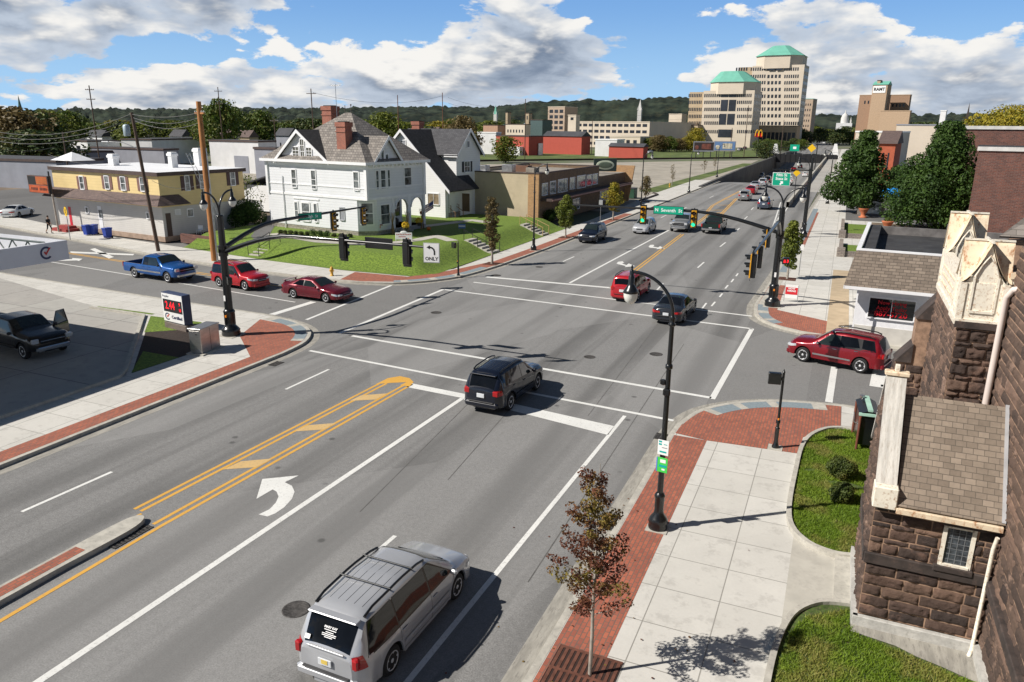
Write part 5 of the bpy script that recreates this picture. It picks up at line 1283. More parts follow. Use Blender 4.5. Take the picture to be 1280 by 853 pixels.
class Bld:
 def __init__(s, name, label, cat, corner, z0, rz, group=None):
  s.o = Vector((corner[0], corner[1], z0)); s.rz = rz; s.root = thing(name, label, cat, tuple(s.o), rz, group)
  s.M = Matrix.Translation(s.o) @ Matrix.Rotation(rz, 4, 'Z'); s.I = s.M.inverted()
 def loc(s, p): return s.I @ Vector(p)
 def _ray(s, px, py):
  a = s.I @ Vector((0, 0, CAM_H)); v = s.I.to_3x3() @ _ray(px, py); return a, v
 def A(s, px, py, y=0.0): a, v = s._ray(px, py); t = (y - a.y) / v.y; p = a + v * t; return p.x, p.z
 def B(s, px, py, x=0.0): a, v = s._ray(px, py); t = (x - a.x) / v.x; p = a + v * t; return p.y, p.z
 def H(s, px, py, z): a, v = s._ray(px, py); t = (z - a.z) / v.z; p = a + v * t; return p.x, p.y
 def part(s, name, mb, parent=None): return mb.build(name, parent or s.root)
 def win(s, face, u0, u1, z0, z1, off=0.0, frame=None, pane=None, bars=(0, 1), fw=.09, shutters=None, sill=True, name='window', arch=False):
  frame = frame or TRIM; pane = pane or WPANE
  if face == 'A': f_ = lambda u, z, d: (u, off - d, z)
  elif face == 'B': f_ = lambda u, z, d: (off + d, u, z)
  m_ = MB()
  def bx(a0, a1, b0, b1, d0, d1, mt): p, q = f_(a0, b0, d0), f_(a1, b1, d1); m_.bb(tuple(min(x, y) for x, y in zip(p, q)), tuple(max(x, y) for x, y in zip(p, q)), mt)
  bx(u0 - fw, u0, z0 - fw, z1 + fw, 0, .06, frame); bx(u1, u1 + fw, z0 - fw, z1 + fw, 0, .06, frame); bx(u0, u1, z1, z1 + fw * 1.3, 0, .07, frame); bx(u0, u1, z0 - fw, z0, 0, .07 if not sill else .12, frame)
  nv, nh = bars
  for i in range(nv): x = lerp(u0, u1, (i + 1) / (nv + 1)); bx(x - .02, x + .02, z0, z1, .01, .045, frame)
  for i in range(nh): z = lerp(z0, z1, (i + 1) / (nh + 1)); bx(u0, u1, z - .025, z + .025, .01, .05, frame)
  w = m_.build(name, s.root)
  g = MB(); p, q = f_(u0, z0, .006), f_(u1, z1, .012); g.bb(tuple(min(a, b) for a, b in zip(p, q)), tuple(max(a, b) for a, b in zip(p, q)), pane); g.build('pane', w)
  if shutters:
   for a0, a1 in ((u0 - fw - .42, u0 - fw - .02), (u1 + fw + .02, u1 + fw + .42)):
    m_ = MB(); bx(a0, a1, z0 - .03, z1 + .03, 0, .05, shutters)
    k = int((z1 - z0) / .12)
    for i in range(k): z = z0 + (i + .5) * (z1 - z0) / k; bx(a0 + .05, a1 - .05, z - .015, z + .015, .05, .062, shutters)
    m_.build('shutter', w)
  return w
 def winpx(s, face, a, b, off=0.0, **k):      # rectangle given by two picture corners
  F = s.A if face == 'A' else s.B
  u0, z1 = F(a[0], a[1], off); u1, z0 = F(b[0], b[1], off)
  um = (u0 + u1) / 2
  return s.win(face, min(u0, u1), max(u0, u1), min(z0, z1), max(z0, z1), off, **k)
 def panel(s, name, face, a, b, mt, off=0.0, d=.03, parent=None):
  F = s.A if face == 'A' else s.B
  u0, z1 = F(a[0], a[1], off); u1, z0 = F(b[0], b[1], off); u0, u1 = min(u0, u1), max(u0, u1)
  m_ = MB()
  if face == 'A': m_.bb((u0, off - d, z0), (u1, off + .01, z1), mt)
  else: m_.bb((off - .01, u0, z0), (off + d, u1, z1), mt)
  return m_.build(name, parent or s.root)
def chimney(B, x, y, z0, z1, wx, wy, name='chimney'):
 m_ = MB(); m_.bb((x - wx / 2, y - wy / 2, z0), (x + wx / 2, y + wy / 2, z1 - .9), REDBR); m_.bb((x - wx / 2 - .06, y - wy / 2 - .06, z1 - .9), (x + wx / 2 + .06, y + wy / 2 + .06, z1 - .78), REDBR)
 m_.bb((x - wx / 2, y - wy / 2, z1 - .78), (x + wx / 2, y + wy / 2, z1 - .4), REDBR); m_.bb((x - wx / 2 - .08, y - wy / 2 - .08, z1 - .4), (x + wx / 2 + .08, y + wy / 2 + .08, z1), REDBR)
 m_.bb((x - wx / 2 + .12, y - wy / 2 + .12, z1), (x + wx / 2 - .12, y + wy / 2 - .12, z1 + .08), UNDER)
 return m_.build(name, B.root)
# ---- lawns of the two white houses (raised bank)
mb = MB(); rnd = random.Random(5)
LX0, LX1, LY0, LY1 = -55.6, -28.15, 48.2, 80.0
def lawn_z(x, y):
 yb = pl([(-55, 50.8), (-44.4, 49.0), (-35.5, 48.15), (-29.4, 48.35), (-28, 50.5)], x); xb = -28.2
 d = min(y - yb, (xb - x) * 1.0, 9)
 # steps and path cut
 t = max(0, min(1, d / 3.4)); return CH + .01 + 1.0 * t * t * (3 - 2 * t) + .03 * mnoise.noise((x * .6, y * .6, 0))
nx, ny = 56, 64
vs = []; fs = []
for j in range(ny + 1):
 for i in range(nx + 1):
  x = lerp(LX0, LX1, i / nx); yb = pl([(-55, 50.8), (-44.4, 49.0), (-35.5, 48.15), (-29.4, 48.35), (-28, 50.5)], x); y = lerp(yb, LY1, (j / ny) ** 1.4)
  vs.append((x, y, lawn_z(x, y)))
fs = [(j * (nx + 1) + i, j * (nx + 1) + i + 1, (j + 1) * (nx + 1) + i + 1, (j + 1) * (nx + 1) + i) for j in range(ny) for i in range(nx)]
mb.add(vs, fs, GRASSM, True); struct('raised_lawn', mb)
HZ = 1.1
# ---- white Victorian house
c = G(461, 297, HZ)
V = Bld('victorian_house', 'white two-storey Victorian house with red chimneys and arched porch on the far corner', 'house', (c.x, c.y), HZ, R(-9))
Wa = -V.A(340, 285)[0]; Wb = V.B(531, 280)[0]; EZ = V.A(459, 207)[1]; ez = EZ
Wa = min(max(Wa, 10), 17); Wb = max(7.0, min(Wb, 13))
BZ = V.A(459, 251)[1]
m_ = MB()
m_.prism([(-Wa, 0), (0, 0), (0, Wb), (-Wa, Wb)], BZ, ez, WSID, top=TRIM)                     # upper storey
ch = 1.3; pw = Wb * .56
m_.prism([(-Wa, 0), (-ch, 0), (0.0 - .02, ch), (-.02, Wb - pw), (-3.0, Wb - pw), (-3.0, Wb), (-Wa, Wb)], .45, BZ, WSID)
m_.build('wall', V.root)
m_ = MB(); m_.prism([(-Wa + .05, .05), (-ch - .05, .05), (-.08, ch), (-.08, Wb - pw), (-.08, Wb), (-Wa + .05, Wb)], -.6, .45, STONEF); m_.build('foundation', V.root)
m_ = MB()
for z, h, d in ((BZ - .02, .22, .06), (ez - .38, .30, .05), (BZ + 1.0, .10, .05)): m_.prism([(-Wa - d, -d), (d, -d), (d, Wb + d), (-Wa - d, Wb + d)], z, z + h, TRIM)
for x, y in ((-Wa, 0), (0, 0), (0, Wb)): m_.box((x, y, (BZ + ez) / 2), (.3, .3, ez - BZ - .02), TRIM)
m_.build('trim', V.root)
ov = .5
m_ = MB(); m_.prism([(-Wa - ov, -ov), (ov, -ov), (ov, Wb + ov), (-Wa - ov, Wb + ov)], ez, ez + .26, TRIM);
for k in range(14): m_.box((.18, .5 + k * (Wb - 1) / 13, ez - .10), (.36, .12, .2), TRIM)
m_.build('cornice', V.root)
rz0 = ez + .262
ax, ay = -Wa * .43, Wb * .5
apx = V.A(438, 141, ay); AZ = apx[1]; ax = apx[0]
m_ = MB(); e = ov - .05; q = [(-Wa - e, -e, rz0), (e, -e, rz0), (e, Wb + e, rz0), (-Wa - e, Wb + e, rz0)]
r1_, r2_ = (ax - .7, ay, AZ), (ax + .1, ay, AZ)
m_.add([*q, r1_, r2_], [(0, 1, 5, 4), (1, 2, 5), (2, 3, 4, 5), (3, 0, 4)], SLATE_R); rf = m_.build('roof', V.root)
m_ = MB(); m_.tube([(r1_[0], ay, AZ), (r1_[0], ay, AZ + .7)], .03, BROWNT, 6); m_.tube([(r2_[0], ay, AZ), (r2_[0], ay, AZ + .7)], .03, BROWNT, 6); m_.sphere((r2_[0], ay, AZ + .72), .08, BROWNT, 8); m_.build('finial', rf)
def gable(B, face, u0, u1, uc, z0, z1, depth, off, wallm, roofm, wins=(), ov=.35, name='gable'):
 f_ = (lambda u, d, z: (u, off + d, z)) if face == 'A' else (lambda u, d, z: (off - d, u, z))
 m_ = MB(); tri = [f_(u0, 0, z0), f_(u1, 0, z0), f_(uc, 0, z1)]
 if face == 'B': tri = [tri[0], tri[1], tri[2]]
 m_.add([f_(u0, 0, z0), f_(u1, 0, z0), f_(uc, 0, z1), f_(u0, depth, z0), f_(u1, depth, z0), f_(uc, depth, z1)], [(0, 1, 2), (0, 2, 5, 3), (1, 4, 5, 2)], wallm)
 g = m_.build(name, B.root)
 m_ = MB()
 for ue in (u0, u1):
  k = (z1 - z0) / (uc - ue); eu = ue - math.copysign(ov, uc - ue); ezz = z0 - abs(k) * ov
  a, b, c_, d_ = f_(eu, -ov, ezz + .06), f_(uc, -ov, z1 + .06), f_(uc, depth, z1 + .06), f_(eu, depth, ezz + .06)
  P = [Vector(x) for x in (a, b, c_, d_)]; n = (P[1] - P[0]).cross(P[2] - P[0]);
  if n.z < 0: P = P[::-1]
  m_.slab(P, .10, roofm)
  # barge boards
 m_.build('gable_roof', g)
 m_ = MB()
 for ue in (u0, u1):
  k = (z1 - z0) / (uc - ue); eu = ue - math.copysign(ov, uc - ue); ezz = z0 - abs(k) * ov
  vs_ = [f_(eu, -ov - .04, ezz - .16), f_(uc, -ov - .04, z1 - .16), f_(uc, -ov - .04, z1 + .17), f_(eu, -ov - .04, ezz + .17)]; ws = [f_(eu, -ov + .03, ezz - .16), f_(uc, -ov + .03, z1 - .16), f_(uc, -ov + .03, z1 + .17), f_(eu, -ov + .03, ezz + .17)]
  m_.add(vs_ + ws, [(0, 1, 2, 3), (7, 6, 5, 4), (0, 4, 5, 1), (3, 2, 6, 7), (0, 3, 7, 4)], TRIM)
 m_.build('barge_board', g)
 return g
gx0, gx1 = V.A(349, 203)[0], V.A(411, 205)[0]; gc, gz = V.A(374, 164)
gable(V, 'A', gx0, gx1, gc, rz0, gz, 6.0, -.05, WSID, DARKSH)  # dark shingle puts the shade of this gable's right slope into the colour
for a, b in (((366, 184), (374, 197)), ((375, 174.5), (381, 197)), ((383, 185), (390, 197))): V.winpx('A', a, b, off=-.06, bars=(1, 2), pane=mat('diamond_pane_glass', (.10, .10, .08), .3, var=.3))
gy0, gy1 = V.B(465, 206)[0], V.B(499, 203)[0]; gcy, gzy = V.B(482, 172)
gy0 = max(.1, gy0)
gable(V, 'B', gy0, gy1, gcy, rz0, gzy, 5.5, .05, WSID, SLATE_R)
for a, b in (((470.5, 195), (474, 201)), ((476, 188), (479.5, 200)), ((481.5, 193.5), (485, 199.5))): V.winpx('B', a, b, off=.06, bars=(0, 0), fw=.12)
for a, b in (((364.5, 212.5), (371, 234)), ((389, 213.5), (395.5, 236)), ((442, 215.5), (449, 237.5))): V.winpx('A', a, b)
for a, b in (((368.5, 253), (373.5, 274)), ((377.5, 254), (388, 276)), ((392.5, 255), (397.5, 277))): V.winpx('A', a, b, fw=.12)
V.panel('window_header', 'A', (367, 246.5), (399, 251), TRIM, 0, .07)
V.winpx('A', (425, 260), (431, 275), bars=(0, 0), frame=mat('grey_frame', (.4, .41, .43), .5), pane=mat('grey_vent', (.25, .26, .28), .6))
for a, b in (((469.5, 214), (473.5, 236.5)), ((475.5, 213.5), (482, 235.5)), ((484, 213), (487.5, 234.5)), ((505, 210.5), (514, 232))): V.winpx('B', a, b)
V.winpx('B', (475.5, 257), (487, 279), off=-.02)
# corner bay window
m_ = MB(); T_ = Matrix.Translation((-ch / 2 - .01, ch / 2 - .01, 0)) @ Matrix.Rotation(R(45), 4, 'Z')
m_.bb((-.62, -.08, 1.0), (.62, 0, 3.2), TRIM, M=T_); w = m_.build('window', V.root); m_ = MB(); m_.bb((-.5, -.10, 1.12), (.5, -.085, 3.05), WPANE, M=T_); m_.bb((-.5, -.11, 2.1), (.5, -.10, 2.18), TRIM, M=T_); m_.build('pane', w)
# porch arches on the street side
m_ = MB(); y0 = Wb - pw; n = 2; wy = pw / n; HA = BZ; zs = BZ - .18 - (wy / 2 - .22)
for k in range(n):
 a0 = y0 + k * wy; r = wy / 2 - .22; cy_ = a0 + wy / 2
 pts = [(a0, HA), (a0, .3), (a0 + .22, .3), (a0 + .22, zs)] + [(cy_ - r * math.cos(math.pi * i / 12), zs + r * math.sin(math.pi * i / 12) * 1.0) for i in range(1, 12)] + [(a0 + wy - .22, zs), (a0 + wy - .22, .3), (a0 + wy, .3), (a0 + wy, HA)]
 # build as quads strip between arch and top
 up = [(a0 + .22 + (wy - .44) * i / 12, HA) for i in range(13)]; lo = [(a0 + .22, zs)] + [(cy_ - r * math.cos(math.pi * i / 12), zs + r * math.sin(math.pi * i / 12)) for i in range(1, 12)] + [(a0 + wy - .22, zs)]
 for i in range(12):
  for xo, rev in ((0.0, False), (-.25, True)):
   q_ = [(xo, lo[i][0], lo[i][1]), (xo, lo[i + 1][0], lo[i + 1][1]), (xo, up[i + 1][0], up[i + 1][1]), (xo, up[i][0], up[i][1])]
   m_.add(q_[::-1] if rev else q_, [(0, 1, 2, 3)], WSID)
  m_.add([(0, lo[i][0], lo[i][1]), (-.25, lo[i][0], lo[i][1]), (-.25, lo[i + 1][0], lo[i + 1][1]), (0, lo[i + 1][0], lo[i + 1][1])], [(0, 1, 2, 3)], TRIM)
  # raised arch ring
  m_.tube([(.03, lo[i][0], lo[i][1] + .02), (.03, lo[i + 1][0], lo[i + 1][1] + .02)], .07, TRIM, 6)
for k in range(n + 1): m_.box((-.125, y0 + k * wy, (.3 + HA) / 2), (.26, .44 if 0 < k < n else .3, HA - .3), TRIM)
m_.build('porch_arches', V.root)
m_ = MB(); m_.bb((-2.95, y0, .05), (.1, Wb, .45), mat('porch_floor_grey', (.3, .3, .3), .7));
for i in range(3): m_.bb((.1 + i * .3, y0 + .4, -.2), (.4 + i * .3, y0 + wy - .3, .33 - i * .15), CURBM)
m_.build('porch_floor', V.root)
m_ = MB(); m_.bb((-3.0, y0 + .9, .45), (-2.9, y0 + 1.9, 2.7), mat('dark_door', (.03, .02, .018), .4)); m_.build('door', V.root); V.win('B', y0 + 2.2, Wb - .4, 1.1, 2.9, -2.99, pane=GLASSD); m_ = MB(); m_.bb((-2.2, y0 - .02, .5), (-.4, y0 + .04, 2.9), GLASSD); m_.build('side_window', V.root); m_ = MB(); m_.bb((-1.9, y0 + .5, .46), (-1.2, y0 + 2.1, 1.2), DARKGREY, bev=.1); m_.build('porch_bench', V.root)  # dark glass panels added to imitate the shade inside the porch arches
def on(px, py, z):       # house-height ground point
 return G(px, py, z)
# chimneys
def chim_px(B, pxc, ytop, y, wx, wy, zb): x, z = B.A(pxc, ytop, y); return chimney(B, x, y, zb, z, wx, wy)
chim_px(V, 429.5, 153, 1.1, 1.15, .9, rz0 - .1); chim_px(V, 412.5, 133, Wb * .62, 1.3, 1.1, rz0 + 1)
m_ = MB(); xx, zz_ = V.A(419, 105, Wb * .6); m_.tube([(xx, Wb * .6, AZ - 2), (xx, Wb * .6, zz_)], .03, STEEL, 5)
for k in range(5): m_.tube([(xx - .9 + k * .1, Wb * .6, zz_ - .1 - k * .03), (xx + .9 - k * .1, Wb * .6, zz_ - .1 - k * .03)], .012, STEEL, 4)
m_.build('aerial', V.root)
# left lower wing
m_ = MB(); m_.prism([(-Wa - 1.6, 1.2), (-Wa - .02, 1.2), (-Wa - .02, Wb), (-Wa - 1.6, Wb)], -.2, ez - .1, WSID, top=TRIM); m_.build('side_wing', V.root)
m_ = MB(); m_.add([(-Wa - 2, .9, ez), (-Wa + .0, .9, ez), (-Wa - 0, Wb, ez), (-Wa - 2, Wb, ez), (-Wa + 1.6, 3, ez + 2.6), (-Wa + 1.6, Wb - 2, ez + 2.6)], [(0, 1, 4), (0, 4, 5, 3), (0, 3, 2, 1)], SLATE_R); m_.build('wing_roof', V.root)
m_ = MB(); m_.tube([(-Wa + 2.2, -.08, -.2), (-Wa + 2.2, -.08, 5.2)], .05, TRIM, 6); m_.build('downpipe', V.root)
# ---- second white house with saltbox roof
c = G(557, 273, HZ)
S2 = Bld('white_gabled_house', 'white two-storey house with black shutters and a long dark saltbox roof', 'house', (c.x, c.y), HZ, R(-7))
xa, za = S2.A(503, 163); xe, zee = S2.A(561, 236); xl = xa - (xe - xa) * .55
k_ = (za - zee) / (xe - xa)
zl = za - k_ * (xa - xl)
m_ = MB(); dpt = 5.5
m_.add([(xl, 0, -.3), (0, 0, -.3), (0, 0, zee + k_ * xe), (xa, 0, za), (xl, 0, zl), (xl, dpt, -.3), (0, dpt, -.3), (0, dpt, zee + k_ * xe), (xa, dpt, za), (xl, dpt, zl)],
 [(0, 1, 2, 3, 4), (1, 6, 7, 2), (5, 0, 4, 9)], WSID2); m_.build('wall', S2.root)
m_ = MB()
m_.slab([(xa, -.4, za + .02), (xa, dpt, za + .02), (xe + .4, dpt, zee - k_ * .4 + .02), (xe + .4, -.4, zee - k_ * .4 + .02)][::-1], .14, DARKSH)
m_.slab([(xa, -.4, za + .02), (xa, dpt, za + .02), (xl - .3, dpt, zl - k_ * .3), (xl - .3, -.4, zl - k_ * .3)], .14, GREYSH); m_.build('roof', S2.root)
m_ = MB()
for a, b in (((xa, za), (xe + .4, zee - k_ * .4)), ((xa, za), (xl - .3, zl - k_ * .3))):
 m_.add([(a[0], -.46, a[1] - .2), (b[0], -.46, b[1] - .2), (b[0], -.46, b[1] + .17), (a[0], -.46, a[1] + .17), (a[0], -.38, a[1] - .2), (b[0], -.38, b[1] - .2), (b[0], -.38, b[1] + .17), (a[0], -.38, a[1] + .17)], [(0, 1, 2, 3), (4, 7, 6, 5), (0, 4, 5, 1), (3, 2, 6, 7)], TRIM)
m_.build('barge_board', S2.root)
# main block behind to the right
mx1 = S2.A(571, 250, 3.0)[0]; Bd = S2.B(597.5, 250, mx1)[0]; Bd = max(3 + 5.0, min(Bd, 3 + 9)); ze = S2.A(571, 192, 3.0)[1]; zr = S2.B(586, 163, mx1)[1]
m_ = MB(); yc = (3 + Bd) / 2
m_.add([(-9, 3, -.3), (mx1, 3, -.3), (mx1, Bd, -.3), (-9, Bd, -.3), (-9, 3, ze), (mx1, 3, ze), (mx1, Bd, ze), (-9, Bd, ze), (-9, yc, zr), (mx1, yc, zr)], [(0, 1, 5, 4), (1, 2, 6, 9, 5), (2, 3, 7, 6), (3, 0, 4, 8, 7)], WSID2); m_.build('wall', S2.root)
kk = (zr - ze) / (yc - 3); m_ = MB()
m_.slab([(-9.3, 3 - .35, ze - kk * .35 + .04), (mx1 + .4, 3 - .35, ze - kk * .35 + .04), (mx1 + .4, yc, zr + .04), (-9.3, yc, zr + .04)], .13, GREYSH)
m_.slab([(-9.3, yc, zr + .04), (mx1 + .4, yc, zr + .04), (mx1 + .4, Bd + .35, ze - kk * .35 + .04), (-9.3, Bd + .35, ze - kk * .35 + .04)], .13, GREYSH); m_.build('roof', S2.root)
m_ = MB()
for (ya, zaa, yb_, zbb) in ((3 - .35, ze - kk * .35, yc, zr), (Bd + .35, ze - kk * .35, yc, zr)):
 xo = mx1 + .42; m_.add([(xo, ya, zaa - .15), (xo, yb_, zbb - .15), (xo, yb_, zbb + .2), (xo, ya, zaa + .2), (xo - .06, ya, zaa - .15), (xo - .06, yb_, zbb - .15), (xo - .06, yb_, zbb + .2), (xo - .06, ya, zaa + .2)], [(0, 1, 2, 3), (7, 6, 5, 4), (3, 2, 6, 7), (4, 5, 1, 0)], TRIM)
m_.bb((-2, 2.62, ze - .42), (mx1 + .4, 2.78, ze - .12), TRIM); m_.build('barge_board', S2.root)
for a, b in (((580.5, 202.5), (587, 214.5)), ((580.5, 238), (587, 250))): S2.winpx('B', a, b, off=mx1, bars=(1, 1), shutters=LETTERK, fw=.1)
S2.winpx('B', (583.5, 177), (586.5, 184), off=mx1, bars=(0, 0), pane=mat('grey_vent'))
S2.winpx('A', (535, 242), (549, 256), bars=(1, 0), pane=mat('beige_blind', (.22, .17, .11), .4, var=.4))
S2.winpx('A', (501, 176), (507, 183), bars=(0, 0), pane=mat('grey_vent'))
chim_px(S2, 522, 152, yc + .2, 1.1, .9, zr - .6)
m_ = MB(); x0_ = .05; m_.bb((x0_, .6, -.3), (mx1 - .03, 2.9, .55), STONEF); m_.bb((x0_, .6, .55), (.16, .75, 2.9), TRIM); m_.build('porch', S2.root)
m_ = MB(); m_.bb((.3, 2.93, .56), (1.3, 2.99, 2.6), mat('brown_door', (.13, .08, .05), .5)); m_.build('door', S2.root)
m_ = MB()
for i in range(4): m_.bb((mx1 - .02 + i * .3, .7, -.4), (mx1 + .28 + i * .3, 2.2, .42 - i * .17), CURBM)
m_.build('front_steps', S2.root)
for yy in (.65, 2.25):
 m_ = MB(); rm = mat('brown_wood_rail', (.22, .12, .06), .7); m_.tube([(.2, yy, 1.4), (mx1, yy, 1.4), (mx1 + 1.4, yy, .65)], .04, rm, 6);
 for xx, zt_ in ((.3, 1.4), (mx1, 1.4), (mx1 + 1.4, .7)): m_.tube([(xx, yy, -.3), (xx, yy, zt_)], .04, rm, 6)
 m_.build('stair_rail', S2.root)
# ---- brown brick shop
c = G(672.5, 281, .15)
SH = Bld('brick_shop', 'long low brown brick shop building with tan end wall and flat gravel roof', 'shop', (c.x, c.y), .1, R(-2.0))
zt = SH.A(672.5, 218)[1]; wA = -SH.A(598, 240)[0]; y1_ = SH.B(749, 215)[0]; y2_ = SH.B(782, 225)[0]; zt2 = SH.B(760, 219)[1]
wA = max(wA, 11)
y1_ = min(max(y1_, 20), 36); y2_ = min(max(y2_, y1_ + 6), y1_ + 14)
m_ = MB(); m_.prism([(-wA, 0), (-1.35, 0), (-1.35, .3), (-wA, .3)], 0, zt, TANW); m_.build('end_wall', SH.root)
m_ = MB(); m_.prism([(-1.35, -.02), (0, -.02), (0, .3), (-1.35, .3)], 0, zt, ORBR); m_.build('corner_pier', SH.root)
m_ = MB(); m_.prism([(-.3, .3), (0, .3), (0, y1_), (-.3, y1_)], 0, zt, BROWNBR); m_.prism([(-wA, y1_ - .3), (-.3, y1_ - .3), (-.3, y1_), (-wA, y1_)], 0, zt, BROWNBR); m_.prism([(-wA, .3), (-wA + .3, .3), (-wA + .3, y1_ - .3), (-wA, y1_ - .3)], 0, zt, TANW)
m_.prism([(-8, y1_), (0, y1_), (0, y2_), (-8, y2_)], 0, zt2, BROWNBR, top=FLATR); m_.build('wall', SH.root)
m_ = MB(); m_.prism([(-wA + .3, .3), (-.3, .3), (-.3, y1_ - .3), (-wA + .3, y1_ - .3)], zt - .75, zt - .35, FLATR); m_.build('roof', SH.root)
m_ = MB()
for a, b in (((-wA - .04, -.06, zt), (.05, .32, zt + .12)), ((-.32, .32, zt), (.05, y1_ + .05, zt + .12)), ((-wA - .04, y1_ - .32, zt), (-.32, y1_ + .05, zt + .12)), ((-wA - .04, .32, zt), (-wA + .32, y1_ - .32, zt + .12))): m_.bb(a, b, BROWNT)
m_.build('parapet_cap', SH.root)
mirror = mat('reflective_shop_glass', (.22, .26, .28), .06, .6, var=.6, vscale=2.5)
for a, b in (((677.7, 230.5), (684, 243)), ((687.7, 228), (694, 241)), ((697.7, 225.5), (708.5, 238.5)), ((712.5, 223), (718, 235.5)), ((721.5, 221), (731.5, 233.5)), ((733.7, 219.8), (739.3, 231)), ((741, 218.5), (746.5, 229.5))): SH.winpx('B', a, b, bars=(0, 0), pane=mirror, fw=.08)
for a, b in (((700, 247), (712, 262)), ((716, 250), (724, 260)), ((750, 240), (753.5, 250)), ((756, 238.5), (759.5, 249))): SH.winpx('B', a, b, bars=(1, 0), pane=WPANE, frame=TRIM)
za0 = SH.B(680, 252)[1]; m_ = MB(); zc = max(2.7, min(za0, 3.6)); m_.bb((.0, .6, zc), (1.5, y2_ - 1, zc + .32), BROWNT, bev=.02); m_.bb((1.5, .6, zc + .05), (1.54, y2_ - 1, zc + .22), mat('rusty_pink_fascia', (.35, .2, .17), .7)); m_.build('street_canopy', SH.root)
m_ = MB(); yb = y2_ - .2; m_.add([(-5, yb, 0), (.6, yb, 0), (1.4, yb, zt2 + 1.0), (-5, yb, zt2 + 1.0), (-5, yb + .35, 0), (.6, yb + .35, 0), (1.4, yb + .35, zt2 + 1.0), (-5, yb + .35, zt2 + 1.0)], [(0, 1, 2, 3), (7, 6, 5, 4), (1, 5, 6, 2), (3, 2, 6, 7), (0, 3, 7, 4)], ORBR); m_.build('fin_wall', SH.root)
yy, zz_ = SH.B(756, 216, -1.5); TS = Matrix.Translation((-1.5, yy, zt2 + 1.25)) @ Matrix.Rotation(R(-62), 4, 'Z')
m_ = MB(); m_.bb((-.2, -1.7, -.9), (.2, 1.7, .9), mat('dark_green_sign', (.015, .03, .025), .4), M=TS, bev=.02); sb = m_.build('roof_sign', SH.root)
m_ = MB(); m_.sphere((.2, 0, 0), (.05, 1.35, .68), mat('cream_oval', (.45, .50, .38), .5), 20, M=TS); m_.sphere((.24, 0, 0), (.05, 1.05, .45), mat('olive_oval', (.10, .13, .09), .5), 20, M=TS); m_.build('oval_emblem', sb)
for (x_, y_, sx, sy, sz, mt_) in ((-9.6, 4.5, 1.3, 1.2, .9, STEEL), (-7.0, 6.5, 1.4, 1.2, 1.0, STEEL), (-6.3, 9, 2.2, 1.4, .8, mat('rusty_unit', (.16, .08, .05), .8)), (-10.6, 1.5, 1.2, 1.2, 1.4, BROWNT), (-4.6, 8.5, 1.2, 1.6, .6, FLATR)):
 m_ = MB(); m_.bb((x_ - sx / 2, y_ - sy / 2, zt - .36), (x_ + sx / 2, y_ + sy / 2, zt - .36 + sz), mt_, bev=.04); m_.box((x_, y_, zt - .34 + sz), (sx * .5, sy * .5, .06), UNDER)
 o = m_.build('roof_unit', SH.root)
m_ = MB(); m_.sphere((-wA + 1.7, 3, zt - .35), (.9, .9, .35), WHITE, 12); m_.build('skylight_dome', SH.root)
# ---- yellow two-storey building
c = G(207, 303, .12)
YB = Bld('yellow_building', 'yellow two-storey building with white flat roof and brown shingled awning', 'building', (c.x, c.y), .12, R(-6.5))
wA = -YB.A(77, 292)[0]; zt = YB.A(197, 216)[1]; zA = YB.A(200, 252)[1]; zB_ = YB.A(203, 260)[1]
wB = min(max(YB.B(303, 240)[0], 10), 24)
m_ = MB(); m_.prism([(-wA, 0), (0, 0), (0, wB), (-wA, wB)], zB_, zt, YSID, top=WROOF)
m_.build('upper_wall', YB.root)
m_ = MB(); m_.prism([(-wA, 0.05), (-.05, 0.05), (-.05, wB - .05), (-wA, wB - .05)], .5, zB_, GSID); m_.build('lower_wall', YB.root)
m_ = MB(); m_.prism([(-wA + .02, 0.0), (0, 0.0), (0, wB - .1), (-wA + .02, wB - .1)], 0, .5, mat('pinkish_plinth', (.33, .24, .18), .9, var=.2)); m_.build('plinth', YB.root)
m_ = MB(); m_.prism([(-wA - .25, -.25), (.25, -.25), (.25, wB + .25), (-wA - .25, wB + .25)], zt - .35, zt + .02, BROWNT, top=WROOF); m_.build('roof_edge', YB.root)
m_ = MB(); m_.add([(-wA - .6, 0, zA + .55), (.02, 0, zA + .55), (.02, -1.1, zA - .35), (-wA - .6, -1.1, zA - .35), (-wA - .6, 0, zA - .35), (.02, 0, zA - .35)], [(0, 3, 2, 1), (2, 3, 4, 5), (0, 4, 3), (1, 2, 5)], BROWNSH)
m_.add([(.02, -1.1, zA - .35), (0.02, 0, zA + .55), (.02, 2.0, zA + .55), (1.0, 2.6, zA - .35), (1.0, -1.1, zA - .35)], [(0, 4, 3, 2, 1)], BROWNSH); m_.build('awning', YB.root)
W1 = lambda x, y: (x / 4, 100 + y / 4)
for a, b in (((397, 484), (424, 546)), ((522, 482), (550, 545)), ((602, 486), (632, 551)), ((700, 490), (728, 556))): YB.winpx('A', W1(*a), W1(*b), shutters=mat('pinkish_brown_shutter', (.22, .12, .10), .6))
for a, b in (((922, 482), (948, 550)), ((997, 478), (1022, 540)), ((1150, 463), (1175, 525))): YB.winpx('B', W1(*a), W1(*b), shutters=MAROONSH)
for a, b in (((428, 638), (444, 665)), ((733, 664), (748, 692))): YB.winpx('A', W1(*a), W1(*b), off=.05, bars=(0, 0))
YB.winpx('B', W1(936, 650), W1(965, 680), off=-.05, bars=(0, 0)); YB.winpx('B', W1(876, 653), W1(900, 670), off=-.05, bars=(3, 0), pane=WHITE)
YB.panel('red_door', 'A', W1(340, 634), W1(366, 728), mat('bright_red_door', (.55, .01, .03), .4), .05)
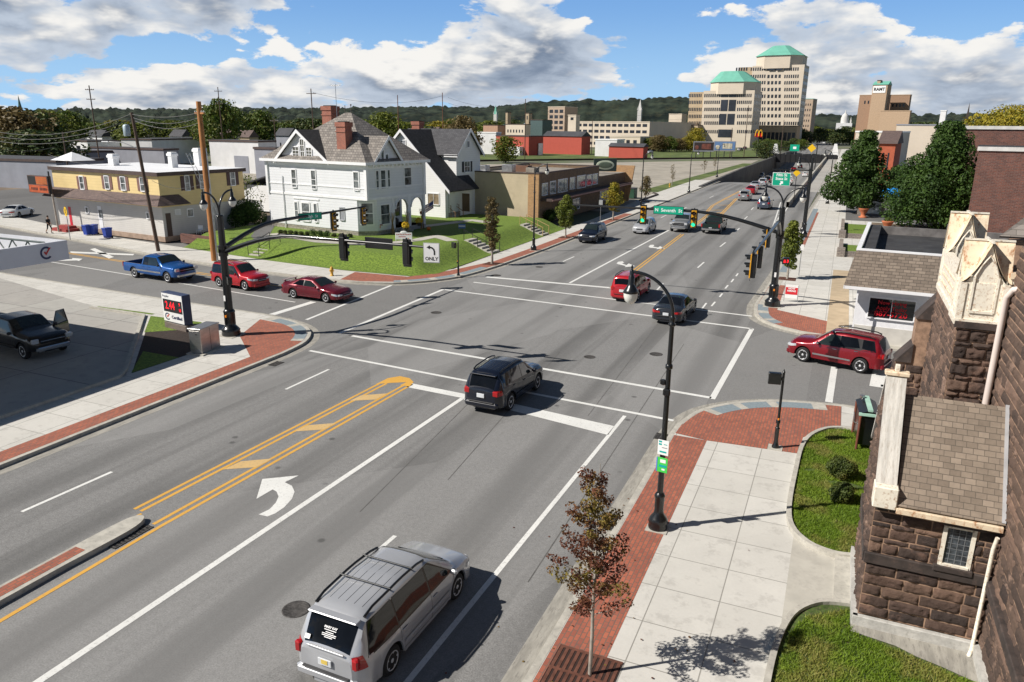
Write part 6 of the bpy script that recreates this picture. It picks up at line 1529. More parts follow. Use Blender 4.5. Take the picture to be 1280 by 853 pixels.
YB.panel('white_door', 'A', W1(486, 630), W1(520, 742), TRIM, .05); YB.panel('door_glass', 'A', W1(492, 650), W1(514, 690), WPANE, .02, .02)
YB.panel('corner_door', 'B', W1(826, 668), W1(866, 790), mat('brown_panel_door', (.07, .04, .03), .5), -.05)
m_ = MB(); u0 = YB.A(*W1(340, 730))[0]; m_.bb((u0 - .8, -1.4, 0), (u0 + 2.0, 0, .3), mat('red_steps', (.28, .04, .035), .8)); m_.bb((u0 - .3, -.9, .3), (u0 + 1.5, 0, .55), mat('red_steps')); m_.build('front_steps', YB.root)
for px, py, y_, hh, ww in ((143, 209, 4.5, 1.25, .95), (217, 210, 6.0, 1.6, .65), (249, 203, 10, 1.9, .9)):
 x_, _ = YB.A(px, py, y_); m_ = MB(); m_.bb((x_ - ww / 2, y_ - .35, zt), (x_ + ww / 2, y_ + .35, zt + hh), WHITE, bev=.03); m_.bb((x_ - ww / 2 - .08, y_ - .42, zt + hh - .4), (x_ + ww / 2 + .08, y_ + .42, zt + hh - .15), WHITE, bev=.02); m_.build('white_chimney', YB.root)
x_, _ = YB.A(97, 205, 9); m_ = MB(); m_.add([(x_ - 2.2, 7, zt + .02), (x_ + 2.2, 7, zt + .02), (x_ + 2.2, 10, zt + .02), (x_ - 2.2, 10, zt + .02), (x_, 8.5, zt + 1.0)], [(0, 1, 4), (1, 2, 4), (2, 3, 4), (3, 0, 4)], WROOF); m_.build('roof_hood', YB.root)
# ladder leaning on the yellow wall
p0 = YB.M @ Vector((2.2, 1.2, 0)); t = thing('ladder', 'aluminium extension ladder leaning against the yellow building', 'ladder', tuple(p0), YB.rz)
for s in (-.2, .2): m_ = MB(); m_.tube([(0.0, s + 4.2, 0), (-2.1, s - .3 + 2.6, 8.3)], .03, STEEL, 6); m_.build('rail', t)
for k in range(22): a = (k + .5) / 22; m_ = MB(); m_.tube([(-2.1 * a, 4.2 - 1.9 * a - .2, 8.3 * a), (-2.1 * a, 4.2 - 1.9 * a + .2, 8.3 * a)], .018, STEEL, 5); m_.build('rung', t)
# blue bins
BINB = mat('blue_bin_plastic', (.01, .045, .32), .45, var=.1)
def bin_(px, py, label, rz=0):
 p = G(px, py, .15); t = thing('wheeled_bin', label, 'recycling bin', (p.x, p.y, .15), rz, 'blue bins by the yellow building')
 m_ = MB(); w0, w1, d0, d1, h = .24, .30, .28, .36, .98
 m_.add([(-w0, -d0, .06), (w0, -d0, .06), (w0, d0, .06), (-w0, d0, .06), (-w1, -d1, h), (w1, -d1, h), (w1, d1, h), (-w1, d1, h)], [(3, 2, 1, 0), (0, 1, 5, 4), (1, 2, 6, 5), (2, 3, 7, 6), (3, 0, 4, 7)], BINB); m_.bb((-w1 - .02, -d1 - .02, h - .06), (w1 + .02, d1 + .02, h), BINB); m_.build('tub', t)
 m_ = MB(); m_.bb((-w1 - .03, -d1 - .05, h), (w1 + .03, d1 + .06, h + .06), BINB, bev=.03); m_.build('lid', t)
 for s in (-1, 1): m_ = MB(); m_.tube([(s * .26, d0, .1), (s * .31, d0, .1)], .1, TYRE, 10); m_.build('wheel', t)
bin_(110, 294, 'leftmost of the blue wheeled bins by the yellow building'); bin_(118, 293.5, 'blue wheeled bin between two others by the white door', .3); bin_(135, 298, 'blue wheeled bin standing alone right of the white door', -.1)
# ---- small white garage between the yellow and white houses
c = G(338, 264, .3); GA = Bld('white_garage', 'small white outbuilding behind the big white house', 'garage', (c.x, c.y), .2, R(-6))
m_ = MB(); w_ = 5.0; m_.prism([(-w_, 0), (1, 0), (1, 7), (-w_, 7)], 0, 3.3, WSID2); m_.build('wall', GA.root)
m_ = MB(); m_.slab([(-w_ - .3, -.4, 3.0), (1.3, -.4, 4.8), (1.3, 7.3, 4.8), (-w_ - .3, 7.3, 3.0)], .15, GREYSH); m_.build('roof', GA.root)
# ---- right: white shop with shingle mansard
c = G(1063, 425, .13)
RS = Bld('white_corner_shop', 'small white shop with brown shingle mansard and black flat roof on the right', 'shop', (c.x, c.y), CH, R(-3.5))
wx = RS.A(1185, 440)[0]; zt = RS.A(1068, 319, -.0)[1]; wy = 13.0
zE = RS.A(1060, 366, -1.0)[1]; wx = 9
zt = 4.95; zE = 3.15
ROUGH = mat('white_stucco', (.72, .72, .74), .9, var=.06, vscale=3, bump=.4, bscale=25)
m_ = MB(); m_.prism([(0, 0), (wx, 0), (wx, wy), (0, wy)], 0, zt - .6, ROUGH, top=TARR); m_.build('wall', RS.root)
SHG = bricks('brown_mansard_shingle', (.15, .12, .095), (.235, .19, .15), (.08, .065, .055), .34, .15, .012, 'xz', .5, .95, .4, .3)
mxe = 5.2
for nm, P in (('mansard', [(-.6, -1.0, zE), (mxe + .3, -1.0, zE), (mxe + .3, -.1, zt), (-.25, -.1, zt)]), ('mansard', [(-.6, wy, zE), (-.6, -1.0, zE), (-.25, -.1, zt), (-.25, wy, zt)])):
 m_ = MB(); m_.slab(P, .06, SHG); m_.build(nm, RS.root)
m_ = MB(); m_.bb((-.62, -1.06, zE - .14), (mxe + .36, -1.0, zE + .03), TRIM); m_.bb((-.66, -1.06, zE - .14), (-.6, wy, zE + .03), TRIM); m_.bb((-.6, -1.0, zE - .05), (mxe + .3, 0, zE - .02), TRIM); m_.add([(mxe + .3, -1, zE), (mxe + .3, 0, zE), (mxe + .3, 0, zt), (mxe + .3, -.1, zt)], [(0, 1, 2, 3)], TRIM)
m_.bb((-.32, -.16, zt), (mxe + .35, .12, zt + .10), TRIM); m_.bb((-.32, .12, zt), (-.1, wy, zt + .10), TRIM); m_.build('trim', RS.root)
m_ = MB(); m_.bb((.5, .12, zt - .62), (wx, .4, zt - .3), TRIM); m_.bb((-.1, .12, zt - .6), (.55, wy, zt - .05), TARR); m_.bb((0, wy - .35, zt - .6), (wx, wy, zt - .1), mat('weathered_parapet', (.14, .13, .125), .9, var=.3)); m_.bb((4.4, wy - .5, zt - .6), (4.9, wy + .1, zt + .25), mat('weathered_parapet')); m_.build('parapet', RS.root)
m_ = MB(); m_.bb((5.4, .15, zt - .58), (wx, 1.6, zt - .40), TRIM); m_.build('roof_flashing', RS.root)
m_ = MB(); m_.box((6.6, .5, zt - .25), (.25, .5, .25), REDBR, bev=.03); m_.build('roof_brick', RS.root)
ua, za_ = RS.A(1088, 372); ub, zb_ = RS.A(1141, 402); wn = RS.win('A', ua, ub, zb_, za_, bars=(1, 0), pane=GLASSD, fw=.06); uc = (ua + ub) / 2
REDL = mat('red_window_lettering', (.62, .008, .02), .5)
text('Now Hiring\nApply Today', .30, REDL, wn, face_M(uc, -.05, lerp(zb_, za_, .66), -math.pi / 2), bold=.001, sx=.95); text('887-5720', .40, REDL, wn, face_M(uc, -.05, lerp(zb_, za_, .22), -math.pi / 2), bold=.002, sx=1.05)
m_ = MB(); m_.bb((-.02, -.03, 0), (wx, 0, .9), mat('concrete_plinth', (.52, .50, .46), .9, var=.08)); m_.build('plinth', RS.root)
m_ = MB(); m_.bb((.02, -.9, 0), (.1, -.82, zE - .1), TRIM); m_.build('awning_post', RS.root)
# ================================================================ CHURCH AND ITS GARDEN
def islandmat(name, cols, rough=.9, patch=None, bump=.6, pscale=1.2):
 m = bpy.data.materials.new(name); m.use_nodes = True; nt = NT(m.node_tree); b = nt.n['Principled BSDF']; o = _pt(nt)
 r_ = nt.node('ShaderNodeNewGeometry').outputs['Random Per Island']
 c = nt.ramp(r_, [(i / (len(cols) - 1), c_) for i, c_ in enumerate(cols)])
 n = nt.noise(o, 5.0, 7, .7); n2 = nt.noise(o, pscale, 5, .65)
 k = nt.math('ADD', .55, nt.math('MULTIPLY', n, .9)); c = nt.mix(1.0, c, nt.node('ShaderNodeCombineColor', {0: k, 1: k, 2: k}).outputs[0], 'MULTIPLY')
 if patch: c = nt.mix(nt.math('MULTIPLY', nt.step(n2, .56, .68), .75), c, patch)
 nt.set(b.inputs['Base Color'], c); b.inputs['Roughness'].default_value = rough
 nt.set(b.inputs['Normal'], nt.node('ShaderNodeBump', {'Strength': 1.0, 'Distance': .045, 'Height': nt.noise(o, 14, 7, .75)}).outputs[0])
 return m
STONE = islandmat('brown_sandstone', [(.032, .022, .019), (.10, .060, .044), (.05, .034, .028), (.165, .10, .070), (.04, .028, .024), (.085, .052, .04)], patch=(.18, .105, .075))
STONEW = islandmat('weathered_sandstone', [(.045, .030, .025), (.13, .083, .06), (.075, .049, .038), (.20, .125, .09), (.06, .04, .032)], patch=(.32, .21, .155), pscale=1.5)
MORTAR = mat('sand_mortar', (.29, .185, .125), .95, var=.3, vscale=5, bump=.4)
CREAM = mat('chipped_cream_paint', (.76, .71, .60), .6, var=.06, dirt=(.36, .20, .10), dirt_amt=.8, vscale=5, bump=.15)
RUSTC = mat('rust_streaked_cream', (.70, .58, .42), .7, var=.1, vscale=2.6, dirt=(.36, .15, .055), dirt_amt=.95, stretch=(1, 1, .5), bump=.2)
GRANITE = mat('pale_granite', (.45, .44, .41), .9, var=.15, vscale=4, dirt=(.25, .24, .22), dirt_amt=.5, bump=.4)
DARKST = mat('dark_smooth_stone', (.045, .034, .030), .8, var=.35, vscale=2, dirt=(.12, .08, .065), dirt_amt=.5, bump=.3)
def stone_wall(name, parent, o, u, n, U, z0, z1, seed, mt, holes=(), rows=None, bw=(.3, .95), rough=.055, top=None, hmax=.30):
 """rough ashlar: o start point, u direction along the wall, n outward"""
 rnd = random.Random(seed); o = Vector(o); u = Vector(u); n = Vector(n); mb = MB(); k = mb.mi(mt); z = z0; row = 0
 while z < z1 - .04:
  h = rnd.choice([.20, .24, .28, hmax, .13]) if rows is None else rows[row % len(rows)]
  h = min(h, z1 - z); x = -rnd.uniform(0, .3)
  while x < U:
   w = rnd.uniform(*bw) * (1.0 if h > .16 else .8); a, b = max(0, x), min(U, x + w)
   x += w
   if U - b < .12: b = U; x = U + 1
   if b - a < .05: continue
   spans = [(a, b)]
   for (h0, h1, hz0, hz1) in holes:
    ns = []
    for (p, q) in spans:
     if z + h * .5 > hz0 and z + h * .5 < hz1 and q > h0 and p < h1:
      if h0 - p > .06: ns.append((p, h0))
      if q - h1 > .06: ns.append((h1, q))
     else: ns.append((p, q))
    spans = ns
   for (p, q) in spans:
    if top and z + h > top((p + q) / 2) : continue
    g = .015; nx_, nz_ = max(4, int((q - p) / .045)), max(4, int(h / .045)); base = len(mb.v); ph = rnd.uniform(0, 99); tilt = rnd.uniform(-.02, .02)
    for j in range(nz_ + 1):
     for i in range(nx_ + 1):
      s, t = i / nx_, j / nz_; e = min(1, min(s, 1 - s) * (q - p) / .05, 1), min(1, min(t, 1 - t) * h / .05)
      ed = min(e[0], e[1]); d = ed ** .4 * (rough * .42 + rough * .55 * mnoise.noise((s * (q - p) * 3 + ph, t * h * 4, ph)) + rough * .6 * mnoise.noise((s * (q - p) * 11 + ph, t * h * 13, ph)) + tilt * (s - .5)) + (.0 if ed else -.014)
      P = o + u * lerp(p + g, q - g, s) + n * (.012 + max(-.01, d)); mb.v.append((P.x, P.y, lerp(z + g, z + h - g, t)))
    fl = u.cross(Vector((0, 0, 1))).dot(n) > 0
    for j in range(nz_):
     for i in range(nx_):
      f_ = (base + j * (nx_ + 1) + i, base + j * (nx_ + 1) + i + 1, base + (j + 1) * (nx_ + 1) + i + 1, base + (j + 1) * (nx_ + 1) + i)
      mb.f.append(f_ if fl else f_[::-1]); mb.m.append(k); mb.sm.append(True)
  z += h; row += 1
 ob = mb.build(name, parent); return ob
CHU = thing('stone_church', 'brown sandstone church with cream metal parapet at the right edge', 'church', (0, 0, CH))
X1, YF, XW = 1.5, 16.9, 3.95
# cores (mortar coloured bodies behind the blocks)
m_ = MB(); m_.prism([(X1, YF), (XW, YF), (XW, 19.9), (X1, 19.9)], .34, 3.25, MORTAR); yr_, zr_ = 18.4, 5.24
m_.add([(X1, YF, 3.25), (X1, 19.9, 3.25), (X1, yr_, zr_ + .1), (X1 + .4, YF, 3.25), (X1 + .4, 19.9, 3.25), (X1 + .4, yr_, zr_ + .1)], [(0, 2, 1), (3, 4, 5), (0, 3, 5, 2), (1, 2, 5, 4)], MORTAR)
m_.prism([(XW, 2), (9, 2), (9, 20.4), (XW, 20.4)], 0, 8.6, MORTAR, top=mat('nave_roof_grey', (.13, .12, .11), .9, var=.2)); m_.prism([(2.95, 20.42), (8, 20.42), (8, 25.0), (2.95, 25.0)], 0, 6.75, MORTAR); core = m_.build('wall_core', CHU)
stone_wall('porch_front_stones', CHU, (X1, YF, 0), (1, 0, 0), (0, -1, 0), XW - X1, .36, 1.72, 3, STONE, rows=[.25, .27, .27, .27, .28], bw=(.45, .9), rough=.06)
stone_wall('porch_front_stones', CHU, (X1, YF, 0), (1, 0, 0), (0, -1, 0), XW - X1, 1.98, 3.2, 4, STONE, holes=[(1.40, 1.98, 1.95, 3.0)], rows=[.26, .13, .26, .12, .26, .2], bw=(.3, .7), rough=.055)
m_ = MB(); m_.bb((X1 - .06, YF - .085, 1.72), (XW, YF, 1.98), DARKST, bev=.015); m_.bb((X1 - .085, YF, 1.72), (X1, 19.9, 1.98), DARKST); m_.bb((X1 + 1.35, YF - .1, 3.0), (X1 + 2.15, YF, 3.16), DARKST, bev=.01); m_.bb((X1 + 1.30, YF - .12, 1.90), (X1 + 2.05, YF, 2.03), DARKST, bev=.01); m_.build('stone_course', CHU)
m_ = MB(); m_.bb((X1 - .12, YF - .13, 0), (XW, YF, .34), GRANITE, bev=.02); m_.bb((X1 - .13, YF - .12, .0), (X1, 20.0, .34), GRANITE); m_.build('foundation', CHU)
stone_wall('porch_side_stones', CHU, (X1, 19.9, 0), (0, -1, 0), (-1, 0, 0), 3.0, .36, 5.3, 8, STONEW, bw=(.3, .6), rough=.09, top=lambda t: 3.25 + (1.5 - abs(t - 1.5)) * 1.5 + .05)
w0 = MB(); a, b, c0_, c1_ = X1 + 1.44, X1 + 1.94, 2.06, 2.96
for q in (((a - .06, YF - .05, c0_ - .06), (a + .02, YF + .0, c1_ + .05)), ((b - .02, YF - .05, c0_ - .06), (b + .06, YF, c1_ + .05)), ((a, YF - .05, c1_ - .02), (b, YF, c1_ + .05)), ((a - .02, YF - .07, c0_ - .08), (b + .02, YF, c0_ + .02))): w0.bb(*q, CREAM)
wf = w0.build('window', CHU); LEADM = mat('lead_came', (.16, .17, .18), .6); g = MB(); g.bb((a, YF - .006, c0_), (b, YF - .001, c1_), mat('leaded_glass', (.05, .06, .07), .12, var=.6, vscale=9)); pn = g.build('pane', wf)
g = MB()
for k in range(1, 4): xx = lerp(a, b, k / 4); g.bb((xx - .006, YF - .016, c0_), (xx + .006, YF - .008, c1_), LEADM)
for k in range(1, 7): zz_ = lerp(c0_, c1_, k / 7); g.bb((a, YF - .015, zz_ - .005), (b, YF - .009, zz_ + .005), LEADM)
g.build('leading', wf)
# porch roof
SHP = bricks('taupe_roof_shingle', (.165, .13, .10), (.25, .20, .155), (.09, .075, .06), .21, .105, .006, 'xz', .37, .95, .45, .35, msmooth=.3)
e0 = (YF - .22, 3.12); kk = (zr_ - 3.25) / (yr_ - YF)
m_ = MB(); m_.slab([(X1 + .40, YF - .16, 3.26), (XW - .03, YF - .16, 3.26), (XW - .03, yr_, zr_), (X1 + .40, yr_, zr_)], .09, SHP); m_.slab([(X1 + .40, yr_, zr_), (XW - .03, yr_, zr_), (XW - .03, 20.1, 3.0), (X1 + .4, 20.1, 3.0)], .09, SHP); rf = m_.build('porch_roof', CHU)
m_ = MB(); zz_ = 3.24; m_.bb((X1 + .40, YF - .27, zz_ - .10), (XW - .05, YF - .19, zz_ + .03), RUSTC, bev=.01); m_.bb((X1 + .4, YF - .19, zz_ - .12), (XW - .05, YF, zz_ - .06), DARKST); m_.build('gutter', rf)
m_ = MB(); m_.slab([(XW - .10, YF - .2, zz_ + .10), (XW - .028, YF - .2, zz_ + .10), (XW - .028, yr_, zr_ + .12), (XW - .10, yr_, zr_ + .12)], .03, mat('lead_flashing', (.45, .45, .46), .5, .4)); m_.build('flashing', rf)
# coping stones of the porch gable
WOODC = mat('weathered_grey_coping', (.48, .46, .42), .85, var=.18, vscale=2.2, stretch=(5, .6, .6), dirt=(.24, .18, .13), dirt_amt=.5, bump=.4)
m_ = MB(); zc = 3.30
m_.slab([(X1 - .06, YF - .02, zc + .27), (X1 + .36, YF - .02, zc + .27), (X1 + .36, yr_, zr_ + .42), (X1 - .06, yr_, zr_ + .42)], .10, WOODC)
m_.slab([(X1 - .02, YF + .0, zc), (X1 + .33, YF + .0, zc), (X1 + .33, yr_, zr_ + .15), (X1 - .02, yr_, zr_ + .15)], .15, DARKST)
m_.slab([(X1 - .06, yr_, zr_ + .42), (X1 + .36, yr_, zr_ + .42), (X1 + .36, 20.0, zc + .2), (X1 - .06, 20.0, zc + .2)], .10, WOODC)
m_.build('gable_coping', CHU)
m_ = MB(); m_.bb((X1 - .08, YF - .26, zc - .10), (X1 + .40, YF + .16, zc + .40), CREAM, bev=.02); m_.build('kneeler', CHU)
m_ = MB(); m_.bb((X1 - .10, yr_ - .12, zr_ + .50), (X1 + .42, yr_ + .12, zr_ + .60), RUSTC, bev=.02); m_.bb((X1 + .1, yr_ - .05, zr_ + .60), (X1 + .2, yr_ + .05, zr_ + .76), CREAM, bev=.01); m_.build('apex_cap', CHU)
m_ = MB(); m_.tube([(XW - .12, YF - .22, 3.0), (XW - .14, YF - .16, 2.7), (XW - .14, YF - .14, .2), (XW - .2, YF - .26, .06)], .042, CREAM, 10); m_.build('downpipe', CHU)
# nave wall on the right
stone_wall('nave_wall_stones', CHU, (XW, 20.4, 0), (0, -1, 0), (-1, 0, 0), 17.5, .34, 8.5, 12, STONEW, holes=[(8.0, 9.3, 1.9, 6.0)], bw=(.35, 1.0), rough=.045)
m_ = MB(); m_.prism([(XW - .12, 2), (XW, 2), (XW, YF), (XW - .12, YF)], 0, .34, GRANITE); m_.bb((XW - .14, 2, 1.72), (XW - .0, YF - .1, 1.95), DARKST, bev=.02); m_.build('stone_course', CHU)
m_ = MB(); y_a, y_b = 20.4 - 9.3, 20.4 - 8.0
for q in (((XW - .10, y_a, 1.95), (XW + .0, y_a + .12, 6)), ((XW - .10, y_b - .12, 1.95), (XW, y_b, 6)), ((XW - .14, y_a, 1.88), (XW, y_b, 2.0))): m_.bb(*q, CREAM)
wf = m_.build('window', CHU); g = MB(); g.bb((XW - .004, y_a + .12, 2.0), (XW - .001, y_b - .12, 6), mat('leaded_glass')); g.build('pane', wf)
# tower with cream parapet
TX, TY, TZ = 2.95, 20.4, 6.75
stone_wall('tower_front_stones', CHU, (TX, TY, 0), (1, 0, 0), (0, -1, 0), XW + .1 - TX, 3.2, 6.55, 21, STONE, rows=[.30, .13, .30, .14, .28, .14], bw=(.3, .7), rough=.09)
stone_wall('tower_side_stones', CHU, (TX, 25.0, 0), (0, -1, 0), (-1, 0, 0), 4.6, .3, 6.6, 22, STONEW, bw=(.35, .9), rough=.04)
m_ = MB(); m_.bb((TX - .07, TY - .09, 6.56), (XW + .1, TY, 6.72), DARKST); m_.build('stone_course', CHU)
# buttress at the far corner of the tower
m_ = MB(); bx0 = 2.15
m_.prism([(bx0, 25.0), (TX + .3, 25.0), (TX + .3, 25.7), (bx0, 25.7)], 0, 4.3, MORTAR); m_.prism([(bx0 + .4, 25.0), (TX + .3, 25.0), (TX + .3, 25.7), (bx0 + .4, 25.7)], 4.3, 5.7, MORTAR)
for (a, b, z0_, z1_) in ((bx0, bx0 + .42, 4.25, 4.85), (bx0 + .4, TX + .1, 5.65, 6.4)):
 m_.add([(a - .04, 24.94, z0_), (a - .04, 25.76, z0_), (b, 25.76, z1_), (b, 24.94, z1_), (b, 24.94, z0_), (b, 25.76, z0_)], [(0, 3, 2, 1), (0, 4, 3), (1, 2, 5)], DARKST)
m_.build('buttress', CHU)
stone_wall('buttress_stones', CHU, (bx0, 25.0, 0), (1, 0, 0), (0, -1, 0), .78, .3, 4.2, 31, STONE, rows=[.28, .14, .3], bw=(.2, .5), rough=.06)
stone_wall('buttress_stones', CHU, (bx0, 25.7, 0), (0, -1, 0), (-1, 0, 0), .7, .3, 4.2, 32, STONE, rows=[.28, .14, .3], bw=(.2, .5), rough=.06)
def pinnacle(x, y, s, z0, z1):
 """square cream post with pointed gablets and a concave rusty cross-gabled cap"""
 zg = z0 + (z1 - z0) * .50; h = s / 2
 m_ = MB(); m_.bb((x - h, y - h, z0), (x + h, y + h, zg), CREAM)
 for sx, sy in ((-1, -1), (1, -1), (-1, 1), (1, 1)): m_.bb((x + sx * (h - .10), y + sy * (h - .10), z0), (x + sx * (h + .035), y + sy * (h + .035), zg), CREAM)
 m_.bb((x - h - .05, y - h - .05, z0 - .08), (x + h + .05, y + h + .05, z0 + .06), CREAM)
 p = m_.build('pinnacle', CHU)
 m_ = MB(); zi = z1 - zg
 for a in range(4):           # gablet face under the hood and recessed panel frame
  Q = Matrix.Translation((x, y, 0)) @ Matrix.Rotation(a * math.pi / 2, 4, 'Z')
  f_ = lambda t: zi * (1 - t) ** 1.7
  pts = [(-h + s * i / 16, -h + .03, zg + f_(abs(-1 + 2 * i / 16)) - .02) for i in range(17)]
  m_.add([(q[0], q[1], zg) for q in pts] + pts, [(i, i + 1, 18 + i, 17 + i) for i in range(16)], CREAM, False, Q)
  for dx, dw in ((-h * .52, .05), (h * .52, .05)): m_.bb((dx - dw / 2, -h - .03, z0 + .25), (dx + dw / 2, -h, zg + .15), CREAM, M=Q)
  m_.bb((-h * .52, -h - .035, z0 + .22), (h * .52, -h, z0 + .28), CREAM, M=Q); m_.tube([(-h * .52, -h, zg + .13), (-h * .3, -h, zg + .42), (0, -h, zg + .66), (h * .3, -h, zg + .42), (h * .52, -h, zg + .13)], .03, CREAM, 6, M=Q)
 m_.build('gablet', p)
 m_ = MB(); N = 24; H_ = h + .05; vs = []
 for j in range(N + 1):
  for i in range(N + 1):
   u_, v_ = -1 + 2 * i / N, -1 + 2 * j / N; t = min(abs(u_), abs(v_)); vs.append((x + u_ * H_, y + v_ * H_, zg + zi * (1 - t) ** 1.7 + .02))
 m_.add(vs, [(j * (N + 1) + i, j * (N + 1) + i + 1, (j + 1) * (N + 1) + i + 1, (j + 1) * (N + 1) + i) for j in range(N) for i in range(N)], RUSTC, True); m_.build('hood', p)
 m_ = MB();
 for a in (0, 1): m_.bb((x - (H_ if a else .03), y - (.03 if a else H_), z1 + .0), (x + (H_ if a else .03), y + (.03 if a else H_), z1 + .045), CREAM)
 m_.build('ridge_trim', p)
pinnacle(3.38, 20.85, .95, 6.72, 8.62); pinnacle(3.38, 24.6, .85, 6.72, 8.9)
m_ = MB(); m_.bb((TX - .05, 21.35, 6.72), (TX + .1, 24.15, 7.75), CREAM); m_.bb((TX - .09, 21.3, 7.72), (TX + .14, 24.2, 7.84), CREAM); m_.bb((TX - .09, 21.3, 6.70), (TX, 24.2, 6.84), CREAM)
for k in range(13):
 for r_ in range(3): m_.sphere((TX - .05, 21.55 + k * .2, 7.05 + r_ * .22), (.02, .045, .06), RUSTC, 6)
m_.bb((3.88, TY + .05, 6.72), (8, TY + .2, 7.9), CREAM); m_.bb((3.86, TY + .0, 7.82), (8, TY + .25, 7.95), RUSTC); m_.build('metal_parapet', CHU)
m_ = MB(); m_.poly([(TX + .1, 20.6, 7.3), (8, 20.6, 7.3), (8, 24.9, 7.3), (TX + .1, 24.9, 7.3)], TARR); m_.build('tower_roof', CHU)
m_ = MB(); m_.tube([(3.82, TY - .16, 4.75), (3.82, TY - .16, 7.4), (3.9, TY - .3, 7.62), (4.3, TY - .5, 7.75)], .075, mat('pale_pink_pipe', (.66, .57, .52), .45, var=.06), 12); m_.build('rainwater_pipe', CHU)
A_ = Vector((4.55, 27, 8.7));
GR2 = bricks('grey_taupe_roof_shingle', (.20, .175, .155), (.27, .24, .215), (.13, .115, .10), .34, .15, .008, 'xz', .4, .95, .3, .2)
m_ = MB(); m_.slab([(4.35, 25.6, 8.15), (14, 25.6, 8.15), (14, 30, 14.2), (7.2, 27.2, 10.8)], .1, GR2); m_.prism([(4.6, 25.7), (14, 25.7), (14, 30), (6, 30)], 0, 8.1, MORTAR); m_.build('main_roof', CHU)
# ---- garden: lawns, kerbs, walk
L1 = arcpts([(1.50, 29.35), (1.1, 29.4), (.55, 29.05), (.05, 28.1), (-.18, 26.8), (-.25, 24.6), (-.27, 22.2), (-.12, 20.9), (.35, 20.15), (.95, 19.9), (1.36, 19.95)], 4)
L2 = [(-.30, -30), (-.22, 10)] + arcpts([(-.16, 13.0), (-.12, 14.6), (.0, 15.8), (.25, 16.7), (.75, 17.3), (1.37, 17.5)], 4)
GRASSD = mat('thin_lawn_soil', (.05, .085, .014), .95, var=.4, vscale=6, dirt=(.15, .11, .07), dirt_amt=.8, bump=.6)
mb = MB(); mb.poly([(p[0], p[1], CH + .07) for p in L1[::1]] + [(2.9, 20.0, CH + .07), (2.9, 29.3, CH + .07)], GRASSD)
mb.poly([(p[0], p[1], CH + .07) for p in L2[::-1]] + [(3.95, -30, CH + .07), (3.95, 17.0, CH + .07), (1.5, 17.0, CH + .07)][:], GRASSD)
struct('church_lawn', mb)
mb = MB(); ribbon(mb, L1, 0, -.14, CH - .02, CURBM, CH + .16); ribbon(mb, L2, 0, .14, CH - .02, CURBM, CH + .16); mb.bb((1.0, 17.5, CH), (1.42, 19.9, CH + .10), CURBM)
mb.poly([(1.38, 16.5, CH + .09), (2.3, 16.35, CH + .09), (2.7, 16.15, CH + .09), (3.2, 16.0, CH + .09), (3.85, 15.75, CH + .09), (3.85, 16.9, CH + .09), (1.38, 16.9, CH + .09)], GUTTER)
struct('lawn_kerbs', mb)
mb = MB(); WALKC = mat('walkway_concrete', (.43, .41, .36), .9, var=.1, vscale=1.2, dirt=(.3, .28, .25), dirt_amt=.4); mb.poly([(-.1, 16.3, CH + .004), (1.37, 17.4, CH + .004), (1.37, 20.0, CH + .004), (-.1, 21.3, CH + .004)], WALKC); struct('church_walk', mb)
def blades(name, label, poly, n, z, seed, hh=.07, bare=None, mt=None):
 rnd = random.Random(seed); mb = MB(); k = mb.mi(mt or BLADE); xs = [p[0] for p in poly]; ys = [p[1] for p in poly]
 def inside(x, y):
  c_ = False; j = len(poly) - 1
  for i in range(len(poly)):
   if (poly[i][1] > y) != (poly[j][1] > y) and x < (poly[j][0] - poly[i][0]) * (y - poly[i][1]) / (poly[j][1] - poly[i][1]) + poly[i][0]: c_ = not c_
   j = i
  return c_
 while n > 0:
  x, y = rnd.uniform(min(xs), max(xs)), rnd.uniform(min(ys), max(ys)); n -= 1
  if not inside(x, y) or mnoise.noise((x * 1.7, y * 1.7, 4.2)) < -.48: continue
  a = rnd.uniform(0, 6.28); h = hh * rnd.uniform(.5, 1.4); w = .012; dx, dy = math.cos(a) * w, math.sin(a) * w; lx, ly = rnd.gauss(0, .6) * h, rnd.gauss(0, .6) * h; i = len(mb.v)
  zz = z(x, y) if callable(z) else z
  mb.v += [(x - dx, y - dy, zz), (x + dx, y + dy, zz), (x + lx, y + ly, zz + h)]; mb.f.append((i, i + 1, i + 2)); mb.m.append(k); mb.sm.append(False)
 o = mb.build(name); tag(o, label, 'grass', kind='stuff'); return o
BLADE = leafmat('grass_blades', (.11, .20, .014), (.27, .37, .04), (.33, .30, .09), .35)
blades('grass', 'green grass blades of the lawn between church walk and brick corner', [(p[0] + .05, p[1]) for p in L1] + [(2.9, 20.0), (2.9, 29.3)], 60000, CH + .07, 3)
blades('grass', 'green grass blades of the lawn at the bottom right beneath the church', [(-.1, 9), (-.05, 14.6), (.1, 15.8), (.35, 16.6), (1.37, 17.4), (1.4, 16.5), (3.85, 15.7), (3.85, 9)], 70000, CH + .07, 4)
def shrub(x, y, z, w, h, label, lm, n=3500, ls=.035, seed=1, name='shrub', group=None, cat='shrub'):
 rnd = random.Random(seed); mb = MB(); C = []
 for i in range(16): a = i * 2.4; q = w / 2 * rnd.uniform(0, .6); C.append((math.cos(a) * q, math.sin(a) * q, h * rnd.uniform(.25, .72), w * rnd.uniform(.18, .28)))
 leaves(mb, C, n, ls, lm, rnd); t = thing(name, label, cat, (x, y, z), 0, group); mb.build('foliage', t)
 s = MB(); s.tube([(0, 0, 0), (0, 0, h * .5)], [.04, .02], BARK, 6); s.build('stem', t); return t
LYEW = leafmat('yew_leaves', (.02, .04, .008), (.09, .11, .02), (.12, .11, .02), .1)
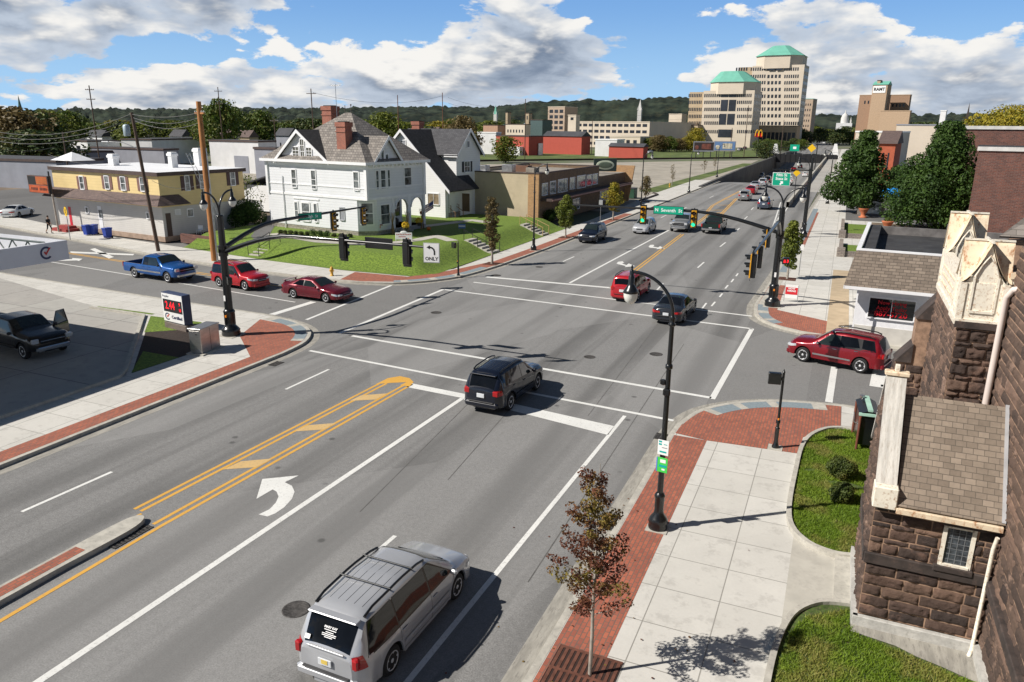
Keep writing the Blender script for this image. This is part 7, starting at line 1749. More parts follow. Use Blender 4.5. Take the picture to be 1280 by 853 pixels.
shrub(1.05, 24.9, CH, 1.0, .8, 'rounded evergreen shrub on the church lawn nearer the notice board', LYEW, 6000, seed=2)
shrub(1.15, 23.1, CH, .9, .8, 'rounded evergreen shrub on the church lawn nearer the walkway', LYEW, 5000, seed=3)
shrub(1.1, 24.0, CH, .5, .3, 'small spiky plant between the two shrubs on the church lawn', LGREEN, 500, .07, seed=5)
# notice board seen edge-on
t = thing('notice_board', 'black notice board with mint green gabled top beside the church lawn', 'notice board', (1.62, 28.4, CH + .05), R(4))
m_ = MB(); m_.bb((-.10, -.75, .2), (.45, .75, 1.35), BLACK, bev=.02); m_.build('board', t)
MINT = mat('mint_patina', (.35, .55, .45), .6, var=.15)
m_ = MB(); m_.slab([(-.16, -.78, 1.35), (.18, -.78, 1.52), (.18, .78, 1.52), (-.16, .78, 1.35)], .03, BLACK); m_.slab([(.18, -.78, 1.52), (.5, -.78, 1.35), (.5, .78, 1.35), (.18, .78, 1.52)], .03, BLACK); m_.bb((-.18, -.82, 1.33), (.52, -.74, 1.42), MINT); m_.bb((.1, -.8, 1.5), (.26, .8, 1.57), MINT); m_.build('gabled_top', t)
for y in (-.82, .82): m_ = MB(); m_.tube([(-.12, y, 0), (-.12, y, 1.3)], .045, mat('rusty_post', (.16, .05, .03), .7), 8); m_.build('post', t)
m_ = MB(); m_.tube([(-.12, -.5, .9), (-.28, -.5, .95), (-.3, -.4, 1.3)], .02, STEEL, 6); m_.lathe([(.03, 0), (.09, .12), (.09, .16)], STEEL, 10, (.0, .5, 1.5)); m_.build('lamp', t)
# ================================================================ BACKGROUND CITY
def far_corner(px, dist, py=150): p = D(px, py, dist); return (p.x, p.y)
def fbox(name, label, cat, pl_, pc, pr, top, dist, mt, rz=-6, base=0.0, roof=None, rows=(), dmax=60, fascia=None, group=None, gable=None, wl=(), side=None, mindepth=4):
 """building with its near corner in picture column pc, left wall to column pl_, right wall to pr, roof line at picture row top"""
 B = Bld(name, label, cat, far_corner(pc, dist, top + 6), base, R(rz), group)
 w = -B.A(pl_, top + 6)[0] if pl_ != pc else 10
 d = B.B(pr, top + 6)[0] if pr > pc + .5 else 12
 if d <= 0 or d > dmax: d = dmax
 d = max(d, mindepth); w = max(.5, w)
 h = B.A(pc - .01, top)[1]
 m_ = MB(); m_.prism([(-w, 0), (0, 0), (0, d), (-w, d)], -base if base else -.05, h, mt, top=roof or FLATR); m_.build('wall', B.root)
 m_ = MB(); m_.prism([(-w - .15, -.15), (.15, -.15), (.15, d + .15), (-w - .15, d + .15)], h - .05, h + .35, fascia or BROWNT, top=roof or FLATR)
 if gable is None: m_.build('roof', B.root)
 else:
  hg, ax_ = gable; m_ = MB()
  if ax_ == 'x': m_.add([(-w - .3, -.4, h), (.3, -.4, h), (.3, d + .4, h), (-w - .3, d + .4, h), (-w - .3, d / 2, h + hg), (.3, d / 2, h + hg)], [(0, 1, 5, 4), (2, 3, 4, 5), (1, 2, 5), (3, 0, 4)], roof or GREYSH)
  else: m_.add([(-w - .3, -.4, h), (.3, -.4, h), (.3, d + .4, h), (-w - .3, d + .4, h), (-w / 2, -.4, h + hg), (-w / 2, d + .4, h + hg)], [(0, 1, 4), (1, 2, 5, 4), (2, 3, 5), (3, 0, 4, 5)], roof or GREYSH)
  m_.build('roof', B.root)
 for (face, u0, u1, z0, z1, n, wf) in rows:      # rows of windows in fractions of wall width and height
  W_ = w if face == 'A' else d
  for i in range(n):
   a = (u0 + (u1 - u0) * (i + (1 - wf) / 2) / n) * W_; b = (u0 + (u1 - u0) * (i + (1 + wf) / 2) / n) * W_
   m_ = MB()
   if face == 'A': m_.bb((-W_ + a, -.06, z0 * h), (-W_ + b, .02, z1 * h), DGL)
   else: m_.bb((-.02, a, z0 * h), (.06, b, z1 * h), DGL)
   m_.build('window', B.root)
 B.w, B.d, B.h = w, d, h
 return B
DGL = mat('far_dark_glass', (.03, .035, .045), .2, var=.4, vscale=.1)
GREYW = mat('grey_block_wall', (.26, .27, .31), .85, var=.1, vscale=.3); WHITEW = mat('white_block_wall', (.66, .66, .66), .85, var=.08, vscale=.3)
BEIGE = mat('beige_concrete', (.60, .52, .42), .85, var=.06, vscale=.1); TANC = mat('tan_concrete', (.42, .33, .22), .85, var=.06, vscale=.1)
REDW = siding('red_barn_wall', (.42, .075, .05), 1.0, 'x', .8, .1, .1, .9); DREDW = mat('dark_red_wall', (.20, .03, .028), .85, var=.1)
COPPER = mat('copper_green_roof', (.14, .40, .31), .6, var=.08, vscale=.3); BRICKF = mat('far_red_brick', (.20, .085, .06), .9, var=.2, vscale=.5)
FROOF = mat('far_grey_roof', (.055, .057, .065), .9, var=.2, vscale=.2)
# --- left side industrial belt
fbox('warehouse', 'long grey flat-roofed warehouse at the left edge behind the white car', 'warehouse', -60, 71, 130, 203, 150, GREYW, rz=4, roof=FROOF, dmax=26)
fbox('warehouse', 'low dark-roofed shed left of the yellow building roof', 'warehouse', 30, 108, 150, 191, 200, GREYW, rz=-3, roof=FROOF, dmax=30)
fbox('warehouse', 'white warehouse with small porch roof beyond the yellow building', 'warehouse', 72, 110, 150, 177.5, 245, WHITEW, rz=-12, roof=FROOF, dmax=40, rows=[('A', .1, .9, .2, .8, 2, .25)])
fbox('warehouse', 'grey warehouse with orange brick strip behind the leaning pole', 'warehouse', 112, 205, 212, 188, 190, GREYW, rz=-3, roof=FROOF, dmax=22)
fbox('warehouse', 'white-fronted warehouse with long grey side wall behind the yellow building', 'warehouse', 152, 190, 250, 175.5, 230, WHITEW, rz=10, roof=FROOF, dmax=44)
B = fbox('warehouse', 'white block warehouse with loading door right of the wooden pole', 'warehouse', 262, 323, 345, 178, 185, WHITEW, rz=-4, roof=FROOF, dmax=30)
m_ = MB(); m_.bb((-8, -.08, 0), (-3.5, -.01, B.h * .55), GREYW); m_.build('loading_door', B.root)
fbox('warehouse', 'grey workshop beside the white Victorian house', 'warehouse', 318, 345, 350, 187, 150, GREYW, rz=-4, roof=FROOF, dmax=12)
for a, b, c_, tp, ds, lb, mt_, rf in ((104, 128, 134, 171, 330, 'small grey-roofed white house among the trees at far left', WHITEW, FROOF), (213, 228, 232, 171, 300, 'small white house with pale roof beyond the warehouses', WHITEW, GREYSH),
 (263, 284, 300, 171, 270, 'beige bungalow with brown hipped roof right of the wooden pole', BEIGE, BROWNSH), (296, 312, 322, 172, 285, 'tan house with brown roof behind the white block warehouse', TANC, BROWNSH), (345, 362, 372, 170, 260, 'grey gabled house behind the Victorian house chimney', GREYW, FROOF),
 (566, 590, 600, 176, 300, 'house with green hipped roof beyond the saltbox house', BEIGE, mat('green_hip_roof', (.06, .12, .08), .8))):
 fbox('small_house', lb, 'house', a, b, c_, tp, ds, mt_, rz=-8, roof=rf, dmax=12, gable=(2.4, 'x'), rows=[('A', .15, .85, .35, .7, 2, .25)])
for px, y, ds, lb in ((48, 178, 260, 'pale bungalow half hidden below the left dark trees'), (176, 168, 330, 'small tan house behind the transformer pole'), (246, 170, 320, 'white cottage just left of the wooden pole'), (330, 168, 330, 'small pale house right of the brown-roofed houses'), (12, 186, 220, 'low white garage at the extreme left edge'), (460, 163, 420, 'pale house seen past the Victorian roof'), (540, 164, 430, 'distant house above the saltbox ridge')):
 fbox('small_house', lb, 'house', px - 10, px + 6, px + 13, y, ds, WHITEW if px % 4 else BEIGE, rz=-8, roof=FROOF if px % 3 else BROWNSH, dmax=12, gable=(2.2, 'x'), rows=[('A', .15, .85, .3, .7, 3, .25)])
# --- red sheds and the lot beyond the railway
B = fbox('red_shed', 'red flat-fronted shed with white tanks beyond the grass field', 'shed', 620, 661, 679, 171, 300, REDW, rz=-14, roof=FROOF, dmax=22)
m_ = MB(); m_.bb((-9, -2.6, 0), (-2.5, -.1, 3.3), WHITEW); m_.build('white_tank', B.root)
m_ = MB(); m_.bb((.02, 6, 0), (.4, 9, 4.6), STEEL); m_.build('steel_door', B.root)
fbox('red_barn', 'long bright red barn with dark gabled roof', 'barn', 679, 727, 738, 171, 315, REDW, rz=-14, roof=FROOF, dmax=16, gable=(2.0, 'x'))
fbox('trailer', 'white trailer parked left of the red shed', 'trailer', 597, 620, 621, 166.5, 310, WHITEW, rz=-6, roof=WROOF, dmax=3, fascia=WHITE)
fbox('trailer', 'white box trailer right of the red barn', 'trailer', 744, 771, 781, 175.5, 300, WHITEW, rz=-6, roof=WROOF, dmax=8, fascia=WHITE)
fbox('red_hut', 'low red hut with grey roof below the parking garage', 'hut', 761, 804, 808, 184, 285, REDW, rz=-10, roof=FROOF, dmax=7, gable=(1.2, 'x'))
# --- centre skyline
rowsg = []
for k in range(4): rowsg.append(('A', .02, .98, .10 + k * .24, .21 + k * .24, 13, .72))
fbox('parking_garage', 'long beige parking garage with rows of dark openings', 'parking garage', 712, 812, 880, 153, 420, BEIGE, rz=-12, roof=BEIGE, fascia=BEIGE, dmax=95, rows=rowsg)
fbox('stair_tower', 'beige stair tower on the left end of the parking garage', 'tower', 710, 720, 724, 144.5, 412, BEIGE, rz=-12, roof=BEIGE, fascia=BEIGE, dmax=8, rows=[('A', .2, .8, .86, .94, 1, .6)])
rw_ = [('A', .05, .95, .08 + k * .152, .17 + k * .152, 3, .7) for k in range(6)]
fbox('office_block', 'tan seven-storey office block with blank side wall left of the garage', 'office building', 685, 706, 722, 134, 520, mat('pinkish_tan_wall', (.42, .32, .24), .85), rz=-16, roof=FLATR, rows=rw_, fascia=BEIGE, dmax=60)
fbox('shopfront_building', 'low white-fronted building in front of the parking garage', 'building', 762, 800, 838, 172, 370, BEIGE, rz=-10, roof=FLATR, rows=[('A', .05, .95, .45, .8, 4, .5)], fascia=BEIGE, dmax=20)
fbox('green_block', 'dark green-grey windowless block left of the tan office block', 'building', 663, 678, 690, 150.5, 480, mat('slate_green_wall', (.06, .10, .10), .8), rz=-14, dmax=30)
fbox('beige_block', 'ornate beige building with small windows left of the green block', 'building', 632, 656, 663, 156, 470, BEIGE, rz=-12, rows=[('A', .05, .95, .3, .45, 6, .4), ('A', .05, .95, .6, .75, 6, .4)], dmax=20)
fbox('brick_tower', 'tan brick bell tower above the beige building', 'tower', 657, 661, 664, 142, 500, TANC, rz=-10, dmax=5, rows=[('A', .2, .8, .8, .92, 1, .5)])
fbox('factory_chimney', 'tan square factory chimney left of the bell tower', 'chimney', 632, 634.5, 636, 141, 520, TANC, rz=-10, dmax=3)
fbox('brick_block', 'pale brick factory left of the factory chimney', 'building', 604, 622, 632, 157, 480, mat('pale_pink_brick', (.42, .26, .18), .9), rz=-10, rows=[('A', .05, .95, .4, .6, 4, .4)], dmax=30)
fbox('roof_block', 'beige penthouse block behind the right end of the garage', 'building', 836, 852, 858, 143, 520, BEIGE, rz=-12, dmax=20, fascia=BEIGE)
fbox('dark_annexe', 'dark low annexe between the garage and the office tower', 'building', 858, 872, 884, 157, 470, TANC, rz=-12, dmax=30)
def steeple(px, top, mid, dist, label, mt_, wpx=4, tip=None):
 p = D(px, 200, dist); t = thing('church_steeple', label, 'steeple', (p.x, p.y, 0)); zt_ = D(px, top, dist).z; zm = D(px, mid, dist).z; w = wpx / 930 * dist
 m_ = MB(); m_.bb((-w / 2, -w / 2, 0), (w / 2, w / 2, zm), mt_); m_.build('tower', t)
 m_ = MB(); m_.add([(-w / 2, -w / 2, zm), (w / 2, -w / 2, zm), (w / 2, w / 2, zm), (-w / 2, w / 2, zm), (0, 0, zt_)], [(0, 1, 4), (1, 2, 4), (2, 3, 4), (3, 0, 4), (3, 2, 1, 0)], tip or mt_)
 for sx, sy in ((-1, -1), (1, -1), (1, 1), (-1, 1)): m_.tube([(sx * w / 2, sy * w / 2, zm), (sx * w / 2, sy * w / 2, zm + (zt_ - zm) * .3)], [w * .12, .02], mt_, 5)
 m_.build('spire', t)
PALEST = mat('pale_steeple_stone', (.55, .54, .52), .8)
steeple(796.5, 124, 138, 650, 'white stone steeple rising behind the parking garage', PALEST, 4.5); steeple(619.5, 131, 143, 620, 'slim white steeple with green tip left of the factory chimney', PALEST, 4, COPPER)
steeple(36, 119, 141, 700, 'dark green church spire above the trees at far left', DARKST, 3.2, mat('green_spire', (.03, .09, .08), .6)); steeple(1200, 128, 152, 420, 'dark thin church spire rising behind the large tree', DARKST, 3)
steeple(1057, 146, 152, 900, 'thin pale spire beside the domed courthouse', PALEST, 1.5)
# --- twin office towers with green roofs
def tower(label, dist, cols, floors, ybase, octo, z_lo, name='office_tower'):
 pass
def office(label, dist, rz, left, mid, cornr, right, top, octo, roofp, rows_y, groundy, winspans):
 B = Bld('office_tower', label, 'office building', far_corner(cornr, dist, 130), 0, R(rz))
 w = -B.A(left, 130)[0]; wm = -B.A(mid, 130)[0]; d = min(60, max(14, B.B(right, 130)[0])); h = B.A(cornr - 1, top)[1]
 m_ = MB(); m_.prism([(-wm, 0), (0, 0), (0, d), (-wm, d)], 0, h, BEIGE, top=FLATR); m_.build('wall', B.root)
 m_ = MB(); m_.prism([(-w, 3), (-wm - .01, 3), (-wm - .01, d), (-w, d)], 0, h - .5, TANC, top=FLATR); m_.build('side_wing', B.root)
 (o0, o1, oy0, oy1) = octo; xa = B.A(o0, oy1, 3)[0]; xb = B.A(o1, oy1, 3)[0]; zo = B.A((o0 + o1) / 2, oy0, 3)[1]
 cxx, r = (xa + xb) / 2, (xb - xa) / 2; c45 = r * .55; cyy = r - 1.2
 oc = [(cxx - r, cyy - c45), (cxx - c45, cyy - r), (cxx + c45, cyy - r), (cxx + r, cyy - c45), (cxx + r, cyy + c45), (cxx + c45, cyy + r), (cxx - c45, cyy + r), (cxx - r, cyy + c45)]
 m_ = MB(); m_.prism(oc, h - 2, zo, BEIGE); m_.build('octagonal_crown', B.root)
 (r0, r1, ry) = roofp; zt_ = B.A((r0 + r1) / 2, ry, cyy)[1]; x0 = B.A(r0, ry, cyy)[0]; x1 = B.A(r1, ry, cyy)[0]; rr = (x1 - x0) / 2; cc = (x0 + x1) / 2; c4 = rr * .55
 ic = [(cc - rr, cyy - c4), (cc - c4, cyy - rr), (cc + c4, cyy - rr), (cc + rr, cyy - c4), (cc + rr, cyy + c4), (cc + c4, cyy + rr), (cc - c4, cyy + rr), (cc - rr, cyy + c4)]
 k = 1.05; oe = [(cxx + (a - cxx) * k, cyy + (b - cyy) * k) for a, b in oc]
 m_ = MB(); m_.add([(a, b, zo) for a, b in oe] + [(a, b, zt_) for a, b in ic], [(i, (i + 1) % 8, 8 + (i + 1) % 8, 8 + i) for i in range(8)] + [tuple(range(8, 16)), tuple(range(7, -1, -1))], COPPER); m_.build('copper_roof', B.root)
 for yv, y2 in rows_y:
  for (pa, pb, n, wing) in winspans:
   yo = 3 if wing else 0
   xa_, za_ = B.A(pa, yv, yo); xb_, _ = B.A(pb, yv, yo); zb_ = B.A(pa, y2, yo)[1]
   m_ = MB()
   for i in range(n):
    a = lerp(xa_, xb_, (i + .2) / n); b = lerp(xa_, xb_, (i + .8) / n); m_.bb((a, yo - .08, zb_), (b, yo + .02, za_), DGL)
   m_.build('window_row', B.root)
  nB = 5; m_ = MB()
  za_ = B.A(cornr, yv)[1]; zb_ = B.A(cornr, y2)[1]
  for i in range(nB): m_.bb((-.02, d * (i + .3) / nB, zb_), (.08, d * (i + .7) / nB, za_), DGL)
  m_.build('window_row', B.root)
 return B
K4 = lambda x, y: (840 + x / 5.333, 40 + y / 5.333)
ry = lambda ys: [(40 + (y - 11) / 5.333, 40 + (y + 11) / 5.333) for y in ys]
T1 = office('lower beige office tower with green copper roof left of the taller one', 470, -4.5, 859.5, 878.5, 942, 951.5, 113, (887, 944, 103, 113), (903, 931, 90), ry([425, 470, 517, 563, 608, 665]), 178, [(860.5, 877.5, 8, True), (880, 900.5, 8, False), (921, 940, 8, False)])
for a, b in (((902.5, 106), (910.3, 121.5)), ((912.5, 106), (920.5, 121.5)), ((901.5, 125), (909, 139)), ((911.5, 125), (919, 139)), ((899.5, 142.5), (907, 156)), ((909.5, 142.5), (917.5, 156)), ((898, 162), (915, 172))): T1.panel('glass_bay', 'A', a, b, DGL, 0, .15)
T2 = office('taller beige office tower with green copper roof', 560, -6, 918, 936.5, 1000.5, 1006.5, 81, (944, 1002, 70, 81), (967.5, 987.5, 58), ry([250, 298, 340, 385, 430, 472, 515, 560, 610]), 178, [(919.5, 935, 5, True), (938, 957.5, 7, False), (958.5, 977, 4, False), (980, 999, 7, False)])
for a, b in (((961.5, 75), (969, 82)), ((971.5, 75), (979, 82)), ((960.8, 84), (968, 88)), ((971, 84), (978, 88))): T2.panel('glass_bay', 'A', a, b, DGL, -.6, .3)
fbox('office_block', 'low beige podium with colonnade between the two towers', 'office building', 948, 996, 1000, 158, 500, TANC, rz=-13, dmax=20, rows=[('A', .02, .98, .1, .7, 9, .75)])
fbox('bank_building', 'tan brick tower with green cornice right of the office towers', 'office building', 1002, 1016, 1021, 124, 640, mat('pinkish_tan_wall'), rz=-10, roof=COPPER, fascia=COPPER, dmax=40, rows=[('A', .1, .9, .85 - k * .12, .90 - k * .12, 4, .4) for k in range(5)])
# --- brown hotel
HB = mat('brown_hotel_brick', (.30, .19, .125), .9, var=.08); HB2 = mat('pale_hotel_brick', (.42, .30, .20), .9, var=.08)
Ht = fbox('hotel_tower', 'brown brick hotel with teal-capped sign block on the right skyline', 'hotel', 1074, 1110, 1113, 119, 520, HB, rz=-14, roof=FLATR, fascia=HB2, dmax=20, rows=[('A', .15, .4, .84, .90, 2, .4), ('A', .72, .95, .84, .90, 2, .4), ('A', .72, .82, .70, .76, 1, .7)])
fbox('hotel_wing', 'shaded right wing of the brown hotel', 'hotel', 1111, 1137, 1139, 119, 532, HB, rz=-14, roof=FLATR, fascia=HB2, dmax=20, rows=[('A', .15, .85, .55, .61, 4, .4), ('A', .15, .85, .78, .84, 4, .4)])
fbox('hotel_annexe', 'plain brown box in front of the hotel wing', 'hotel', 1100, 1137, 1139, 139, 500, HB2, rz=-14, roof=FLATR, fascia=HB2, dmax=12)
B = fbox('hotel_sign_block', 'rooftop block with dark lettering and teal cap on the hotel', 'roof block', 1090.5, 1109, 1114, 106, 515, HB2, rz=-14, roof=COPPER, fascia=COPPER, dmax=16, gable=(2.2, 'x'))
m_ = MB(); m_.bb((-B.w * .95, -.2, B.h - 4.6), (-B.w * .1, -.05, B.h - .6), WHITE); m_.build('sign_panel', B.root)
text('RAMT', 2.3, LETTERK, B.root, Matrix.Translation((-B.w * .52, -.25, B.h - 2.6)) @ Matrix.Rotation(math.pi / 2, 4, 'X'), bold=.1)
fbox('lift_housing', 'small square lift housing on top of the hotel', 'roof block', 1096, 1100, 1101, 101, 518, HB2, rz=-14, dmax=4)
# --- courthouse with dome
p = D(1049.5, 200, 900); t = thing('domed_courthouse', 'small white domed courthouse at the end of the street', 'courthouse', (p.x, p.y, 0)); s = 900 / 930
zz = lambda y: D(1049.5, y, 900).z
m_ = MB(); m_.bb((-8 * s, -6, 0), (8 * s, 6, zz(154)), WHITEW); m_.build('wall', t); m_ = MB(); m_.lathe([(4 * s, zz(154)), (4 * s, zz(148)), (3.4 * s, zz(146)), (3 * s, zz(144)), (1.5 * s, zz(142.5)), (.6 * s, zz(141)), (.3, zz(138))], PALEST, 12); m_.build('dome', t)
# --- right side buildings
fbox('tan_hall', 'long low tan building with white parapet behind the large trees', 'building', 1069, 1125, 1165, 166, 235, BEIGE, rz=-8, roof=WROOF, fascia=WHITE, dmax=30)
fbox('tan_hall', 'pale building with grey roof and vents under the hotel', 'building', 1120, 1170, 1215, 157, 300, BEIGE, rz=-8, roof=FROOF, fascia=GREYW, dmax=60)
fbox('red_brick_house', 'red brick house with brown hipped roof between the two large trees', 'house', 1098, 1119, 1132, 180, 165, mat('orange_red_brick', (.40, .10, .05), .9), rz=-8, roof=BROWNSH, gable=(2.4, 'x'), dmax=12, rows=[('A', .2, .8, .3, .8, 2, .3)])
fbox('white_tower', 'plain white square tower on the right horizon', 'tower', 1175, 1182, 1184.5, 139, 420, WHITEW, rz=-10, dmax=5, fascia=WHITE)
DBR = bricks('dark_red_brick_wall', (.17, .062, .042), (.10, .042, .034), (.15, .10, .085), .42, .15, .02, blot=((.06, .032, .028), .6), var=.45)  # blotches hold both dark stains and a tree's shadow painted into the brick
fbox('brick_theatre', 'upper dark red brick block at the right edge with pale coping', 'building', 1205, 1420, 1425, 163, 112, DBR, rz=-8, roof=TARR, fascia=PALEST, dmax=18)
B = fbox('brick_theatre_wing', 'lower dark red brick wall at the right edge in front of the taller block', 'building', 1222, 1420, 1425, 192, 92, DBR, rz=-8, roof=TARR, fascia=PALEST, dmax=10)
# --- billboards and the fast-food sign
def billboard(pa, pb, y0, y1, dist, label, ca, cb):
 t = thing('billboard', label, 'billboard', tuple(D((pa + pb) / 2, 183, dist).xy) + (0,), R(10)); w = (pb - pa) / 930 * dist * 1.02; z1 = D(pa, y0, dist).z; z0 = D(pa, y1, dist).z
 m_ = MB(); m_.bb((-w / 2, 0, z0), (w / 2, .4, z1), GREYW); bd = m_.build('frame', t); m_ = MB(); m_.bb((-w / 2 + .3, -.06, z0 + .5), (w / 2 - .3, 0, z1 - .3), ca); m_.bb((-w * .1, -.1, z0 + .9), (w * .34, -.06, z1 - .8), cb); m_.sphere((-w * .32, -.08, (z0 + z1) / 2 - .4), (.8, .05, .8), cb, 10); m_.build('poster', bd)
 for x in (-w * .35, 0, w * .35): m_ = MB(); m_.tube([(x, .3, 0), (x, .3, z0)], .18, DARKGREY, 6); m_.build('post', t)
billboard(868, 891.5, 177, 189.5, 300, 'left billboard with dark poster beyond the gravel lot', mat('dark_poster', (.03, .02, .02), .6), mat('dull_red_poster', (.16, .05, .035), .6, var=.5, vscale=.8))
billboard(894, 918, 176.5, 189, 300, 'right billboard with blue poster beyond the gravel lot', mat('blue_poster', (.12, .22, .42), .6), mat('cream_poster', (.55, .50, .38), .6, var=.4, vscale=.8))
p = D(948.5, 168, 330); t = thing('restaurant_sign', 'red pole sign with yellow double arch below the office towers', 'pole sign', (p.x, p.y, 0), R(10)); z1, z0 = D(948.5, 162.5, 330).z, D(948.5, 171.5, 330).z
m_ = MB(); m_.bb((-1.5, 0, z0), (1.5, .5, z0 + (z1 - z0) * .52), mat('sign_red', (.6, .01, .01), .5)); m_.build('panel', t)
m_ = MB(); AY = mat('arch_yellow', (.85, .48, .01), .5); hh = (z1 - z0)
for s in (-1, 1): m_.tube([(s * .68 - .62 * math.cos(math.pi * k / 10), -.12, z0 + .35 + (hh - .4) * math.sin(math.pi * k / 10) ** .8) for k in range(11)], .16, AY, 6)
m_.build('arches', t); m_ = MB(); m_.tube([(0, .3, 0), (0, .3, z0)], .2, DARKGREY, 8); m_.build('pole', t)
# --- railway, bridge and retaining walls
RW = mat('dark_retaining_concrete', (.085, .082, .078), .9, var=.25, vscale=.3, dirt=(.15, .14, .13), dirt_amt=.4); BLKST = mat('black_bridge_steel', (.012, .012, .014), .7, var=.3)
def wallrun(name, label, x0, x1, ys, topf, mt_, cap=None):
 t = MB()
 for a, b in zip(ys, ys[1:]):
  for (p, q, r_, s_) in (((x0, a), (x0, b), (x1, b), (x1, a)),):
   za, zb = topf(a), topf(b); la, lb = min(road_z(a), 0) - .3, min(road_z(b), 0) - .3
   t.add([(x0, a, la), (x0, b, lb), (x0, b, zb), (x0, a, za), (x1, a, la), (x1, b, lb), (x1, b, zb), (x1, a, za)], [(0, 1, 2, 3), (7, 6, 5, 4), (3, 2, 6, 7)], mt_)
 o = t.build(name); tag(o, label, 'retaining wall'); return o
ys = [150 + 10 * k for k in range(33)]
wallrun('retaining_wall', 'dark concrete retaining wall left of the underpass approach', -25.8, -25.2, ys, lambda y: .3 + .5 * min(1, (y - 150) / 60), RW)
wallrun('retaining_wall', 'low concrete barrier wall between the underpass and frontage lane', -7.35, -6.95, [118, 125] + ys, lambda y: .85, CURBM)
t = thing('railway_bridge', 'black steel railway bridge across the dipping road', 'bridge', (-16.2, 318, 0), R(4))
m_ = MB(); m_.bb((-12, -4, -1.5), (13, -3.6, 1.5), BLKST); m_.bb((-12, 3.6, -1.5), (13, 4, 1.5), BLKST)
for k in range(14): m_.bb((-11.5 + k * 1.85, -4.12, -1.5), (-11.4 + k * 1.85, -4, 1.5), BLKST)
m_.build('girder', t); m_ = MB(); m_.bb((-12, -3.6, -.9), (13, 3.6, 0), BLKST); m_.build('deck', t)
for a_ in (-9.4, 9.6): m_ = MB(); m_.bb((a_ - .4, -5, -5), (a_ + .4, 5, -1.5), RW); m_.build('abutment', t)
m_ = MB(); m_.tube([(-12, -4, 2.5), (13, -4, 2.5)], .06, STEEL, 5)
for k in range(9): m_.tube([(-12 + k * 3.1, -4, 1.4), (-12 + k * 3.1, -4, 2.5)], .06, STEEL, 5)
m_.build('railing', t)
mb = MB(); RAILM = mat('rusty_rail', (.05, .03, .025), .7, .4)
for off in (-1.2, .3):
 a, b = Vector((-160, 168)), Vector((-29, 314)); n = (b - a).normalized(); n = Vector((-n.y, n.x)); q = [a + n * off, b + n * off, b + n * (off + .25), a + n * (off + .25)]; mb.prism([(v.x, v.y) for v in q][::-1], .0, .45, RAILM)
o = mb.build('railway_track'); tag(o, 'dark railway track running along the far edge of the gravel lot', 'railway track')
# second street structures beyond bridge: tapered white pylons
for px, lb in ((968.5, 'left white tapered pylon at the bridge'), (1043, 'right white tapered pylon at the bridge')):
 p = D(px, 200, 330); m_ = MB(); zt_ = D(px, 180, 330).z; m_.add([(-1.6, -1, 0), (1.6, -1, 0), (1.6, 1, 0), (-1.6, 1, 0), (-.7, -1, zt_), (.3, -1, zt_), (.3, 1, zt_), (-.7, 1, zt_)], [(0, 1, 5, 4), (1, 2, 6, 5), (2, 3, 7, 6), (3, 0, 4, 7), (4, 5, 6, 7)], WHITE); o = m_.build('bridge_pylon', None, (p.x, p.y, 0)); tag(o, lb, 'pylon')
# parked cars far away
PK = [(816, 186.5), (824, 185), (832, 187), (842, 185.5), (850, 184), (858, 186), (865, 184.5), (872, 187.5), (800, 191.5), (812, 192), (925, 189), (931, 187), (940, 181.5), (951, 182.5)]
rnd = random.Random(9)
PC = [WHITEP, BLACKP, RED, SILVER, GREYP, NAVY, BLUE, SILVER]
proto = {}
def far_car(p, rz, k, label, group):
 key = k % 6
 if key not in proto:
  proto[key] = make_car(['sedan', 'suv', 'hatch'][key % 3], 'parked_car', label, 'car', PC[key], p, rz, False, group); return proto[key]
 return copy_tree(proto[key], p, rz, label)
for i, (px, py) in enumerate(PK):
 p = G(px, py); far_car((p.x, p.y, 0), R(rnd.choice([80, 75, 260, 85])), i, 'small parked car in the far lot below the office towers and garage', 'cars in the far parking lot')
for i, (px, py) in enumerate([(1006, 181), (1012, 178.5), (1018, 182), (1024, 176.5), (1030, 179.5), (1035, 175), (1014, 174.5), (1027, 173), (1040, 178)]):
 p = G(px, py); c_ = far_car((p.x, p.y, 0), R(90 if i % 2 else -90), i + 2, 'tiny car on the city street beyond the railway bridge', 'cars in the city street'); c_['group'] = 'cars in the city street'
# ---- wooded hills
HILL = mat('wooded_hillside', (.014, .024, .024), 1.0, var=.5, vscale=.02, col2=(.045, .060, .042), dirt=(.085, .075, .035), dirt_amt=.35, spec=.1)
def hills(name, label, dist, depth, ridge, seed, amp):
 m_ = MB(); nx_, ny_ = 620, 10; vs = []
 for i in range(nx_ + 1):
  px = -60 + 1400 * i / nx_; y = pl(ridge, px); zt_ = max(1, D(px, y, dist + depth * .5).z)
  for j in range(ny_ + 1):
   d_ = dist + depth * j / ny_; p = D(px, 170, d_); s = math.sin(math.pi * min(1, (j / ny_) * .95 + .02)) ** .6
   b_ = abs(mnoise.noise((p.x * .028, p.y * .028, seed))) * amp + abs(mnoise.noise((p.x * .075, p.y * .075, seed + 3))) * amp * .55
   vs.append((p.x, p.y, zt_ * s * (.9 + .12 * mnoise.noise((p.x * .002, p.y * .004, seed))) + (b_ * (1 if s > .1 else 0)) - 1))
 m_.add(vs, [(i * (ny_ + 1) + j, (i + 1) * (ny_ + 1) + j, (i + 1) * (ny_ + 1) + j + 1, i * (ny_ + 1) + j + 1) for i in range(nx_) for j in range(ny_)], HILL, True)
 o = m_.build(name); tag(o, label, None, None, 'structure')
hills('far_hills', 'far wooded hills', 3200, 900, [(-60, 139), (100, 137), (250, 136), (420, 134.5), (560, 134), (700, 133), (860, 141), (980, 145), (1280, 142)], 3.0, 22)
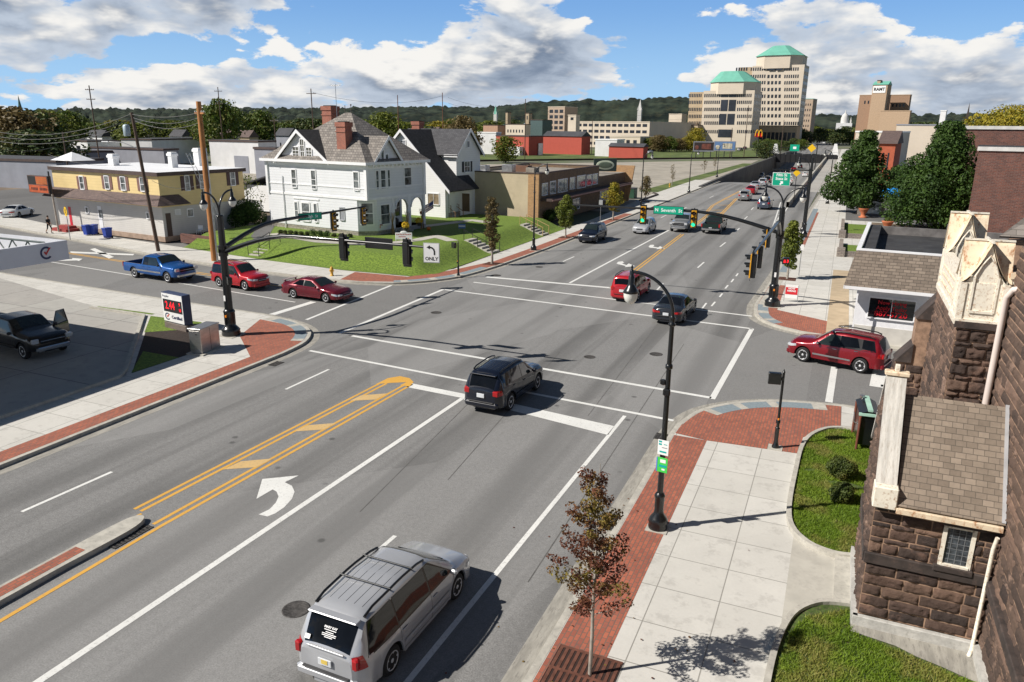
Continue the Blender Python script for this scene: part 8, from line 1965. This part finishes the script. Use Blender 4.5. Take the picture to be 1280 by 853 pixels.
hills('near_wooded_hills', 'dark wooded ridge', 1500, 500, [(-60, 152), (300, 150), (420, 141), (520, 135.5), (600, 136), (650, 127), (700, 123), (740, 122), (790, 122), (830, 120), (862, 122), (900, 134), (960, 148), (1010, 148), (1060, 146), (1110, 152), (1200, 149), (1280, 149)], 8.0, 12)
# ---- belts of trees
rnd = random.Random(31)
PT = []
for k, (lm, lab) in enumerate(((LGREEN, 'rounded green'), (LYG, 'yellow-green'), (LFAR, 'dark green'), (LYEL, 'golden yellow'), (LBROWN, 'brownish'), (LFAR, 'dark spreading'))):
 PT.append((lm, lab))
protoT = {}
def bgtree(px, base_d, top, W, k, label=None, group='trees of the belt behind the warehouses'):
 p = D(px, 168, base_d); H = max(4, D(px, top, base_d).z); k = k % 6
 if k not in protoT:
  protoT[k] = tree((0, 0, 0), 10, 10, 'x', PT[k][0], 2600, .34, .16, 'round', 60 + k, 44, None, group, 'broadleaf_tree'); t = protoT[k]
 else: t = copy_tree(protoT[k])
 t.location = (p.x, p.y, 0); t.scale = (W / 10, W / 10, H / 10); t.rotation_euler = (0, 0, rnd.uniform(0, 6)); t['group'] = group
 t['label'] = label or (PT[k][1] + ' tree in the belt behind the warehouses and houses'); return t
def belt(px0, px1, step, d0, d1, t0, t1, W, ks, **kw):
 px = px0
 while px < px1: bgtree(px, rnd.uniform(d0, d1), rnd.uniform(t0, t1), W * rnd.uniform(.8, 1.25), rnd.choice(ks), **kw); px += step * rnd.uniform(.7, 1.3)
belt(-20, 95, 15, 250, 300, 134, 158, 17, [2, 5, 0, 1]); belt(60, 160, 14, 330, 420, 146, 156, 16, [0, 1, 3, 2]); belt(120, 270, 13, 300, 400, 150, 158, 16, [0, 1, 2, 0]); belt(262, 335, 12, 300, 360, 134, 150, 16, [0, 2, 0, 1])
belt(320, 420, 11, 320, 420, 143, 158, 16, [0, 1, 2, 5]); belt(450, 620, 16, 420, 560, 150, 160, 20, [0, 1, 3, 2]); belt(-20, 700, 17, 600, 800, 148, 156, 26, [2, 5, 0, 2])
belt(600, 700, 16, 430, 520, 166, 172, 10, [0, 2]); belt(812, 880, 8, 360, 390, 169, 175, 9, [3, 1, 4, 0]); belt(1000, 1075, 9, 500, 800, 156, 166, 16, [0, 2, 1, 5]); belt(1130, 1260, 16, 600, 800, 150, 156, 24, [2, 5]); belt(950, 1010, 9, 400, 440, 172, 178, 7, [2, 0])
bgtree(579, 205, 146, 11, 4, 'olive-brown tree right of the saltbox house roof'); bgtree(632, 240, 171, 10, 1, 'small autumn tree standing in the grass field before the red shed'); bgtree(870, 400, 160, 11, 3, 'orange-yellow tree beside the office tower')
p = D(1264, 200, 150); tree((p.x, p.y, 0), D(1264, 133, 150).z, 18, 'large yellow-green tree rising above the brick block at the right edge', LYEL, 20000, .20, .2, 'round', 88, 90, None, None, 'broadleaf_tree'); bgtree(1236, 158, 142, 12, 3, 'smaller yellow-green tree left of the one at the right edge'); bgtree(480, 330, 141, 20, 1, 'broad pale green tree right of the Victorian roof'); bgtree(958, 305, 177, 9, 2, 'dark green tree at the left end of the railway bridge')
bgtree(20, 215, 135, 18, 4, 'sparse brown tree at the upper left corner'); bgtree(277, 240, 125, 15, 0, 'tall green tree right of the wooden pole'); bgtree(36, 190, 163, 17, 2, 'dark broad tree above the grey warehouse'); bgtree(62, 196, 166, 15, 5, 'second dark broad tree above the grey warehouse')
# ================================================================ POLES, WIRES, SMALL THINGS
def util_pole(base, top_px, label, r=.16, arms=(), name='utility_pole', mt=None, lean=None, group=None):
 H = HT(base, top_px[1]); x, y = base[0], base[1]
 t = thing(name, label, 'utility pole', (x, y, base[2]), 0, group); m_ = MB(); tx = 0.0; ty = 0.0
 if lean:
  v = D(top_px[0], top_px[1], math.hypot(x, y)); tx, ty = v.x - x, v.y - y
 m_.tube([(0, 0, 0), (tx, ty, H)], [r, r * .72], mt or WOODPOLE, 10); m_.build('shaft', t)
 for (z, w, a) in arms:
  m_ = MB(); zz = H - z; f_ = zz / H; m_.box((tx * f_, ty * f_, zz), (w, .12, .12), mt or WOODPOLE, rz=a)
  for s in (-1, -.5, .5, 1): m_.lathe([(.05, 0), (.07, .06), (.03, .14)], mat('insulator', (.5, .5, .48), .3), 8, (tx * f_ + math.cos(a) * s * w * .47, ty * f_ + math.sin(a) * s * w * .47, zz + .06))
  m_.build('crossarm', t)
 return t, Vector((x + tx, y + ty, base[2] + H))
NEWWOOD = mat('fresh_orange_pole_wood', (.40, .17, .05), .75, var=.3, stretch=(7, 7, .35), vscale=3, bump=.25, dirt=(.13, .06, .03), dirt_amt=.7)
t, top1 = util_pole(G(268.5, 326, CH), (254, 127), 'tall fresh orange-brown wooden pole beside the white house lawn', .27, [(.9, 1.6, R(-20))], mt=NEWWOOD)
m_ = MB(); m_.tube([(.30, .05, 0), (.27, .03, 9.2)], .05, STEEL, 8); m_.tube([(.33, -.08, 0), (.3, -.06, 6)], .03, STEEL, 8); m_.build('conduit', t)
t, top2 = util_pole(G(198, 314, CH), (164.5, 141), 'leaning grey wooden pole in front of the yellow building', .17, [], lean=True)
m_ = MB(); o_ = D(163.5, 163, top2.xy.length); m_.lathe([(.26, 0), (.28, .1), (.28, .85), (.2, .95), (.05, 1.0)], mat('transformer_grey', (.35, .42, .46), .5, .3), 14, (o_.x - t.location.x - .5, o_.y - t.location.y, o_.z - CH - .5)); m_.build('transformer', t)
q = D(172, 186, top2.xy.length); m_ = MB(); b = Vector((q.x - t.location.x, q.y - t.location.y, q.z - CH)); m_.tube([b, b + Vector((-1.2, -.4, .5)), b + Vector((-2.4, -.8, .55))], .04, STEEL, 6); m_.box(tuple(b + Vector((-2.7, -.9, .52))), (.7, .25, .14), STEEL, rz=.3, bev=.04); m_.build('street_light_arm', t)
for px, py0, y1, dist, lb, ar in ((117, 0, 107, 175, 'tall leaning utility pole above the white warehouse', [(.8, 1.8, .3), (2.6, 1.8, .3)]), (276, 0, 109, 210, 'tall utility pole behind the wooden pole', [(1, 2, .3), (4, 2, .3)]), (391, 0, 111, 170, 'tall utility pole left of the Victorian chimneys', [(1, 2, .3)]),
 (498, 0, 119, 220, 'brown utility pole between the two white houses', []), (553.5, 0, 116, 220, 'brown utility pole above the saltbox roof', []), (656.5, 0, 124, 260, 'tall utility pole in front of the red sheds', []),
 (80, 0, 165, 150, 'short thick utility pole at the corner of the warehouse roofs', []), (344, 0, 148, 190, 'far pole with a crossarm left of the house gable', [(.6, 2.4, 0)]), (740, 0, 150, 330, 'thin pole by the white trailer', []), (81, 0, 152, 330, 'thin distant pole among left trees', []),
 (933, 0, 132, 320, 'thin brown pole in front of the lower office tower', []), (914, 0, 160, 310, 'thin pole between the billboards and towers', []), (978, 0, 150, 330, 'thin dark pole in front of the taller office tower', [])):
 p = D(px, (y1 + 190) / 2, dist); util_pole((p.x, p.y, 0), (px, y1), lb, .14 if dist < 250 else .16, ar, mt=WOODPOLE if dist != 220 else mat('brown_pole', (.14, .06, .035), .9))
def wire(a, b, sag, r=.018, n=14):
 a, b = Vector(a), Vector(b); m_ = MB(); m_.tube([a.lerp(b, k / n) + Vector((0, 0, -sag * 4 * (k / n) * (1 - k / n))) for k in range(n + 1)], r, mat('grey_cable', (.12, .12, .12), .6), 5, cap=False); return m_
lp_ = D(-60, 150, 95)
for i, (dz, sg) in enumerate(((0, .3), (-.5, .5), (-1.0, .6))):
 o = wire(top1 + Vector((.3 * (i - 1), 0, -.9 + dz * .6)), top2 + Vector((.3 * (i - 1), 0, -.1 + dz * .6)), sg, .022).build('overhead_wire'); tag(o, 'overhead wires between the two wooden poles at left', 'wire', 'overhead wires at left')
 o = wire(top2 + Vector((0, .2 * i, -.1 + dz * .6)), lp_ + Vector((0, 0, dz)), 1.6, .022).build('overhead_wire'); tag(o, 'overhead wires running left from the leaning pole', 'wire', 'overhead wires at left')
w_ = D(300, 231, 66)
for a, b, lb in ((D(60, 193, 88), D(163, 205, 72), 'thin wire across the yellow wall from the left'), (D(190, 226, 70), D(252, 230, 68), 'service wire across the yellow building wall'), (D(-20, 183, 100), D(68, 184, 110), 'pale cable above the grey warehouse roof')):
 o = wire(a, b, .5, .015).build('overhead_wire'); tag(o, lb, 'wire')
far = [((656, 128), 260, (560, 122), 220), ((656, 131), 260, (560, 129), 220), ((656, 136), 260, (880, 139), 320), ((656, 139), 260, (880, 147), 320), ((553, 120), 220, (391, 116), 170), ((656, 146), 260, (500, 150), 220)]
for (pa, da, pb, db) in far: o = wire(D(*pa, da), D(*pb, db), 2.0, .03).build('overhead_wire'); tag(o, 'thin overhead wires crossing in front of the far skyline', 'wire', 'far overhead wires')
# orange sign and crossing sign
b = G(73.5, 290, CH); t = thing('pole_sign', 'orange and dark sign board on a rusty white post beside the yellow building', 'pole sign', (b.x, b.y, CH), R(-6))
m_ = MB(); m_.tube([(0, 0, 0), (-.1, 0, 3.9)], .09, mat('rust_white_post', (.42, .36, .30), .8, var=.3), 8); m_.tube([(-.2, 0, 3.6), (-.2, 0, 6.2)], .08, DARKGREY, 8); m_.build('post', t)
m_ = MB(); m_.bb((-3.9, -.2, 3.9), (-.25, .2, 5.7), mat('sign_case', (.10, .07, .06), .6)); bd = m_.build('sign_case', t); ORG = mat('faded_orange_panel', (.42, .08, .02), .6, var=.25, vscale=2)
m_ = MB(); m_.bb((-3.8, -.215, 3.98), (-.35, -.2, 4.72), ORG); m_.bb((-2.35, -.215, 4.80), (-.35, -.2, 5.62), ORG); m_.bb((-3.8, -.215, 4.80), (-2.45, -.2, 5.62), UNDER); m_.build('sign_panel', bd)
m_ = MB(); LK = mat('dark_brown_letter', (.05, .015, .01), .6)
for k in range(11):
 if k != 5: m_.bb((-3.4 + k * .26, -.225, 4.22), (-3.24 + k * .26, -.215, 4.48), LK)
for k in range(4): m_.bb((-2.3, -.225, 4.88 + k * .19), (-.4, -.216, 4.94 + k * .19), mat('ochre_stripe', (.35, .16, .03), .6))
m_.build('sign_marks', bd)
b = G(88, 300, CH); t = thing('railroad_crossing_sign', 'round yellow railroad crossing sign on a thin steel post', 'road sign', (b.x, b.y, CH), R(-20))
m_ = MB(); m_.tube([(0, 0, 0), (0, 0, 3.0)], .04, STEEL, 8); m_.build('post', t); Q = face_M(0, -.05, 2.75, -math.pi / 2)
m_ = MB(); m_.lathe([(.46, -.01), (.46, .01)], YSIGN, 24, M=Q); for_ = [m_.box((0, 0, .014), (.86, .07, .006), LETTERK, M=Q @ Matrix.Rotation(a, 4, 'Z')) for a in (R(45), R(-45))]; m_.build('sign_disc', t)
# person walking
def person(p, rz, label):
 t = thing('person', label, 'person', p, rz)
 J = [((0, 0, .98), .13), ((0, 0, 1.15), .125), ((0, 0, 1.36), .15), ((0, .0, 1.50), .07), ((.03, 0, 1.60), .075), ((.04, 0, 1.70), .10), ((.03, 0, 1.79), .06),
 ((0, .10, .93), .10), ((.22, .10, .52), .065), ((.12, .10, .11), .045), ((.30, .10, .05), .04), ((0, -.10, .93), .10), ((-.12, -.10, .52), .065), ((-.42, -.10, .20), .045), ((-.34, -.10, .06), .04),
 ((0, .20, 1.40), .06), ((-.10, .25, 1.14), .045), ((.08, .25, .92), .035), ((0, -.20, 1.40), .06), ((.10, -.25, 1.14), .045), ((.30, -.2, 1.02), .035)]
 E = [(0, 1), (1, 2), (2, 3), (3, 4), (4, 5), (5, 6), (0, 7), (7, 8), (8, 9), (9, 10), (0, 11), (11, 12), (12, 13), (13, 14), (2, 15), (15, 16), (16, 17), (2, 18), (18, 19), (19, 20)]
 me = bpy.data.meshes.new('body'); me.from_pydata([j[0] for j in J], E, []); ob = bpy.data.objects.new('tmp', me); COL.objects.link(ob)
 sk = ob.modifiers.new('s', 'SKIN'); ob.modifiers.new('d', 'SUBSURF').levels = 1
 for i, v in enumerate(me.skin_vertices[0].data): v.radius = (J[i][1], J[i][1]); v.use_root = i == 0
 dg = bpy.context.evaluated_depsgraph_get(); dg.update(); bm_ = bpy.data.meshes.new_from_object(ob.evaluated_get(dg)); bpy.data.objects.remove(ob)
 bm_.materials.clear();
 SK = mat('skin', (.45, .27, .18), .6); DK = mat('dark_clothes', (.012, .012, .014), .9)
 for mm in (DK, SK): bm_.materials.append(mm)
 for f_ in bm_.polygons:
  z = f_.center.z; f_.material_index = 1 if (1.5 < z or (z < .45 and z > .12) or (abs(f_.center.y) > .2 and z < 1.15 and z > .8)) else 0; f_.use_smooth = True
 o = bpy.data.objects.new('body', bm_); COL.objects.link(o); o.parent = t
 m_ = MB(); m_.sphere((.01, 0, 1.75), (.11, .095, .11), mat('dark_hair', (.012, .008, .006), .8), 12); m_.build('hair', t)
 m_ = MB()
 for y, x, z in ((.10, .25, .05), (-.10, -.32, .06)): m_.box((x, y, z), (.27, .1, .1), LETTERK, bev=.03)
 m_.build('shoes', t)
 for (a, b) in (((.08, .25, .90), (.10, .25, .80)), ((.31, -.2, 1.0), (.37, -.18, .95))):
  m_ = MB(); A, B_ = Vector(a), Vector(b); d_ = (B_ - A).normalized(); m_.tube([A, B_], [.035, .03], SK, 6)
  for k in range(4): s_ = B_ + Vector((0, .015 * (k - 1.5), 0)); m_.tube([s_, s_ + d_ * .035 + Vector((.01, 0, 0)), s_ + d_ * .06 + Vector((.02, 0, -.01))], .008, SK, 5)
  m_.tube([A + d_ * .03, A + d_ * .06 + Vector((.035, 0, 0))], .009, SK, 5); m_.build('hand', t)
p = G(62.5, 292, CH); person((p.x, p.y, CH), R(0), 'person in dark clothes walking right in front of the orange sign')
# Victorian house yard
for i, px in enumerate((351, 357, 363.5, 370, 377, 384, 392, 401, 409, 418, 426, 438)):
 p = G(px, 293 + (px - 350) * .055, 1.1); big = i in (6, 7, 8); shrub(p.x, p.y, 1.1, .62 if not big else .95, .45 if not big else .7, ('small clipped round bush in the row below the Victorian house wall' if not big else 'larger dark round bush in the row below the Victorian house wall'), LYEW if not big else LDARK, 500, .05, i, 'clipped_bush', 'bushes along the Victorian house wall')
b = G(310, 283, .8); shrub(b.x, b.y, .6, 4.2, 3.4, 'large weeping dark green bush beside the yellow building', LDARK, 7000, .10, 41)
shrub(b.x - 2.5, b.y + 1.5, .6, 2.0, 2.2, 'smaller green bush at the foot of the yellow wall', LGREEN, 2000, .10, 42)
b = G(311, 268, .8); tree((b.x, b.y, .8), HT(b, 219), 4.0, 'thin sparse young tree between the yellow building and the white house', LYG, 420, .12, .2, 'oval', 44, 14, None, None, 'young_tree')
for px, py, w, h, lb in ((688, 279, 2.4, 1.9, 'dark purple-brown bush at the left end of the brick shop'), (695, 274, 2.6, 2.2, 'second dark bush beside the brick shop wall'), (703, 270, 2.2, 1.9, 'green bush beside the light green young tree at the shop'), (738, 254, 3.0, .9, 'low dark hedge by the shop entrance'), (590, 266, 3.2, 1.5, 'dark rounded bush at the corner of the saltbox house'), (600, 265, 2.4, 1.3, 'smaller dark bush by the saltbox house corner'), (486, 291, 1.8, .8, 'low dark bush beneath the Victorian bay window'), (500, 292, 1.2, .7, 'low bush beside the Victorian porch steps')):
 z = .8 if px < 610 else .15; p = G(px, py, z); shrub(p.x, p.y, z - .1, w, h, lb, LDARK, 1800, .09, int(px), 'bush')
# flowers, flag and fall decorations at the porch
YFL = mat('yellow_flowers', (.6, .4, .01), .7);
for px, py, lb in ((524, 279, 'pot of yellow chrysanthemums on the porch pier'), (507, 285, 'clump of yellow chrysanthemums left of the porch steps')):
 p = G(px, py, 2.0); t = thing('flower_pot', lb, 'flower pot', (p.x, p.y, 1.75)); m_ = MB(); m_.lathe([(.18, 0), (.25, .3)], DARKGREY, 10); m_.build('pot', t); m_ = MB(); rnd_ = random.Random(int(px)); leaves(m_, [(0, 0, .5, .38)], 260, .07, YFL, rnd_); m_.build('blossom', t)
ORP = mat('pumpkin_orange', (.55, .13, .01), .5)
for px, py, z, lb in ((536, 288, 1.2, 'orange pumpkin beside the porch path'), (511, 300, 1.2, 'orange pumpkin at the corn shocks'), (527, 268, 2.2, 'orange pumpkin on the porch wall')):
 p = G(px, py, z); t = thing('pumpkin', lb, 'pumpkin', (p.x, p.y, z - .02)); m_ = MB(); m_.sphere((0, 0, .18), (.22, .22, .18), ORP, 12); m_.build('fruit', t); m_ = MB(); m_.tube([(0, 0, .34), (.02, 0, .44)], .025, BARK, 6); m_.build('stalk', t)
CORN = mat('dry_corn_stalk', (.30, .20, .09), .9, var=.3)
for px, py, lb in ((491, 292, 'dry corn stalk bundle tied to the left porch column'), (510, 290, 'dry corn stalk bundle tied to the middle porch column'), (528, 286, 'dry corn stalk bundle tied to the right porch column')):
 p = G(px, py, 1.2); t = thing('corn_stalks', lb, 'decoration', (p.x, p.y, 1.1)); m_ = MB(); rr = random.Random(px)
 for k in range(14): a = rr.uniform(0, 6.28); m_.tube([(.2 * math.cos(a), .2 * math.sin(a), 0), (.05 * math.cos(a), .05 * math.sin(a), 1.1), (.3 * math.cos(a), .3 * math.sin(a), 2.1)], [.03, .02, .01], CORN, 4)
 m_.build('stalks', t)
p = G(474, 293, 1.2); t = thing('scarecrow', 'small orange scarecrow figure beside the Victorian bay window', 'decoration', (p.x, p.y, 1.1)); m_ = MB(); m_.tube([(0, 0, 0), (0, 0, 1.3)], .03, CORN, 5); m_.sphere((0, 0, .8), (.2, .14, .35), ORP, 8); m_.sphere((0, 0, 1.3), .14, CORN, 8); m_.tube([(-.4, 0, 1.0), (.4, 0, 1.0)], .05, mat('dull_red_cloth', (.3, .04, .03), .9), 6); m_.lathe([(.2, 0), (.02, .2)], ORP, 8, (0, 0, 1.38)); m_.build('figure', t)
p = G(505, 301, 1.15); t = thing('yard_sign', 'white curved wooden business sign in front of the Victorian porch', 'sign', (p.x, p.y, 1.0), R(25)); t.scale = (.8, .8, .8); m_ = MB(); m_.bb((-.95, -.04, .3), (.95, .04, 1.1), WHITE, bev=.03); m_.sphere((0, 0, 1.1), (.4, .05, .2), WHITE, 12); bd = m_.build('board', t); m_ = MB(); LR = mat('dull_red_letter', (.45, .12, .12), .6)
for k in range(9): m_.bb((-.85 + k * .19, -.048, .82 + .02 * (k % 3)), (-.72 + k * .19, -.04, .93 + .02 * (k % 3)), LR)
m_.bb((-.6, -.048, .6), (.2, -.04, .68), LR); m_.build('board_marks', bd)
for x in (-.9, .9): m_ = MB(); m_.tube([(x, 0, 0), (x, 0, .4)], .05, WHITE, 6); m_.build('post', t)
p = G(577.5, 287, 1.15); t = thing('yard_sign', 'tiny blue and white yard sign on the shaded lawn', 'yard sign', (p.x, p.y, 1.1), R(20)); m_ = MB(); m_.bb((-.35, -.01, .15), (.35, .01, .6), mat('yard_blue', (.1, .2, .4), .5)); m_.bb((-.33, -.02, .3), (.33, -.011, .45), WHITE); m_.build('panel', t); m_ = MB(); m_.tube([(-.3, 0, 0), (-.3, 0, .2)], .01, STEEL, 4); m_.build('stake', t)
p = G(532, 262, 2.6); t = thing('flag', 'small striped flag on a slanted pole at the porch corner', 'flag', (p.x, p.y, 2.9), R(20)); m_ = MB(); m_.tube([(-.6, 0, -.4), (.9, 0, .7)], .025, WHITE, 6); m_.build('flagpole', t); m_ = MB();
for k in range(8): m_.add([(-.2 + k * .0 + .9 * (k / 8) * .0, 0, 0)] * 0, [], WHITE)
RS_ = mat('flag_dusty_red', (.35, .08, .09), .8); BL_ = mat('flag_blue', (.08, .1, .25), .8)
for k in range(7): zt0 = .62 - k * .11; m_.add([(-.15 + .02 * k, .02 * (k % 2), zt0 - .55), (.85, .0, zt0), (.85, 0, zt0 - .11), (-.15 + .02 * k, .02 * (k % 2), zt0 - .66)], [(0, 1, 2, 3)], RS_ if k % 2 == 0 else WHITE)
m_.add([(.4, -.015, .32), (.85, -.015, .62), (.85, -.015, .25), (.4, -.015, -.02)], [(0, 1, 2, 3)], BL_); m_.build('cloth', t)
# paths and steps on the raised lawn
mb = MB()
def path(pts, w, mt_, z=.02):
 L = [Vector((G(a, b, 1.1).x, G(a, b, 1.1).y)) for a, b in pts]
 dense = []
 for a, b in zip(L, L[1:]):
  n = max(2, int((b - a).length / .5)); dense += [a.lerp(b, k / n) for k in range(n)]
 dense.append(L[-1]); d2 = [(v.x, v.y) for v in dense]; A, B_ = offset(d2, w / 2), offset(d2, -w / 2)
 for i in range(len(d2) - 1):
  q = [A[i], A[i + 1], B_[i + 1], B_[i]]; q = [(x, y, max(lawn_z(x, y), lawn_z(*d2[i]) - .05) + z) for x, y in q]; n = (Vector(q[1]) - Vector(q[0])).cross(Vector(q[2]) - Vector(q[0])); mb.poly(q if n.z > 0 else q[::-1], mt_)
path([(340, 293), (400, 303), (470, 307), (520, 301), (545, 296), (566, 302)], 1.2, WALKC); path([(528, 284), (560, 280), (590, 276), (612, 279)], 1.3, WALKC)
path([(341, 270), (334, 282), (325, 296), (330, 300)], 1.6, LOTASPH); struct('garden_paths', mb)
def steps(p0, p1, n, w, label, railm, rh=.9):
 a, b = Vector(p0), Vector(p1); d = (b - a); d.z = 0; L = d.length; d.normalize(); s = Vector((-d.y, d.x, 0)); t = thing('garden_steps', label, 'steps', tuple(a), math.atan2(d.y, d.x)); m_ = MB()
 for k in range(n): m_.bb((L * k / n, -w / 2, -.6), (L, w / 2, (b.z - a.z) * (k + 1) / n), CURBM) if k == 0 else m_.bb((L * k / n, -w / 2 + .002 * k, (b.z - a.z) * k / n), (L + .002 * k, w / 2 - .002 * k, (b.z - a.z) * (k + 1) / n), CURBM)
 m_.build('treads', t)
 for sy in (-1, 1):
  m_ = MB(); h1 = b.z - a.z; m_.tube([(0, sy * w / 2, rh), (L, sy * w / 2, h1 + rh)], .03, railm, 6); m_.tube([(0, sy * w / 2, 0), (0, sy * w / 2, rh)], .03, railm, 6); m_.tube([(L, sy * w / 2, h1), (L, sy * w / 2, h1 + rh)], .03, railm, 6); m_.tube([(L / 2, sy * w / 2, h1 / 2), (L / 2, sy * w / 2, h1 / 2 + rh)], .03, railm, 6); m_.build('handrail', t)
a = G(583, 313, CH + .02); steps((-28.3, a.y, CH), (-31.2, a.y + .3, 1.17), 6, 1.5, 'concrete steps with black handrails in front of the Victorian house', BLACK)
a = G(650, 292, CH); steps((-28.3, a.y, CH), (-31.0, a.y + .2, 1.17), 6, 1.5, 'concrete steps with pale wooden handrail left of the brick shop', mat('pale_wood_rail', (.45, .30, .13), .7))
a = G(320, 318, .3); steps((a.x, a.y - .3, CH), (a.x + .3, a.y + 2.2, 1.0), 5, 1.3, 'small concrete steps beside the tall wooden pole', BLACK)
# flower bed box at the yellow building
c_ = G(240, 305, CH); t = thing('planter_wall', 'low red-brown block planter wall with a white chair at the yellow building corner', 'planter', (c_.x, c_.y, CH), R(-6)); PLB = bricks('planter_block', (.17, .075, .055), (.13, .06, .05), (.07, .05, .04), .4, .18, .012)
m_ = MB(); m_.bb((-1.6, 0, 0), (2.6, .3, .85), PLB); m_.bb((2.3, .3, 0), (2.6, 4, .85), PLB); m_.build('block_wall', t)
m_ = MB(); m_.poly([(-1.6, .3, .7), (2.3, .3, .7), (2.3, 4, .7), (-1.6, 4, .7)], MULCH); m_.build('soil', t)
t = thing('garden_chair', 'white plastic garden chair by the yellow building door', 'chair', (c_.x - .3, c_.y + 1.4, CH + .72), R(20)); m_ = MB(); m_.bb((-.25, -.25, .4), (.25, .25, .44), WHITE, bev=.01); m_.build('seat', t); m_ = MB(); m_.bb((-.25, .22, .44), (.25, .26, .85), WHITE, bev=.015); m_.build('backrest', t)
for x in (-.22, .22):
 for y in (-.22, .22): m_ = MB(); m_.tube([(x, y, 0), (x, y, .4)], .02, WHITE, 6); m_.build('leg', t)
# right side patio, sign, umbrella, planters
mb = MB(); z = CH + .006
mb.poly([(.35, 58, z), (2.2, 58, z), (2.2, 66, z), (.35, 66, z)], LOTASPH)
for y0, y1 in ((74, 81.5), (87, 100)): mb.poly([(.6, y0, z), (3.6, y0, z), (3.6, y1, z), (.6, y1, z)], GRASSM)
mb.poly([(.8, 104, z), (34, 104, z), (34, 150, z), (.8, 150, z)], LOTASPH); mb.poly([(3.8, 70, z + .004), (34, 70, z + .004), (34, 103, z + .004), (3.8, 103, z + .004)], DIRT); mb.poly([(.1, 44.5, z + .004), (1.3, 44.5, z + .004), (1.3, 66, z + .004), (.1, 66, z + .004)], mat('tan_concrete_strip', (.42, .33, .22), .9, var=.1)); mb.poly([(6, 150, z), (60, 150, z), (60, 400, z), (6, 400, z)], LOTASPH); struct('right_side_ground', mb)
STW = bricks('garden_wall_stone', (.28, .24, .2), (.2, .17, .15), (.12, .1, .09), .4, .15, .02)
for (a, b, lb) in (((.35, 73.4), (.7, 82), 'low stone garden wall around the nearer right grass patch'), ((.35, 86.5), (.7, 101), 'low stone garden wall around the further right grass patch')):
 m_ = MB(); m_.bb((a[0], a[1], 0), (b[0], b[1], .5), STW); m_.bb((a[0], a[1], 0), (4, a[1] + .35, .5), STW); m_.bb((.2, a[1] - .2, 0), (.9, a[1] + .5, .8), STW, bev=.03); o = m_.build('garden_wall', None, (0, 0, CH)); tag(o, lb, 'garden wall')
p = G(1088, 270, CH); t = thing('monument_sign', 'pale arched sign between stone piers beyond the shingled shop roof', 'sign', (p.x, p.y, CH), R(-4)); m_ = MB(); m_.bb((-1.1, -.1, .3), (1.1, .1, 1.7), mat('pale_blue_sign', (.55, .6, .64), .5), bev=.02); m_.lathe([(1.1, -.1), (1.1, .1)], mat('pale_blue_sign'), 24, M=Matrix.Translation((0, 0, 1.5)) @ Matrix.Rotation(math.pi / 2, 4, 'X') @ Matrix.Scale(.42, 4, (0, 1, 0))); m_.build('board', t)
for x in (-1.4, 1.4): m_ = MB(); m_.bb((x - .25, -.25, 0), (x + .25, .25, 1.7), STW, bev=.02); m_.build('pier', t)
p = G(1108, 290, CH);
for dx, lb in ((0, 'terracotta pot on a pedestal behind the shingled shop'), (-9, 'terracotta bowl near the trunk of the left large tree')):
 t = thing('terracotta_pot', lb, 'plant pot', (p.x + dx * .25, p.y + (0 if dx == 0 else 14), CH)); m_ = MB(); TC = mat('terracotta', (.45, .14, .06), .8, var=.1); m_.lathe([(.5, 0), (.55, .15), (.3, .2), (.28, .5), (.5, .9), (.62, 1.1), (.66, 1.2), (.55, 1.2)], TC, 16); m_.build('pot', t); m_ = MB(); leaves(m_, [(0, 0, 1.3, .4)], 150, .08, LGREEN, random.Random(3)); m_.build('plant', t)
p = G(1112, 263, CH); t = thing('patio_umbrella', 'bright blue patio umbrella peeping out behind the big tree', 'umbrella', (p.x, p.y, CH)); m_ = MB(); BLU = mat('blue_canvas', (.0, .22, .62), .7); m_.lathe([(1.75, 2.0), (1.6, 2.35), (1.2, 2.75), (.6, 3.05), (.05, 3.15)], BLU, 8, smooth=False); m_.build('canopy', t); m_ = MB(); m_.tube([(0, 0, 0), (0, 0, 3.1)], .04, STEEL, 8); m_.build('pole', t)
p = G(832, 247, .1); t = thing('utility_cabinet', 'green dumpster-like metal box beside the fin wall of the shop', 'cabinet', (-31.8, 121, .1)); m_ = MB(); m_.bb((-1, -1, 0), (1, 1, 1.5), mat('dark_green_metal', (.02, .07, .04), .6), bev=.04); m_.build('box', t); m_ = MB(); m_.bb((-1.05, -1.05, 1.5), (1.05, 1.05, 1.6), DARKGREY, bev=.02); m_.build('lid', t)
mb = None
# hose on far lawn: low kerb stones at gravel edge
m_ = MB(); ribbon(m_, [(-28.6, 116), (-28.6, 128), (-30, 131)], 0, .35, .02, mat('dark_timber_edge', (.05, .04, .035), .9), .32); o = m_.build('timber_edging'); tag(o, 'dark timber edging beam at the corner of the gravel lot', 'edging')
